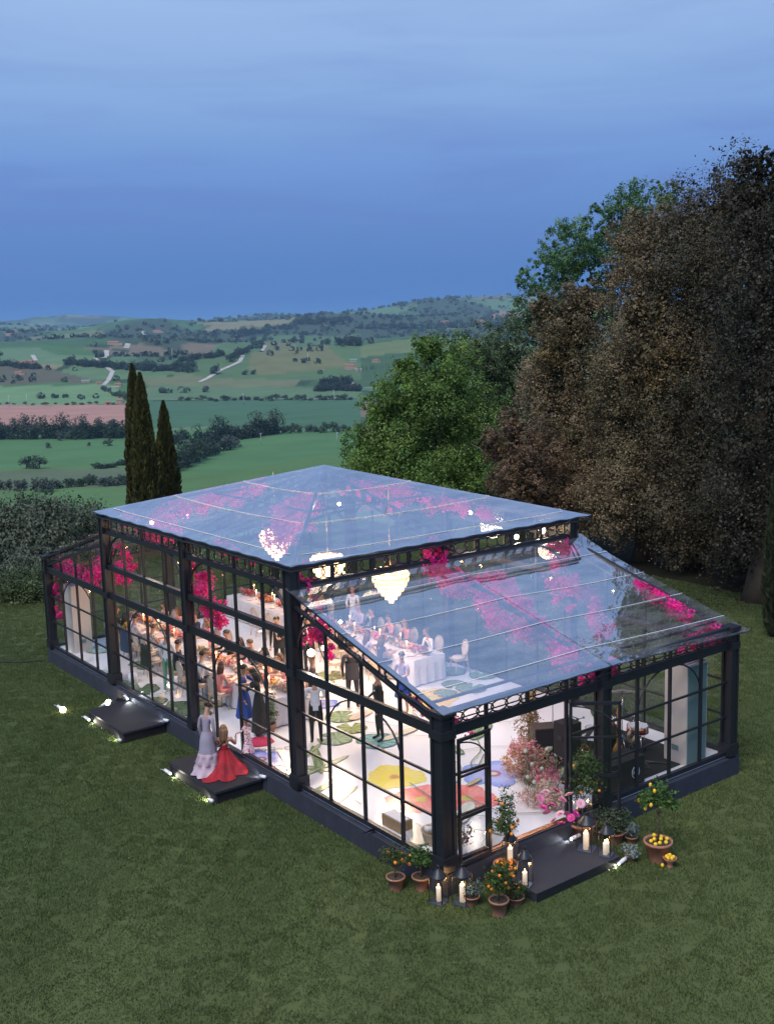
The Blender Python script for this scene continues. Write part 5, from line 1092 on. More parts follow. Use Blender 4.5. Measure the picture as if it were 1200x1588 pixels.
# empty chairs
for x, y, rz, lb in [(1.2,14.9,-1.7,'empty oval backed chair between the two left tables'),
     (5.9,16.6,-1.57,'empty oval backed chair at the farthest table, left of a pair'),(5.9,15.6,-1.6,'empty oval backed chair at the farthest table, right of a pair'),(5.1,11.0,-2.3,'empty oval backed chair standing apart behind the pierced rafter'),(8.05,8.9,1.3,'empty oval backed chair beyond the bare end of the rear right table'),
     (1.5,16.3,-1.6,'empty oval backed chair between floral dress and white shirt guests'),(3.4,14.6,1.6,'empty oval backed chair across from the seated man in black')]: chair(x, y, rz, lb)
# standing people inside
human('person','waitress in black hugging a woman in blue just inside the side door',(.98,8.35,0),.9,'stand',{'torso': BLK,'hip': BLK,'thigh': BLK,'shin': BLK,'foot': SHOE,'uarm': BLK,'skirt': (BLK,.12,.24,.05)},'dark','half',1.72,('hug','hug'),sex='f',lean=.08,headtilt=.4)
human('person','woman in cobalt blue dress being hugged, black hair in a ponytail',(.92,8.98,0),-2.4,'stand',dressfit(TEAL,2,skirt=(TEAL,.35,.25,.06)),'dark','tail',1.68,('hug','down'),sex='f',headtilt=.2)
waiter = human('person','waiter seen from behind in white shirt, pale apron and black trousers',(1.72,6.9,0),-.55,'stand',{'torso': WHT,'uarm': WHT,'farm': WHT,'hip': BLK,'thigh': BLK,'shin': BLK,'foot': SHOE},'dark','short',1.74,('front','front'))
ap = MB().lathe([(.150,1.10),(.165,1.0),(.178,.80),(.185,.55)],(0,0,0),24,cap=False,sy=.8); ap.f = [f for f in ap.f if sum(ap.v[i][1] for i in f) > -.12]; ap.m = [0]*len(ap.f); ap.sm = [True]*len(ap.f); ap.build('apron', cloth('pale grey apron', (.45,.42,.45)), waiter)
MB().box((0,-.135,.98),(.13,.03,.16)).build('apron_bow', WHT, waiter)
gent = human('person','grey haired man in black tuxedo with white boutonniere standing on the green lily pad print',(3.02,6.05,0),1.15,'stand',suitfit(BLK),'grey','short',1.76,('down','front'),turn=-.2)
MB().ball((-.09,.135,1.32),.026,8,6).build('boutonniere', PORC, gent)
human('person','tall man in charcoal suit talking with the grey haired man, back to the glass',(3.85,8.35,0),-.7,'stand',suitfit(CHAR),'dark','short',1.84,('down','front'))
human('person','man in dark suit beside the glaring stage lamps, hand raised',(2.55,8.25,0),.9,'stand',suitfit(CHAR),'light','short',1.78,('front','down'))
human('person','woman in blue dress half hidden behind the grey haired man',(4.65,7.2,0),1.9,'stand',dressfit(LAV,skirt=(TEAL,.5,.24,.05)),'dark','short',1.66,('front','front'),sex='f')
human('person','waiter in pale shirt and sea green trousers serving between the left tables',(.78,13.05,0),-1.2,'stand',{'torso': WHT,'uarm': WHT,'farm': WHT,'hip': GRN,'thigh': GRN,'shin': GRN,'foot': PORC},'dark','short',1.78,('down','front'))
wt = human('person','waiter in black carrying a white plate behind the front left table',(4.05,12.35,0),2.2,'stand',suitfit(BLK),'dark','short',1.78,('reach','down'),lean=.15); tag(link('plate', P_plate, None, (3.72,12.75,1.28)), 'white plate of food carried by the waiter in black', 'plate')
human('person','dark figure in black standing close behind the waiter with the plate',(4.6,11.6,0),2.6,'stand',suitfit(BLK),'dark','half',1.75,('front','front'),sex='f')
human('person','guest in white standing in the background beside the farthest table',(8.0,14.1,0),1.9,'stand',{'all': WHT},'brown','short',1.76,('front','front'))
# jackets hung on chair backs
def jacket(x, y, z, label, m, w=.24): 
    t = MB().lathe([(w*.4,.0),(w,-.04),(w*1.05,-.22),(w*1.15,-.5),(w*1.1,-.72)],(0,0,0),18,cap=False,sx=.32,fn=lambda a,i:1+.06*math.sin(a*4+i)).build('hung_jacket', m, None, (x, y, z)); tag(t, label, 'jacket')
jacket(.90,11.85,.99,'dark green jacket hung over the chair of the man in white shirt', cloth('dark green wool', (.018,.026,.020)),.27); jacket(1.22,17.0,.99,'slate blue jacket hung on a chair at the far left table', cloth('slate blue wool', (.035,.06,.12)),.26); jacket(.95,14.9,.99,'dark jacket hung on the empty chair between the two left tables', MATS['dark green wool'],.27)
# black garment bag like rug and shoes by the hugging women
tag(MB().lathe([(.36,.004),(.34,.020),(.05,.022)],(0,0,0),20,fn=lambda a,i:1+.05*math.sin(a*7)).build('mat', mat('crimson mat', (.45,.03,.09), .9, var=.4, vscale=30), None, (.72,7.95,.002)), 'small crimson mat with dark edge on the floor by the side door', 'mat')
# people on the side step
STEPZ = -.20
lil = cloth('lilac knit', (.30,.27,.34), var=.06); frl = cloth('pale pink ruffle', (.55,.42,.49), var=.08); RED = mat('crimson chiffon', (.42,.010,.022), .75, col2=(.15,.003,.010), vscale=3.5, bump=.5, bscale=9)
lady = human('person','dark haired woman in long lilac top and pink frilled skirt on the side step',(-.98,7.42,STEPZ),-1.15,'stand',{'torso': lil,'uarm': lil,'farm': lil,'hip': lil,'thigh': lil,'foot': frl,'shin': frl,'skirt': (lil,.48,.23,.03)},'dark','bun',1.70,('down','down'),sex='f',headtilt=.75,lean=.05,turn=.3)
MB().lathe([(.222,.54),(.25,.47),(.235,.44),(.30,.30),(.28,.27),(.36,.12),(.40,.03)],(0,0,0),44,cap=False,fn=lambda a,i:1+(.03+.018*i)*math.sin(a*8+i*1.3)+.02*math.sin(a*19),sy=.9).build('frill', frl, lady)
kn = human('person','kneeling woman in strapless red chiffon gown with long brown hair reaching to the child',(-.62,7.30,STEPZ),-.62,'kneel',{'shoulder': SKIN,'torso': RED,'hip': RED,'thigh': RED,'shin': RED},'light','long',1.60,(((-.24,.10,.62),(-.26,.20,.42),(-.25,.26,.34)),((.27,.22,.64),(.26,.44,.70),(.25,.53,.74))),sex='f',headtilt=.2,lean=.10)
V = []; F = []; nn, kk = 44, 9
for i in range(kk):
    s = i/(kk-1); z = .54*(1-s)**1.4+.015
    for j in range(nn):
        a = 2*math.pi*j/nn; ext = 1+.55*max(0, math.cos(a+2.0))**2+.25*max(0, math.cos(a-.6))**2; r_ = (.118+(.38*s**1.1)*ext)*(1+(.06+.08*s)*math.sin(a*7+i*.5)+.06*s*math.sin(a*13+2)+.03*s*math.sin(a*23)); V.append((r_*math.cos(a), r_*math.sin(a)*.95-.02*s, z+.05*s*math.sin(a*13+i*.5)*(s < .98)))
F = [(i*nn+j, i*nn+(j+1) % nn, (i+1)*nn+(j+1) % nn, (i+1)*nn+j) for i in range(kk-1) for j in range(nn)]
mm_ = MB(); mm_.add(V, F, 0, True); mm_.build('gown_skirt', RED, kn)
babyf = floral('pink floral print', (.78,.62,.66), (.04,.06,.04), (.62,.06,.20), 26)
human('person','toddler with little fair hair in pink floral dress standing in the side doorway',(.08,7.38,0),2.0,'stand',dressfit(babyf,True,skirt=(babyf,.16,.30,.05),shin=babyf),'light','short',.86,('reach','reach'),sex='f',headtilt=.5,body=1.15)
# ------------------------------------------------------------------ printed floor artwork (flat print, laid in thin sheets above the deck)
printm = bpy.data.materials.new('printed floor colours'); printm.use_nodes = True; t = printm.node_tree; b = t.nodes['Principled BSDF']; b.inputs['Roughness'].default_value = .17
a = node(t, 'ShaderNodeVertexColor'); a.layer_name = 'tint'; c = node(t, 'ShaderNodeTexCoord'); n = node(t, 'ShaderNodeTexNoise'); n.inputs['Scale'].default_value = 5; n.inputs['Detail'].default_value = 8; n.inputs['Distortion'].default_value = 1.5
mx = node(t, 'ShaderNodeMix', data_type='RGBA'); k = node(t, 'ShaderNodeMapRange'); k.inputs['From Min'].default_value = .35; k.inputs['From Max'].default_value = .75; k.inputs['To Max'].default_value = .15
t.links.new(c.outputs['Object'], n.inputs['Vector']); t.links.new(n.outputs['Fac'], k.inputs['Value']); t.links.new(k.outputs[0], mx.inputs['Factor']); t.links.new(a.outputs[0], mx.inputs['A']); mx.inputs['B'].default_value = (.75,.74,.72,1); t.links.new(mx.outputs['Result'], b.inputs['Base Color'])
layer = [0]
def fan(name, x, y, rfn, colfn, rz=0, n=72, rings_=8, ysc=1.0):
    """a flat printed shape: outline radius rfn(angle), colour colfn(angle, 0..1)"""
    layer[0] += 1; z = .004+.0006*layer[0]; V = [(0, 0, 0)]; C_ = [colfn(0, 0)]; cr_, sr_ = math.cos(rz), math.sin(rz)
    for i in range(1, rings_+1):
        for j in range(n):
            a = 2*math.pi*j/n; r_ = rfn(a)*i/rings_; p_, q_ = r_*math.cos(a), r_*math.sin(a)*ysc; V.append((min(max(x+p_*cr_-q_*sr_, .03), BX-.03)-x, min(max(y+p_*sr_+q_*cr_, .03), LY-.03)-y, 0)); C_.append(colfn(a, i/rings_))
    F = [(0, 1+j, 1+(j+1) % n, 1+(j+1) % n) for j in range(n)]
    me = bpy.data.meshes.new(name); F = [(0, 1+j, 1+(j+1) % n) for j in range(n)]+[(1+i*n+j, 1+(i+1)*n+j, 1+(i+1)*n+(j+1) % n, 1+i*n+(j+1) % n) for i in range(rings_-1) for j in range(n)]
    me.from_pydata(V, [], F); at_ = me.color_attributes.new('tint', 'FLOAT_COLOR', 'POINT'); at_.data.foreach_set('color', [q for c_ in C_ for q in (*c_, 1)]); me.materials.append(printm)
    return link(name, me, fl, (x, y, z))
def lerp(a, b, t): return tuple(a[i]*(1-t)+b[i]*t for i in range(3))
def poppy(px, py, r, c0, c1, seed, ce=(.55,.50,.08)):
    x, y = at(px, py); g = random.Random(seed); ph = [g.random()*6.28 for _ in range(4)]
    rf = lambda a: r*(1+.10*math.sin(3*a+ph[0])+.05*math.sin(8*a+ph[1])+.025*math.sin(23*a+ph[2]))
    def cf(a, t):
        if t < .18: return ce
        return lerp(lerp(c0, c1, .5+.5*math.sin(a*3+ph[3])), (1, .9, .85), .18*abs(math.sin(a*26))*t) if t < .93 else lerp(c1, c0, .3)
    return fan('printed_poppy', x, y, rf, cf, seed)
def stem(pts, w, col, name='printed_stem'):
    layer[0] += 1; z = .004+.0006*layer[0]; P = [Vector((*at(*p), z)) for p in pts]; Q = []
    for i in range(len(P)-1):
        p0, p1, p2, p3 = P[max(0, i-1)], P[i], P[i+1], P[min(len(P)-1, i+2)]
        for k in range(6):
            s = k/6; Q.append(.5*((2*p1)+(p2-p0)*s+(2*p0-5*p1+4*p2-p3)*s*s+(3*p1-p0-3*p2+p3)*s**3))
    Q.append(P[-1]); V = []
    for i, q in enumerate(Q):
        d = (Q[min(i+1, len(Q)-1)]-Q[max(0, i-1)]).normalized(); nn_ = Vector((-d.y, d.x, 0))*w/2; V += [q-nn_, q+nn_]
    m = MB(); m.add([(v.x, v.y, z) for v in V], [(2*i, 2*i+1, 2*i+3, 2*i+2) for i in range(len(Q)-1)]); m.build(name, mat('printed stem green %d' % int(col[1]*1000), col, .2), fl)
def leaf(px, py, L_, w, rz_, c0=(.10,.20,.05), c1=(.30,.38,.16), name='printed_leaf'):
    x, y = at(px, py); L_ *= .85; w *= .72; rz = rz_; rf = lambda a: 1.0/math.sqrt((math.cos(a)/(L_/2))**2+(math.sin(a)/(w/2))**2)*(1+.25*abs(math.cos(a))**8)
    return fan(name, x, y, rf, lambda a, t: tuple(q*.45 for q in c0) if t > .97 else lerp(lerp(c0, c1, t*abs(math.sin(a))), (.5,.55,.35), .5*(abs(math.sin(a)) < .12)), rz)
def pad(px, py, r, rz, c0=(.10,.19,.07), c1=(.22,.34,.14), ysc=1.0):
    x, y = at(px, py); r *= .72; rf = lambda a: r*(.25 if a < .18 or a > 6.1 else 1)*(1+.03*math.sin(7*a)); return fan('printed_lily_pad', x, y, rf, lambda a, t: tuple(q*.35 for q in c0) if (t > .97 or abs(math.sin(a*5.5)) < .10) else lerp(c1, c0, .5+.5*math.sin(a*11)*t), rz, ysc=ysc)
def passion(px, py, r, seed, c=(.22,.30,.72)):
    x, y = at(px, py); rf = lambda a: r*(.62+.38*abs(math.cos(a*2.5+seed))**.7); fan('printed_passion_flower', x, y, rf, lambda a, t: lerp((.62,.66,.85), c, t), seed, n=90)
    fan('printed_filaments', x, y, lambda a: r*.62*(1 if int(a*60/6.2832) % 2 else .52), lambda a, t: lerp((.12,.12,.5), (.5,.52,.82), t), 0, n=120); fan('printed_flower_centre', x, y, lambda a: r*.22, lambda a, t: (.62,.60,.42) if t < .6 else (.34,.10,.16), 0, n=30, rings_=3)
poppy(612,1205,.66,(.80,.62,.06),(.72,.62,.03),1,(.55,.25,.05)); poppy(652,1240,.70,(.80,.13,.10),(.78,.24,.20),2); poppy(722,1238,.66,(.80,.10,.07),(.78,.22,.18),3)
poppy(895,1148,.55,(.78,.10,.05),(.7,.2,.1),4); poppy(668,1082,.8,(.80,.50,.03),(.78,.60,.08),5); poppy(560,1294,.4,(.50,.12,.36),(.45,.10,.40),6)
passion(765,1200,.78,1.0); passion(405,1178,.62,2.2,(.06,.13,.62)); passion(505,1092,.4,.3,(.04,.13,.60))
for q in [(492,1178,1.7,.30,1.1),(478,1170,1.4,.22,.55),(472,1190,1.3,.30,2.1),(505,1188,1.5,.24,.2),(500,1222,1.0,.26,.3),(540,1232,.9,.12,.5)]: leaf(*q)
for q in [(530,1112,.62,0,(.10,.20,.07),(.36,.42,.20)),(545,1130,.55,1,(.12,.20,.05),(.45,.48,.2)),(520,1146,.62,2.2,(.14,.26,.16),(.36,.44,.24)),(585,1150,.72,3,(.12,.30,.30),(.24,.42,.38)),(513,1048,.62,1.2,(.10,.18,.05),(.38,.42,.2)),(500,1060,.5,.4,(.10,.18,.05),(.38,.42,.2))]: pad(*q)
for q in [(215,1030,.42,0),(226,1035,.36,2),(218,1070,.75,1,(.05,.12,.05),(.12,.22,.09)),(196,1060,.35,4,(.05,.12,.05),(.12,.22,.09)),(240,1088,.5,3,(.06,.12,.05),(.14,.2,.08)),(282,1100,.9,2,(.025,.08,.035),(.06,.14,.05)),(252,1103,.6,5,(.10,.14,.06),(.3,.32,.15)),(150,1045,.5,2,(.25,.4,.33),(.35,.5,.42)),(155,1008,.6,1,(.22,.38,.32),(.35,.5,.42)),(330,1090,.6,1,(.22,.17,.03),(.3,.24,.06)),(700,1042,.6,2),(748,1048,.55,1),(704,1062,.5,4),(730,1068,.6,.5),(690,1076,.45,3),(310,1108,.45,2,(.05,.12,.06),(.12,.2,.1))]: pad(*q)
for q in [(745,1135,1.2,.55,.5,(.10,.20,.06),(.32,.40,.18)),(700,1160,1.0,.4,1.4,(.12,.2,.08),(.35,.42,.2)),(905,1170,1.4,.6,1.0,(.10,.28,.03),(.20,.42,.05)),(880,1195,1.2,.4,.3,(.10,.25,.04),(.25,.42,.08)),(830,1172,1.3,.5,.2,(.08,.16,.04),(.2,.3,.1)),(925,1100,1.6,.5,.8,(.03,.08,.03),(.1,.16,.06)),(350,1150,.5,.2,.5),(440,1085,.8,.2,.9),(720,1262,1.1,.5,.6,(.62,.62,.54),(.68,.66,.60)),(770,1300,1.2,.5,.4,(.60,.61,.56),(.68,.68,.62)),(645,1295,1.0,.6,1.1,(.6,.56,.48),(.68,.64,.58)),(560,1110,.9,.5,.3,(.66,.52,.42),(.68,.62,.55)),(700,1200,1.3,.6,.8,(.70,.62,.55),(.74,.70,.66)),(620,1140,1.2,.35,.1,(.66,.64,.52),(.70,.68,.60)),(670,1130,1.0,.4,1.9,(.64,.60,.50),(.70,.68,.62)),(235,1100,.9,.22,1.3,(.10,.09,.07),(.18,.2,.1)),(262,1096,.9,.25,.9,(.10,.12,.05),(.2,.24,.1)),(735,1215,.5,.18,.2,(.35,.36,.12),(.6,.3,.12))]: leaf(*q)
SG = (.20,.24,.12)
for p_, w_ in [([(635,1216),(670,1240),(700,1262),(760,1270),(800,1290)],.03),([(560,1120),(620,1128),(700,1128),(800,1120)],.02),([(540,1135),(600,1140),(690,1145)],.018),([(735,1140),(745,1165),(730,1185),(738,1195),(750,1172)],.03),([(680,1172),(760,1160),(830,1162)],.02),
               ([(720,1235),(780,1262),(850,1262)],.03),([(395,1165),(430,1166),(440,1172),(455,1174)],.03),([(432,1167),(440,1180),(446,1195)],.06),([(560,1250),(530,1232),(500,1225)],.02),([(620,1060),(650,1100),(600,1105),(590,1090),(640,1080)],.025),([(700,1282),(740,1290),(790,1300)],.03),([(600,1100),(640,1108),(650,1120)],.02),([(230,1080),(250,1078),(262,1074)],.05)]: stem(p_, w_, SG)
tx = bpy.data.curves.new('lettering', 'FONT'); tx.body = 'doGoC'; tx.size = .30; to_ = bpy.data.objects.new('tmp', tx); COL.objects.link(to_); dg = bpy.context.evaluated_depsgraph_get(); tme = bpy.data.meshes.new_from_object(to_.evaluated_get(dg), depsgraph=dg); COL.objects.unlink(to_); bpy.data.objects.remove(to_)
tme.materials.append(mat('thin grey lettering', (.20,.20,.22), .3)); link('printed_lettering', tme, fl, (*at(394,1166), .012), -.55)

# ------------------------------------------------------------------ bougainvillea
BOUG = [((.95,.030,.32), 5), ((.85,.015,.28), 3), ((.95,.12,.46), 2), ((.50,.01,.12), 1)]
vine_n = [0]
def vine(label, pts, rad_, dens, size=.072, seed=1, leaf_=.06, sag=0.0):
    P = [Vector(p) for p in pts]; g = np.random.default_rng(seed); lens = [(P[i+1]-P[i]).length for i in range(len(P)-1)]; tot = sum(lens); lobes = []; s = 0; n = max(4, int(tot/.16))
    for i in range(n):
        d = tot*(i+.5)/n; j = 0
        while d > lens[j] and j < len(lens)-1: d -= lens[j]; j += 1
        p = P[j].lerp(P[j+1], min(1, d/lens[j])); r_ = rad_*(.35+1.1*g.random()**1.5); lobes.append((p.x+g.normal()*rad_*.5, p.y+g.normal()*rad_*.5, p.z+g.normal()*rad_*.45-sag, r_, r_, r_*.9))
    base = P[0]; t = thing('bougainvillea_vine', label, 'bougainvillea', tuple(base), 0, 'bougainvillea garlands'); lo = [(l[0]-base.x, l[1]-base.y, l[2]-base.z, l[3], l[4], l[5]) for l in lobes]
    bl = leaf_mesh('blossoms', lo, int(dens*tot), size, BOUG+[((.05,.09,.02), .5)], seed, clump=.42, shell=.2, percl=8, m=PETAL, aspect=.85); link('blossoms', bl, t)
    for v in bl.vertices:   # blossoms hang below the film and inside the glass
        q_ = roof_z(v.co.x+base.x, v.co.y+base.y)-base.z
        if v.co.z > q_: v.co.z = q_-(v.co.z-q_)*.9
        v.co.x = min(max(v.co.x+base.x, .07), BX-.07)-base.x; v.co.y = min(max(v.co.y+base.y, .07), LY-.07)-base.y
    m = MB(); q = [tuple(p-base+Vector((g.normal()*.03, g.normal()*.03, g.normal()*.03))) for p in P]; m.tube(q, .012, 5); m.build('stem', BARK, t)
vine('bougainvillea hanging down the post at the far left corner', [(.2,19.75,2.9),(.2,19.7,2.3),(.2,19.75,1.5),(.25,19.7,1.1)], .13, 560, seed=1)
vine('bougainvillea along the far left wing rafter inside the gable', [(.25,19.6,2.85),(.3,18.6,2.75),(.3,17.5,2.7),(.35,16.4,3.0),(.3,15.6,3.6)], .24, 560, seed=2)
vine('bougainvillea bunch low in the far left gable near the main post', [(.6,17.4,2.75),(.7,16.5,2.85),(.7,15.7,3.1)], .24, 800, seed=3)
vine('bougainvillea clump by the curved brace of the far main post', [(.3,14.6,4.1),(.3,14.4,3.7),(.3,14.1,3.5)], .13, 620, seed=4)
vine('bougainvillea row behind the long side frieze, far half', [(.5,14.2,4.85),(.5,13.2,4.7),(.5,12.2,4.75),(.4,11.2,4.85)], .20, 520, seed=5)
vine('bougainvillea row behind the long side frieze, near half', [(.5,9.6,4.8),(.5,8.9,4.7),(.5,8.0,4.75),(.4,7.2,4.72)], .12, 460, seed=6)
vine('bougainvillea spilling down from the frieze by the middle side post', [(.4,9.85,4.1),(.4,9.7,3.7),(.4,9.6,3.2),(.45,9.3,2.9)], .24, 1000, seed=7)
vine('bougainvillea inside the middle side post, left of the spilling one', [(.6,11.2,4.2),(.6,10.9,3.6),(.7,10.6,3.1),(.7,10.6,2.8)], .15, 560, seed=8)
vine('bougainvillea around the glaring stage lamps by the front main post', [(.45,4.75,3.7),(.5,4.7,3.2),(.5,4.6,2.9),(.5,4.5,2.75)], .21, 900, seed=9)
vine('bougainvillea falling from the top of the front main post beside the frieze', [(.5,5.2,4.6),(.6,5.0,4.2),(.5,4.8,3.9)], .14, 500, seed=10)
vine('bougainvillea following the middle rafter of the front wing roof', [(4.2,5.1,4.7),(4.3,4.6,4.2),(4.35,3.9,3.95),(4.2,3.1,3.65)], .25, 1500, seed=11)
vine('long hanging bougainvillea spray right of the middle rafter top', [(4.7,4.3,4.0),(5.2,4.0,3.9),(5.5,3.7,3.6),(5.6,3.3,3.3)], .24, 1500, seed=12)
vine('bougainvillea on the lower half of the middle rafter of the front wing', [(4.3,2.7,3.55),(4.35,2.0,3.3),(4.4,1.3,3.05),(4.3,.6,2.9)], .26, 1500, seed=13)
vine('bougainvillea bunch around the head of the middle front post', [(4.0,.2,2.95),(4.5,.25,2.8),(4.9,.25,2.9),(5.0,.3,2.7)], .17, 900, seed=14)
vine('bougainvillea climbing the rear right main post', [(8.2,5.0,4.4),(8.25,5.0,3.7),(8.2,4.8,3.2),(8.25,4.6,2.8)], .28, 1400, seed=15)
vine('bougainvillea hanging right of the rear right main post', [(8.3,4.6,3.4),(8.3,4.1,3.0),(8.3,3.6,2.6),(8.3,3.5,2.2)], .22, 1200, seed=16)
vine('bougainvillea along the lower end of the right hand rafter', [(8.4,2.5,3.8),(8.4,1.9,3.5),(8.4,1.3,3.3),(8.4,.7,3.0)], .20, 1400, seed=17)
vine('bougainvillea bunch inside the rear right corner of the front wing', [(7.3,.3,2.8),(7.9,.3,2.7),(8.4,.3,2.9),(8.4,.3,2.5)], .18, 900, seed=18)
vine('bougainvillea bunch under the roof apex, left of the king post', [(3.3,9.6,5.5),(3.5,9.9,5.2),(3.6,10.3,5.4),(3.9,10.2,5.9)], .36, 1500, seed=19)
vine('bougainvillea trailing right from the roof apex', [(4.6,9.9,5.9),(5.2,9.7,5.7),(5.9,9.2,5.5),(6.6,8.9,5.4)], .26, 1200, seed=20)
vine('bougainvillea trailing along the far left roof slope', [(3.3,12.6,5.5),(2.7,13.2,5.3),(2.1,13.6,5.1),(1.4,14.2,5.0)], .34, 1200, seed=21)
vine('bougainvillea on the main rafter nearest the camera', [(2.6,8.8,5.4),(2.1,8.1,5.2),(1.7,7.6,5.1)], .38, 1500, seed=22)
vine('bougainvillea under the right hand roof slope', [(6.6,8.4,5.4),(7.2,8.0,5.2),(7.8,7.3,5.1)], .24, 1000, seed=23)
vine('bougainvillea packed behind the ringed frieze at its middle', [(4.0,5.35,4.8),(4.4,5.3,4.7),(4.7,5.35,4.8)], .22, 1400, seed=24)
vine('bougainvillea in the frieze panel left of the middle', [(.5,5.6,4.75),(.8,5.5,4.8)], .16, 700, seed=25)
vine('bougainvillea around the lower front corner post inside the glass', [(.45,.35,2.75),(.4,.55,2.4),(.35,.5,1.9),(.3,.4,1.4)], .13, 380, .05, seed=26)
vine('bougainvillea sprig beside the front corner post below the gable brace', [(.3,1.4,2.9),(.3,1.0,2.85),(.35,.5,2.8)], .11, 420, .05, seed=27)
vine('bougainvillea above the arch of the folded left door leaf', [(.5,.3,2.7),(.9,.3,2.45),(1.3,.35,2.5)], .13, 560, .05, seed=28)

# ------------------------------------------------------------------ citrus trees and pots around the entrance
POT = mat('terracotta', (.36,.17,.11), .85, var=.18, vscale=8, bump=.3, bscale=50); SOIL = mat('soil', (.045,.035,.022), .95, bump=.5, bscale=40); ORG = mat('orange peel', (.85,.27,.02), .45, bump=.2, bscale=120); LEM = mat('lemon peel', (.85,.55,.03), .45, bump=.2, bscale=120)
CIT = [((.035,.075,.018), 4), ((.055,.10,.022), 3), ((.10,.13,.03), 1)]
G0 = -.5
def potted(name, label, x, y, z, pr_, ph, trunk, lobes, n, cols=CIT, size=.05, fruit=None, nfruit=0, seed=1, basefruit=0, cat='potted tree', group=None, thin=1.0):
    t = thing(name, label, cat, (x, y, z), seed*.7, group); g = random.Random(seed)
    p = MB().lathe([(pr_*.66, 0), (pr_*.95, ph*.86), (pr_*1.08, ph*.86), (pr_*1.10, ph), (pr_*.98, ph), (pr_*.95, ph*.90)], n=24, cap=False).build('pot', POT, t); MB().disc((0, 0, .01), pr_*.66, 20).build('pot_base', POT, t); MB().disc((0, 0, ph*.92), pr_*.94, 20).build('soil', SOIL, t)
    if trunk: MB().tube([(0, 0, ph*.85), (.01, .005, ph+trunk*.5), (0, .01, ph+trunk)], [.022, .016, .014], 6).tube([(0, 0, ph+trunk*.8), (.1, .05, ph+trunk+.18)], [.010, .004], 5).tube([(0, 0, ph+trunk*.8), (-.1, .03, ph+trunk+.2)], [.010, .004], 5).tube([(0, 0, ph+trunk*.9), (.0, -.1, ph+trunk+.25)], [.010, .004], 5).build('trunk', BARK, t)
    lo = [(l[0], l[1], ph+trunk+l[2], l[3], l[3], l[4]) for l in lobes]; link('crown', leaf_mesh('crown', lo, n, size, cols, seed, clump=.30, shell=.35*thin, percl=9, aspect=.5), t)
    fm = MB().ball((0, 0, 0), .03 if nfruit > 14 else .036, 8, 6).mesh('fruit', fruit) if fruit else None
    for i in range(nfruit):
        l = g.choice(lo); a = g.random()*6.28; e = g.uniform(-.9, .4); link('orange' if fruit is ORG else 'lemon', fm, t, (l[0]+l[3]*math.cos(a)*math.cos(e), l[1]+l[3]*math.sin(a)*math.cos(e), l[2]+l[5]*math.sin(e)), scale=(1, 1, 1.0 if fruit is ORG else 1.3))
    for i in range(basefruit):
        a = i*2.4; r_ = pr_*.78*math.sqrt((i+.6)/basefruit); link('orange' if fruit is ORG else 'lemon', fm, t, (r_*math.cos(a), r_*math.sin(a), ph*.92+.03+(.03 if i % 3 == 0 else 0)), scale=(1.15,)*3)
    return t
potted('potted_orange_tree','small orange tree in terracotta pot, leftmost on the lawn by the corner post',-.62,.72,G0,.17,.27,.20,[(0,0,.25,.22,.20),(-.16,.05,.18,.18,.16),(.16,0,.18,.18,.16),(0,-.1,.12,.2,.14)],900,cols=[((.06,.085,.02),4),((.11,.12,.03),2),((.04,.07,.02),2)],fruit=ORG,nfruit=7,seed=3)
potted('potted_shrub','bushy green laurel in terracotta pot beside the corner post, no fruit',-.24,.42,G0,.17,.27,.18,[(0,0,.22,.20,.20),(-.12,.05,.15,.16,.15),(.12,0,.18,.16,.15)],1000,cols=[((.06,.13,.03),4),((.04,.09,.02),3)],size=.06,seed=4)
potted('potted_orange_tree','dense kumquat bush covered with tiny oranges in the frontmost pale terracotta pot',.24,-1.20,G0,.17,.30,.12,[(0,0,.30,.27,.22),(-.16,.05,.36,.2,.2),(.16,0,.30,.2,.2),(0,-.05,.16,.24,.14),(.05,.1,.5,.18,.14)],2000,fruit=ORG,nfruit=24,seed=5)
potted('potted_orange_tree','tall loose orange tree left of the carpet, oranges heaped in its pot',1.18,-.38,G0,.22,.36,.62,[(0,0,.30,.24,.24),(-.18,.1,.45,.2,.22),(.22,0,.42,.22,.22),(.05,0,.72,.2,.2),(-.05,-.1,.12,.22,.16),(.26,-.05,.2,.16,.14)],1700,fruit=ORG,nfruit=9,seed=6,basefruit=9)
potted('potted_orange_tree','tall orange tree right of the carpet in a big pale rimmed pot full of oranges',3.52,-.16,G0,.27,.42,.50,[(0,0,.42,.30,.30),(-.2,.1,.32,.24,.24),(.22,0,.40,.26,.24),(.02,0,.82,.24,.22),(-.05,-.1,.20,.26,.2),(.2,.1,.75,.2,.2),(.05,0,1.05,.16,.16)],2600,fruit=ORG,nfruit=16,seed=7,basefruit=10)
potted('potted_lemon_tree','lemon tree with round crown standing alone on the right lawn',4.02,-1.70,G0,.26,.42,.62,[(0,0,.30,.24,.22),(-.24,.02,.22,.18,.18),(.24,0,.20,.18,.18),(0,0,.50,.18,.14),(-.3,0,.32,.12,.1)],900,cols=[((.075,.15,.03),4),((.05,.11,.022),3),((.12,.19,.05),1)],size=.085,fruit=LEM,nfruit=6,seed=8,basefruit=9,thin=1.2)
ROSM = [((.055,.085,.045), 4), ((.085,.115,.065), 3), ((.04,.06,.035), 2)]
SILVER = [((.20,.25,.22), 4), ((.14,.18,.16), 3)]
potted('potted_shrub','bushy rosemary behind the two lanterns right of the carpet',3.98,-.62,G0,.20,.24,.02,[(0,0,.22,.28,.26),(-.15,.1,.2,.24,.24),(.18,0,.18,.24,.22)],3200,cols=ROSM,size=.055,seed=9,cat='potted plant')
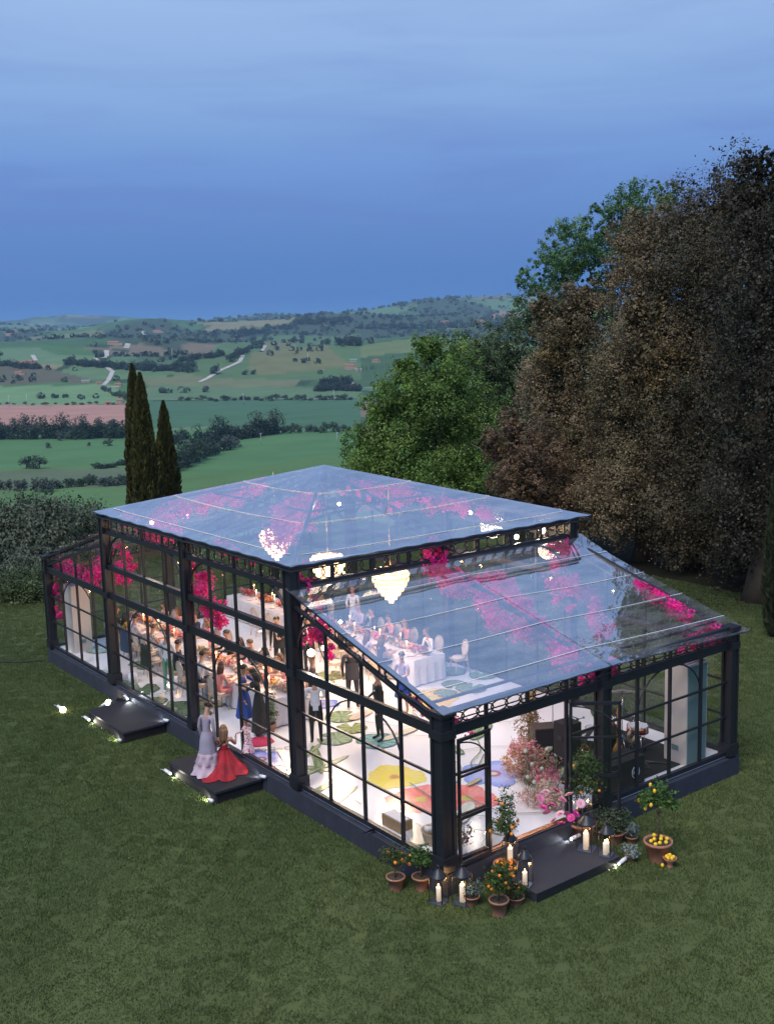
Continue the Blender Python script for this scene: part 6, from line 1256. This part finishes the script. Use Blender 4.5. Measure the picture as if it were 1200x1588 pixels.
potted('potted_shrub','silver leaved plant touching the right side of the rosemary',4.22,-.86,G0,.12,.14,.0,[(0,0,.16,.17,.15),(.08,0,.1,.14,.12)],600,cols=SILVER,size=.05,seed=10,cat='potted plant')
potted('potted_shrub','small silver lavender clump on the lawn beside the white ground light',3.60,-1.36,G0,.10,.12,.0,[(0,0,.10,.17,.11),(-.08,0,.08,.14,.1),(.1,0,.08,.14,.1)],700,cols=SILVER,size=.05,seed=11,cat='potted plant')
potted('potted_shrub','grey green shrub in terracotta pot hidden left of the kumquat bush',.10,-.62,G0,.14,.18,.0,[(0,0,.14,.18,.14),(-.1,0,.18,.14,.12)],700,cols=SILVER+[((.06,.09,.05),3)],size=.045,seed=12,cat='potted plant')
potted('potted_shrub','dark trailing plant in low terracotta pot right of the kumquat bush',.72,-1.12,G0,.16,.16,.0,[(0,0,.12,.2,.12)],600,cols=CIT,seed=13,cat='potted plant')
fr = MB().ball((0, 0, 0), .038, 8, 6).mesh('fruit', ORG)
for i, (x, y) in enumerate([(1.00,-.86),(1.10,-.92),(.95,-.98)]): tag(link('orange', fr, None, (x, y, G0+.16+.0)), ['orange lying nearest the black topped lantern','middle orange of the three left of the carpet','orange closest to the kumquat bush on the carpet edge'][i], 'orange')
bw = thing('footed_bowl', 'small terracotta footed bowl beside the lemon tree pot', 'bowl', (3.98, -2.02, G0)); MB().lathe([(.08, 0), (.05, .03), (.05, .08), (.13, .17), (.14, .20), (.12, .19), (.05, .11)], n=18, cap=True).build('bowl_body', POT, bw)
lm = MB().ball((0, 0, 0), (.036, .036, .044), 8, 6).mesh('lemon', LEM)
for i in range(6): a = i*1.1; tag(link('lemon', lm, None, (3.98+(.065*math.cos(a) if i else 0), -2.02+(.065*math.sin(a) if i else 0), G0+.205+(.04 if i == 0 else 0))), 'lemon piled in the small terracotta bowl', 'lemon', 'lemons in the terracotta bowl')
tag(link('lemon', lm, None, (3.86, -1.94, G0+.04)), 'single lemon fallen on the grass between pot and bowl', 'lemon')

# entrance carpet platform
CARP = mat('charcoal carpet', (.026,.029,.040), .95, var=.25, vscale=60, bump=.4, bscale=200)
cp = thing('carpet_platform', 'dark carpeted platform outside the open front door', 'platform', (2.18, -.72, G0)); MB().box((0, 0, .09), (2.28, 1.26, .18)).build('deck', CARP, cp); MB().box((0, -.632, .09), (2.28, .004, .17)).build('front_board', IRON, cp)
# side steps
def side_step(label, y0, y1):
    t = thing('step_platform', label, 'step', (-.76, (y0+y1)/2, G0), 0, 'black step platforms at the side doors'); d = y1-y0
    MB().box((0, 0, .12), (1.18, d-.06, .24)).build('riser', mat('black felt skirt', (.010,.010,.014), .95), t); MB().box((0, 0, .27), (1.24, d, .06)).build('tread', mat('black step felt', (.011,.011,.015), .9, bump=.3, bscale=150), t)
    MB().box((.0, -d/2-.004, .27), (1.24, .006, .05)).box((-.623, 0, .27), (.006, d, .05)).build('edge_trim', MATS['wet black webbing'], t)
side_step('black step platform at the far side door with nobody on it', 11.35, 13.75); side_step('black step platform at the near side door carrying the two women', 6.35, 8.75)
WHP = mat('white plastic', (.75,.75,.78), .4); COOL = mat('cold lamp glow', (.9,.95,1), .3, emis=(.95,.96,.9), estr=12)
def ground_spot(label, x, y, z, aim, e, col=(.88,.94,1), warm=False, grp='white tube spotlights at the step corners'):
    t = thing('spotlight', label, 'spotlight', (x, y, z), 0, grp); d = Vector(aim).normalized(); MB().tube([d*-.11, d*.09], [.038, .045], 10).tube([(0, 0, 0), (.03, 0, -.06)], .012, 5).tube([d*-.11, d*-.14+Vector((0, .05, -.03)), d*-.2+Vector((0, .09, -.05))], .008, 4).build('housing', WHP, t); MB().ball(tuple(d*.10), .085 if warm else .026, 8, 6).build('lens', GLOW if warm else COOL, t)
    ld = bpy.data.lights.new('spot', 'SPOT'); ld.energy = e; ld.color = col; ld.spot_size = R(100); ld.spot_blend = .9; ld.shadow_soft_size = .04; lo = bpy.data.objects.new('spot_lamp', ld); COL.objects.link(lo); lo.parent = t; lo.location = tuple(d*.16); lo.rotation_euler = d.to_track_quat('-Z', 'Y').to_euler()
for nm, (y0, y1) in {'far': (11.35, 13.75), 'near': (6.35, 8.75)}.items():
    ground_spot('white tube spotlight at the outer left corner of the %s step' % nm, -1.46, y1-.12, G0+.10, (.25, -1, -.25), 24, (1,.93,.72)); ground_spot('white tube spotlight at the outer right corner of the %s step' % nm, -1.46, y0+.10, G0+.10, (.15, 1, -.25), 24, (1,.93,.72))
    ground_spot('white tube spotlight at the plinth on the left of the %s step' % nm, -.20, y1-.05+.1, G0+.38, (-.12, -1, -.18), 14); ground_spot('white tube spotlight at the plinth on the right of the %s step' % nm, -.20, y0-.08, G0+.38, (-.12, 1, -.18), 14)
ground_spot('white spotlight on the grass at the right corner of the entrance carpet', 3.36, -1.36, G0+.07, (-1, .1, -.3), 50, (1,.97,.75)); ground_spot('white spotlight between the big orange pot and the doorway', 3.18, -.30, G0+.24, (-1, .3, -.25), 8)
ground_spot('warm garden light glowing alone on the left lawn', -1.71, 14.95, G0+.12, (.5, -.8, -.55), 90, (1,.70,.38), True, 'warm garden lights on the left lawn'); ground_spot('warm garden light close to the plinth behind the far step', -.62, 14.35, G0+.14, (.9, -.2, .3), 60, (1,.70,.40), True, 'warm garden lights on the left lawn')
bag = thing('equipment_bag', 'crumpled black equipment bag between the far step and the plinth', 'bag', (-.42, 13.95, G0)); MB().lathe([(.22,0),(.26,.1),(.22,.26),(.12,.34),(.02,.36)],n=14,fn=lambda a,i:1+.15*math.sin(a*3+i),sy=.7).build('bag_body', BLK, bag); MB().tube([(-.2,0,.2),(0,-.1,.4),(.18,0,.28)],.02,5).build('strap', BLK, bag)
tag(MB().tube([(-.3,20.3,G0+.02),(-.9,20.6,G0+.03),(-1.5,21.2,G0+.03),(-2.6,21.4,G0+.03)],.025,5).build('cable', BLK), 'black cable running out on the grass from the far left corner', 'cable')
for px, py, lb in [(25,1382,'small pale stone on the lawn at lower left'),(590,1386,'pale stone on the lawn left of the first pot')]:
    pass
# lanterns and candles
def lantern(label, x, y, z, w=.26, h=.50):
    t = thing('lantern', label, 'lantern', (x, y, z), .4, 'black metal and glass lanterns'); m = MB().box((0, 0, .012), (w*1.15, w*1.15, .024)); m.build('base_plate', mat('blue grey steel', (.12,.15,.22), .4, .6), t); m = MB()
    for sx in (-1, 1):
        for sy in (-1, 1): m.bar((sx*w/2, sy*w/2, .024), (sx*w/2, sy*w/2, h), .012, .012)
    for s in (-1, 1): m.bar((-w/2, s*w/2, h), (w/2, s*w/2, h), .012, .012).bar((s*w/2, -w/2, h), (s*w/2, w/2, h), .012, .012)
    m.build('frame', IRON, t)
    for s in (-1, 1):
        MB().add([(-w/2, s*w/2, .03), (w/2, s*w/2, .03), (w/2, s*w/2, h-.01), (-w/2, s*w/2, h-.01)], [(0,1,2,3)]).build('pane', PANE, t); MB().add([(s*w/2, -w/2, .03), (s*w/2, w/2, .03), (s*w/2, w/2, h-.01), (s*w/2, -w/2, h-.01)], [(0,1,2,3)]).build('pane', PANE, t)
    MB().lathe([(w*.62, h+.005), (w*.60, h+.02), (w*.42, h+.06), (w*.30, h+.12), (w*.12, h+.15), (w*.10, h+.20), (w*.14, h+.21), (.01, h+.23)], n=16).build('roof', IRON, t); return t
PCW = mat('white pillar candle', (.80,.74,.64), .5, emis=(1,.72,.45), estr=.35)
def pillar(label, x, y, z, h, r=.045, lamp=3):
    t = thing('pillar_candle', label, 'candle', (x, y, z), 0, 'lit pillar candles'); MB().lathe([(r, 0), (r, h-.01), (r*.9, h), (r*.3, h-.012)], n=14).build('wax', PCW, t); MB().ball((0, 0, h+.03), (.013, .013, .032), 6, 5).build('flame', FLAME, t)
    if lamp:
        ld = bpy.data.lights.new('candle', 'POINT'); ld.energy = lamp; ld.color = (1, .55, .22); ld.shadow_soft_size = .03; lo = bpy.data.objects.new('candle_light', ld); COL.objects.link(lo); lo.parent = t; lo.location = (0, 0, h+.06)
lantern('black lantern on the grass in front of the corner post', -.30, -.16, G0); pillar('white candle in the lantern in front of the corner post', -.30, -.16, G0+.025, .27)
lantern('black round topped lantern just right of the corner post', .02, -.46, G0, .28, .54); pillar('thick white candle in the lantern right of the corner post', .02, -.46, G0+.025, .33, .055)
CZ = G0+.18
lantern('tall lantern with black round lid left of the carpet', 1.10, -.98, CZ, .22, .55); pillar('white candle standing left on the carpet in the round lidded lantern', 1.10, -.98, CZ+.025, .24)
lantern('clear lantern beside the left orange tree at the threshold', 1.34, -.34, CZ, .22, .60); pillar('tall white candle by the threshold left of the doorway', 1.34, -.34, CZ+.025, .40, .055)
lantern('larger lantern holding several candles in front of the big orange pot', 3.05, -.72, CZ, .30, .55); pillar('tallest white candle in the larger right lantern', 3.00, -.74, CZ+.025, .34, .05); pillar('shorter white candle in the larger right lantern', 3.10, -.68, CZ+.025, .28, .04, 0)
lantern('smaller lantern at the right front corner of the carpet', 3.16, -1.13, CZ, .24, .46); pillar('left white candle in the smaller right lantern', 3.12, -1.14, CZ+.025, .24, .045); pillar('right white candle in the smaller right lantern', 3.21, -1.11, CZ+.025, .22, .04, 0)

# ------------------------------------------------------------------ flowers at the doorway
def bouquet(label, x, y, lobes, n, cols, seed, size=.05):
    t = thing('floor_flowers', label, 'flowers', (x, y, 0), 0); link('blossoms', leaf_mesh('blossoms', lobes, n, size, cols, seed, clump=.24, shell=.35, percl=8, m=PETAL, aspect=.8), t); m = MB(); g = random.Random(seed)
    for i in range(26): l = g.choice(lobes); m.tube([(g.uniform(-.1,.1), g.uniform(-.1,.1), 0), (l[0]*.7, l[1]*.7, l[2]*.6), (l[0]+g.uniform(-.2,.2), l[1]+g.uniform(-.2,.2), l[2]+l[5]*1.2)], [.006, .005, .003], 4)
    m.build('stems', mat('flower stem', (.10,.17,.05), .6), t); return t
bouquet('tall peach and yellow flower column beside the brown loudspeaker', 4.95, 2.85, [(0,0,.3,.34,.34,.3),(.05,0,.75,.30,.30,.34),(0,0,1.15,.27,.27,.3),(.1,0,1.45,.22,.22,.22),(-.15,0,.2,.3,.3,.2)], 3000, [((.80,.45,.28), 4), ((.75,.28,.22), 2), ((.80,.55,.05), 1.3), ((.75,.60,.42), 3), ((.10,.15,.04), 2), ((.65,.03,.10), .6)], 31)
bouquet('pink flower meadow spilling over the floor left of the dahlias', 3.90, 1.75, [(.1,.5,.35,.34,.4,.32),(0,0,.42,.38,.4,.36),(.1,-.4,.32,.36,.36,.28),(0,.3,.75,.25,.3,.25),(.35,-.2,.4,.3,.3,.3),(.3,.2,.55,.3,.3,.3)], 4200, [((.85,.25,.38), 4), ((.86,.50,.52), 3), ((.76,.62,.48), 2), ((.70,.45,.06), 1), ((.14,.20,.07), 3), ((.55,.12,.30), 1)], 32)
bouquet('low blush filler flowers under the big pink dahlias at the door post', 3.32, .62, [(0,0,.22,.30,.36,.2),(.1,-.2,.26,.26,.3,.2),(.2,.2,.3,.26,.3,.22),(-.2,.3,.2,.28,.3,.18)], 2000, [((.74,.45,.42), 3), ((.70,.58,.46), 3), ((.18,.22,.10), 2)], 33)
def dahlia(r, col):
    m = MB(); g = random.Random(4)
    for ring, (rr, n, tilt) in enumerate([(1.0,16,.15),(.8,14,.45),(.58,11,.8),(.36,8,1.1),(.18,5,1.4)]):
        for i in range(n):
            a = 2*math.pi*(i+.5*(ring % 2))/n; L_ = r*rr; w = r*.22; c, s = math.cos(a), math.sin(a); h1 = L_*math.sin(tilt)*.7; l1 = L_*math.cos(tilt*.8)
            m.add([(0, 0, 0), (c*l1*.6-s*w, s*l1*.6+c*w, h1*.7), (c*l1, s*l1, h1), (c*l1*.6+s*w, s*l1*.6-c*w, h1*.7)], [(0, 1, 2, 3)])
    m.ball((0, 0, r*.35), r*.14, 6, 4, 1); return m.mesh('dahlia', [col, LEM])
D1 = dahlia(.10, mat('pink dahlia petals', (.78,.24,.42), .6)); D2 = dahlia(.095, mat('magenta dahlia petals', (.70,.05,.32), .6)); D3 = dahlia(.105, mat('pale pink dahlia petals', (.80,.42,.52), .6))
for i, (px, py, z, me_) in enumerate([(838,1238,.45,D1),(855,1248,.42,D2),(872,1240,.45,D1),(848,1260,.38,D1),(868,1262,.38,D3),(882,1232,.5,D3),(900,1246,.5,D3),(862,1226,.5,D2),(842,1252,.4,D2),(878,1262,.34,D1),(858,1272,.30,D3),(870,1277,.26,D2),(885,1268,.28,D2),(893,1262,.34,D2),(846,1228,.5,D3)]):
    z += .12; x, y = at(px, py, z); o = link('dahlia', me_, None, (x, y, z), i); o.rotation_euler = (R(28)*math.cos(i*2)+R(25), R(20)*math.sin(i*2)-R(12), i*1.0); tag(o, ['pink dahlia','magenta dahlia','pale pink dahlia'][[D1, D2, D3].index(me_)]+', '+ordw(i)+' of the cluster beside the open door post', 'dahlia', ['pink dahlias at the door post','magenta dahlias at the door post','pale pink dahlias at the door post'][[D1, D2, D3].index(me_)])
g = random.Random(8)
al = MB().ball((0, 0, 0), .045, 8, 6).mesh('allium_head', mat('pale green allium', (.52,.60,.45), .8, bump=1.0, bscale=60))
for i, (px, py, z) in enumerate([(815,1165,.9),(848,1162,.9),(862,1170,.95),(825,1185,.8),(840,1192,.7),(818,1205,.7),(828,1213,.6)]):
    x, y = at(px, py, z); t_ = thing('allium', ordw(i)+' pale round allium head from the top of the pink flower meadow', 'flower', (x, y, 0), 0, 'pale allium heads'); link('flower_head', al, t_, (0, 0, z)); MB().tube([(0, 0, z-.06), (.02, .01, z*.5), (0, 0, .05)], .006, 4).build('stem', MATS['flower stem'], t_)
# baskets inside the front corner
WIC = mat('wicker', (.30,.19,.10), .8, bump=.8, bscale=60, var=.3, vscale=40)
bk = thing('round_basket', 'round wicker basket of white towels inside the front corner', 'basket', (.55, .95, 0)); MB().lathe([(.22,0),(.27,.24),(.29,.26),(.26,.25),(.24,.10)],n=22,cap=True).build('basket_body', mat('pale wicker', (.50,.40,.28), .8, bump=.8, bscale=60), bk)
for i in range(6): a = i; tag(MB().tube([(-.10,0,0),(.10,0,0)],.045,8).build('rolled_towel', LINEN, None, (.55+.12*math.cos(a), .95+.12*math.sin(a), .25+.05*(i % 2)), a), 'rolled pale towel in the round wicker basket', 'towel', 'rolled towels in the round basket')
ch_ = thing('wicker_chest', 'open brown wicker chest with white lining by the front side glass', 'chest', (.38, 1.95, 0), 0); MB().box((0,0,.02),(.30,.62,.04)).box((-.14,0,.13),(.03,.62,.22)).box((.14,0,.13),(.03,.62,.22)).box((0,-.30,.13),(.25,.03,.22)).box((0,.30,.13),(.25,.03,.22)).build('chest_body', WIC, ch_); MB().box((0,0,.17),(.24,.56,.16)).build('lining', LINEN, ch_)
bouquet('dry pink grasses behind the front corner post', .75, .50, [(0,0,.30,.12,.12,.28),(.05,.05,.55,.08,.08,.16),(.15,-.1,.25,.12,.12,.18)], 420, [((.45,.22,.16), 3), ((.30,.16,.10), 2), ((.2,.2,.1), 1)], 34, .045)
tag(MB().lathe([(.16,0),(.16,.30),(.02,.31)],n=4).build('plastic_box', WHP, None, (.38,14.55,0)), 'small white box on the floor beside the far main post', 'box')
potted('potted_plant','leafy pale green plant in a pot by the end of the front left table',1.30,8.38,0,.14,.22,.0,[(0,0,.25,.2,.22),(0,0,.55,.2,.25),(0,0,.8,.14,.14)],700,cols=[((.22,.28,.18),3),((.12,.18,.09),2)],size=.07,seed=20,cat='potted plant')

# ------------------------------------------------------------------ air units, band corner
ACW = mat('cream enamel', (.62,.57,.53), .5, var=.04, vscale=2); ACG = mat('grey green grille', (.16,.25,.25), .7, bump=.7, bscale=120)
def ac(label, x, y, h, rz=0, w=.62, d=.52):
    t = thing('air_conditioner', label, 'air conditioner', (x, y, 0), rz, 'tall air conditioner cabinets'); MB().box((0, 0, h/2), (w, d, h)).build('cabinet', ACW, t); MB().box((0, 0, h+.012), (w*.86, d*.8, .02)).build('top_grille', mat('lilac grey top', (.33,.29,.38), .6), t)
    MB().box((.0, -d/2-.006, h/2), (w*.92, .012, h*.96)).build('side_grille', ACG, t); MB().box((-w/2-.006, 0, h*.16), (.01, d*.3, .12)).build('vent', ACG, t)
ac('tall cream air conditioner cabinet in the rear right corner of the front wing', 7.62, .46, 2.36, 0, .72, .62); ac('tall cream air conditioner cabinet in the far left corner of the wing', .56, 19.05, 2.2, 1.57, .62, .6)
tag(MB().box((6.35, 1.75, .012), (3.2, 2.9, .016)).build('band_carpet', mat('black band carpet', (.012,.012,.014), .95)), 'black carpet under the band in the front right corner', 'carpet')
CAB = mat('black speaker cloth', (.018,.016,.018), .85, var=.2, vscale=30); CABB = mat('worn brown speaker box', (.06,.04,.032), .7, var=.2, vscale=10); CHR = mat('chrome', (.7,.7,.72), .15, 1.0)
def speaker(label, x, y, z, w, d, h, rz, m=CAB, grp=None, stand=True):
    t = thing('loudspeaker', label, 'loudspeaker', (x, y, z), rz, grp); MB().box((0, 0, h/2), (w, d, h)).build('cabinet', m, t); MB().box((0, -d/2-.008, h/2), (w*.9, .016, h*.92)).build('grille', CAB, t); MB().box((-w/2-.004, 0, h*.55), (.008, d*.35, .10)).build('handle', IRON, t)
def tripod(label, x, y, h, cat='stand', name='speaker_stand'):
    t = thing(name, label, cat, (x, y, .02), 0); MB().tube([(0, 0, .25), (0, 0, h)], .018, 6).build('pole', IRON, t)
    for i in range(3): a = i*2.094+.4; MB().tube([(0, 0, .7), (.30*math.cos(a), .30*math.sin(a), .06), (.40*math.cos(a), .40*math.sin(a), 0)], .012, 5).build('leg', IRON, t)
speaker('tall black loudspeaker on a stand left of the middle front post', 4.02, .72, .98, .42, .40, .72, -.1); tripod('tripod under the tall black loudspeaker', 4.02, .72, .97)
speaker('brown loudspeaker box behind the peach flower column', 4.75, 2.15, .62, .52, .42, .42, -.5, CABB); tripod('tripod under the brown loudspeaker box', 4.75, 2.15, .61)
t = thing('sheet_music_desk', 'white sheet music on a tilted desk between the two loudspeakers', 'music stand', (5.05, 1.75, .02), 0); MB().tube([(0, 0, 0), (0, 0, .95)], .014, 5).build('pole', IRON, t); MB().bar((-.02, 0, .9), (.22, 0, 1.22), .40, .012).build('desk', IRON, t); MB().bar((-.03, 0, .93), (.18, 0, 1.22), .30, .006).build('paper', WHT, t)
wd = MB(); wd.add([(-.25,-.2,0),(.25,-.2,0),(.25,.2,0),(-.25,.2,0),(-.25,-.08,.32),(.25,-.08,.32),(.25,.2,.22),(-.25,.2,.22)], [(3,2,1,0),(0,1,5,4),(4,5,6,7),(2,3,7,6),(1,2,6,5),(0,4,7,3)]); t = thing('stage_monitor', 'wedge shaped black stage monitor between the flower column and the pink meadow', 'stage monitor', (4.72, 2.45, .02), -.5); wd.build('cabinet', CAB, t)
t = thing('bass_cabinet', 'big black bass cabinet with a round white emblem behind the front glass', 'bass cabinet', (5.35, .46, .02), 0); MB().box((0, 0, .31), (1.05, .55, .62)).build('cabinet', CAB, t)
ex, ey = .22, -.284; EM = mat('white emblem paint', (.6,.62,.68), .5); MB().tube([(ex+.115*math.cos(a), ey, .30+.13*math.sin(a)) for a in [2*math.pi*i/24 for i in range(24)]], .012, 4, closed=True).build('emblem_ring', EM, t)
m = MB().bar((ex-.085, ey, .29), (ex+.085, ey, .29), .008, .022)
for i, hh_ in enumerate((.045, .03, .07, .05, .03)): m.bar((ex-.06+.03*i, ey-.001*(i+1), .30), (ex-.06+.03*i, ey-.001*(i+1), .30+hh_), .016, .008, up=(0, 1, 0))
m.build('emblem_word', EM, t)
# drums
REDS = mat('red sparkle shell', (.30,.012,.018), .25, var=.3, vscale=60); HEAD = mat('drum skin', (.62,.60,.64), .5); CYM = mat('bronze cymbal', (.42,.38,.36), .35, .8)
def drum(label, x, y, z, r, h, name='drum', shell=REDS, tilt=0.0, cat='drum'):
    t = thing(name, label, cat, (x, y, .02), 0); b = MB().lathe([(r, z), (r, z+h)], n=22, cap=True).build('shell', shell, t)
    MB().lathe([(r*.97, z+h+.004), (.01, z+h+.006)], n=22, cap=False).build('drum_head', HEAD, t); m = MB()
    for zz in (z+.01, z+h): m.tube([(r*1.03*math.cos(a), r*1.03*math.sin(a), zz) for a in [2*math.pi*i/22 for i in range(22)]], .009, 4, closed=True)
    for i in range(8): a = i*math.pi/4; m.tube([(r*1.05*math.cos(a), r*1.05*math.sin(a), z+.01), (r*1.05*math.cos(a), r*1.05*math.sin(a), z+h)], .006, 4)
    m.build('hoop', CHR, t)
    for i in range(3): a = i*2.094; MB().tube([(r*.9*math.cos(a), r*.9*math.sin(a), z), (r*1.15*math.cos(a), r*1.15*math.sin(a), 0)], .011, 5).build('leg', CHR, t)
drum('red sparkle snare drum with white skin right of the music stand', 7.02, 1.35, .52, .24, .17, 'snare_drum'); drum('red floor tom half hidden behind the door leaf', 5.85, 1.75, .30, .20, .30, 'floor_tom'); drum('small red tom beside the floor tom', 6.2, 2.0, .48, .16, .18, 'tom_drum')
t = thing('bass_drum', 'dark bass drum lying behind the snare drum', 'bass drum', (6.85, 2.15, .02)); MB().tube([(0, -.2, .30), (0, .2, .30)], .29, 22).build('shell', REDS, t); MB().tube([(0, -.21, .30), (0, -.202, .30)], .28, 22).build('drum_head', CAB, t)
def cymbal(label, x, y, z, r, tilt=.2):
    t = thing('cymbal', label, 'cymbal', (x, y, .02)); MB().tube([(0, 0, .2), (0, 0, z)], .010, 5).build('stand_pole', CHR, t); o = MB().lathe([(.02, .028), (.045, .012), (r*.6, .004), (r, -.006), (r*.99, -.010)], n=24, cap=False).build('plate', CYM, t, (0, 0, z)); o.rotation_euler = (-tilt, tilt, 0)
    for i in range(3): a = i*2.094; MB().tube([(0, 0, .35), (.28*math.cos(a), .28*math.sin(a), 0)], .009, 4).build('leg', CHR, t)
cymbal('large grey cymbal standing highest behind the drums', 6.95, 1.75, 1.42, .32, .35); cymbal('smaller bronze cymbal left of the music stand', 6.0, 1.45, 1.0, .24); cymbal('low cymbal near the white air cabinet', 7.35, 1.75, .75, .20)
t = thing('music_stand', 'perforated black music stand in front of the drums', 'music stand', (6.42, 1.35, .02)); MB().tube([(0, 0, 0), (0, 0, 1.0)], .012, 5).build('pole', IRON, t); m = MB()
for i in range(6):
    m.bar((-.25, -.02+.028*i, 1.0+.040*i), (.25, -.02+.028*i, 1.0+.040*i), .016, .006)
for i in range(9): m.bar((-.25+.0625*i, -.02, 1.002), (-.25+.0625*i, .12, 1.202), .016, .004)
m.build('desk', IRON, t)
for i in range(3): a = i*2.094; MB().tube([(0, 0, .3), (.25*math.cos(a), .25*math.sin(a), 0)], .009, 4).build('leg', IRON, t)
t = thing('french_horn', 'coiled brass horn resting on a stand below the music stand', 'horn', (6.35, .95, .02)); m = MB()
for r_ in (.15, .12, .09): m.tube([(r_*math.cos(a), 0, .72+r_*math.sin(a)) for a in [2*math.pi*i/18 for i in range(18)]], .012, 5, closed=True)
m.build('coil', mat('pale brass', (.62,.54,.36), .3, .9), t); MB().lathe([(.02, .0), (.03, .12), (.07, .2), (.14, .26)], (.12, -.06, .60), 16, cap=False).build('bell', MATS['pale brass'], t); MB().tube([(0, 0, 0), (0, 0, .6)], .012, 5).build('stand_pole', IRON, t)
t = thing('electric_bass', 'upright bass guitar with orange wooden headstock behind the door leaf', 'guitar', (6.1, 1.15, .02)); MB().lathe([(.10,.0),(.19,.12),(.12,.30),(.16,.44),(.05,.56)],n=18,sy=.3).build('guitar_body', mat('honey wood', (.50,.22,.05), .35), t); MB().bar((0, 0, .5), (.03, .02, 1.22), .05, .025).build('neck', MATS['honey wood'], t); MB().bar((.03, .02, 1.22), (.07, .02, 1.38), .09, .02).build('headstock', MATS['honey wood'], t)
g = random.Random(12)
for i in range(5): 
    pts = [(5.2+g.random()*2.6, .35+g.random()*2.3, .032+.004*i) for _ in range(6)]; tag(MB().tube([(pts[k][0]*(1-s)+pts[k+1][0]*s, pts[k][1]*(1-s)+pts[k+1][1]*s+.1*math.sin(s*6), .032+.006*i) for k in range(5) for s in (0, .33, .66)], .011, 4).build('cable', mat('grey cable', (.10,.08,.08), .6)), 'loose cable curling over the black band carpet', 'cable', 'cables on the band carpet')
t = thing('keyboard', 'black keyboard on a stand among the band cables', 'keyboard', (5.6, 1.45, .02), .5); MB().box((0, 0, .76), (.95, .28, .09)).build('keyboard_body', CAB, t); MB().box((0, -.05, .81), (.85, .14, .012)).build('keys', PORC, t)
for s in (-1, 1): MB().bar((s*.3, -.15, 0), (-s*.3+.0, .12, .72), .03, .03).build('leg', CHR, t)
for i, (x, y, h) in enumerate([(5.3, 2.4, 1.4), (5.9, 2.6, 1.5), (4.6, 1.3, 1.35)]):
    t = thing('microphone_stand', ['microphone stand left of the drums', 'microphone stand at the back of the band carpet', 'microphone stand beside the tall black loudspeaker'][i], 'microphone stand', (x, y, .02)); MB().tube([(0, 0, 0), (0, 0, h)], .010, 5).tube([(0, 0, h), (.25, -.25, h+.12)], .008, 5).build('pole', IRON, t); MB().lathe([(.15, 0), (.14, .02), (.01, .03)], n=14).build('base', IRON, t); MB().ball((.26, -.26, h+.13), .028, 6, 5).build('microphone', CHR, t)

# ------------------------------------------------------------------ evening haze
hm_ = bpy.data.materials.new('evening haze'); hm_.use_nodes = True; t = hm_.node_tree; t.nodes.clear(); o = node(t, 'ShaderNodeOutputMaterial'); pv = node(t, 'ShaderNodeVolumePrincipled')
pv.inputs['Density'].default_value = 5.0e-5; pv.inputs['Color'].default_value = (.42,.68,1,1); t.links.new(pv.outputs[0], o.inputs['Volume'])
hzb = MB().box((0, 0, 0), (1, 1, 1)).build('haze', hm_); 
zlo, zhi = float(TZ.min())-1.0, max(float(TZ.max())+45, 40.0); hzb.scale = (42000, 42000, zhi-zlo); hzb.location = (0, 0, (zhi+zlo)/2); tag(hzb, kind='stuff')
cam_data.clip_end = 90000
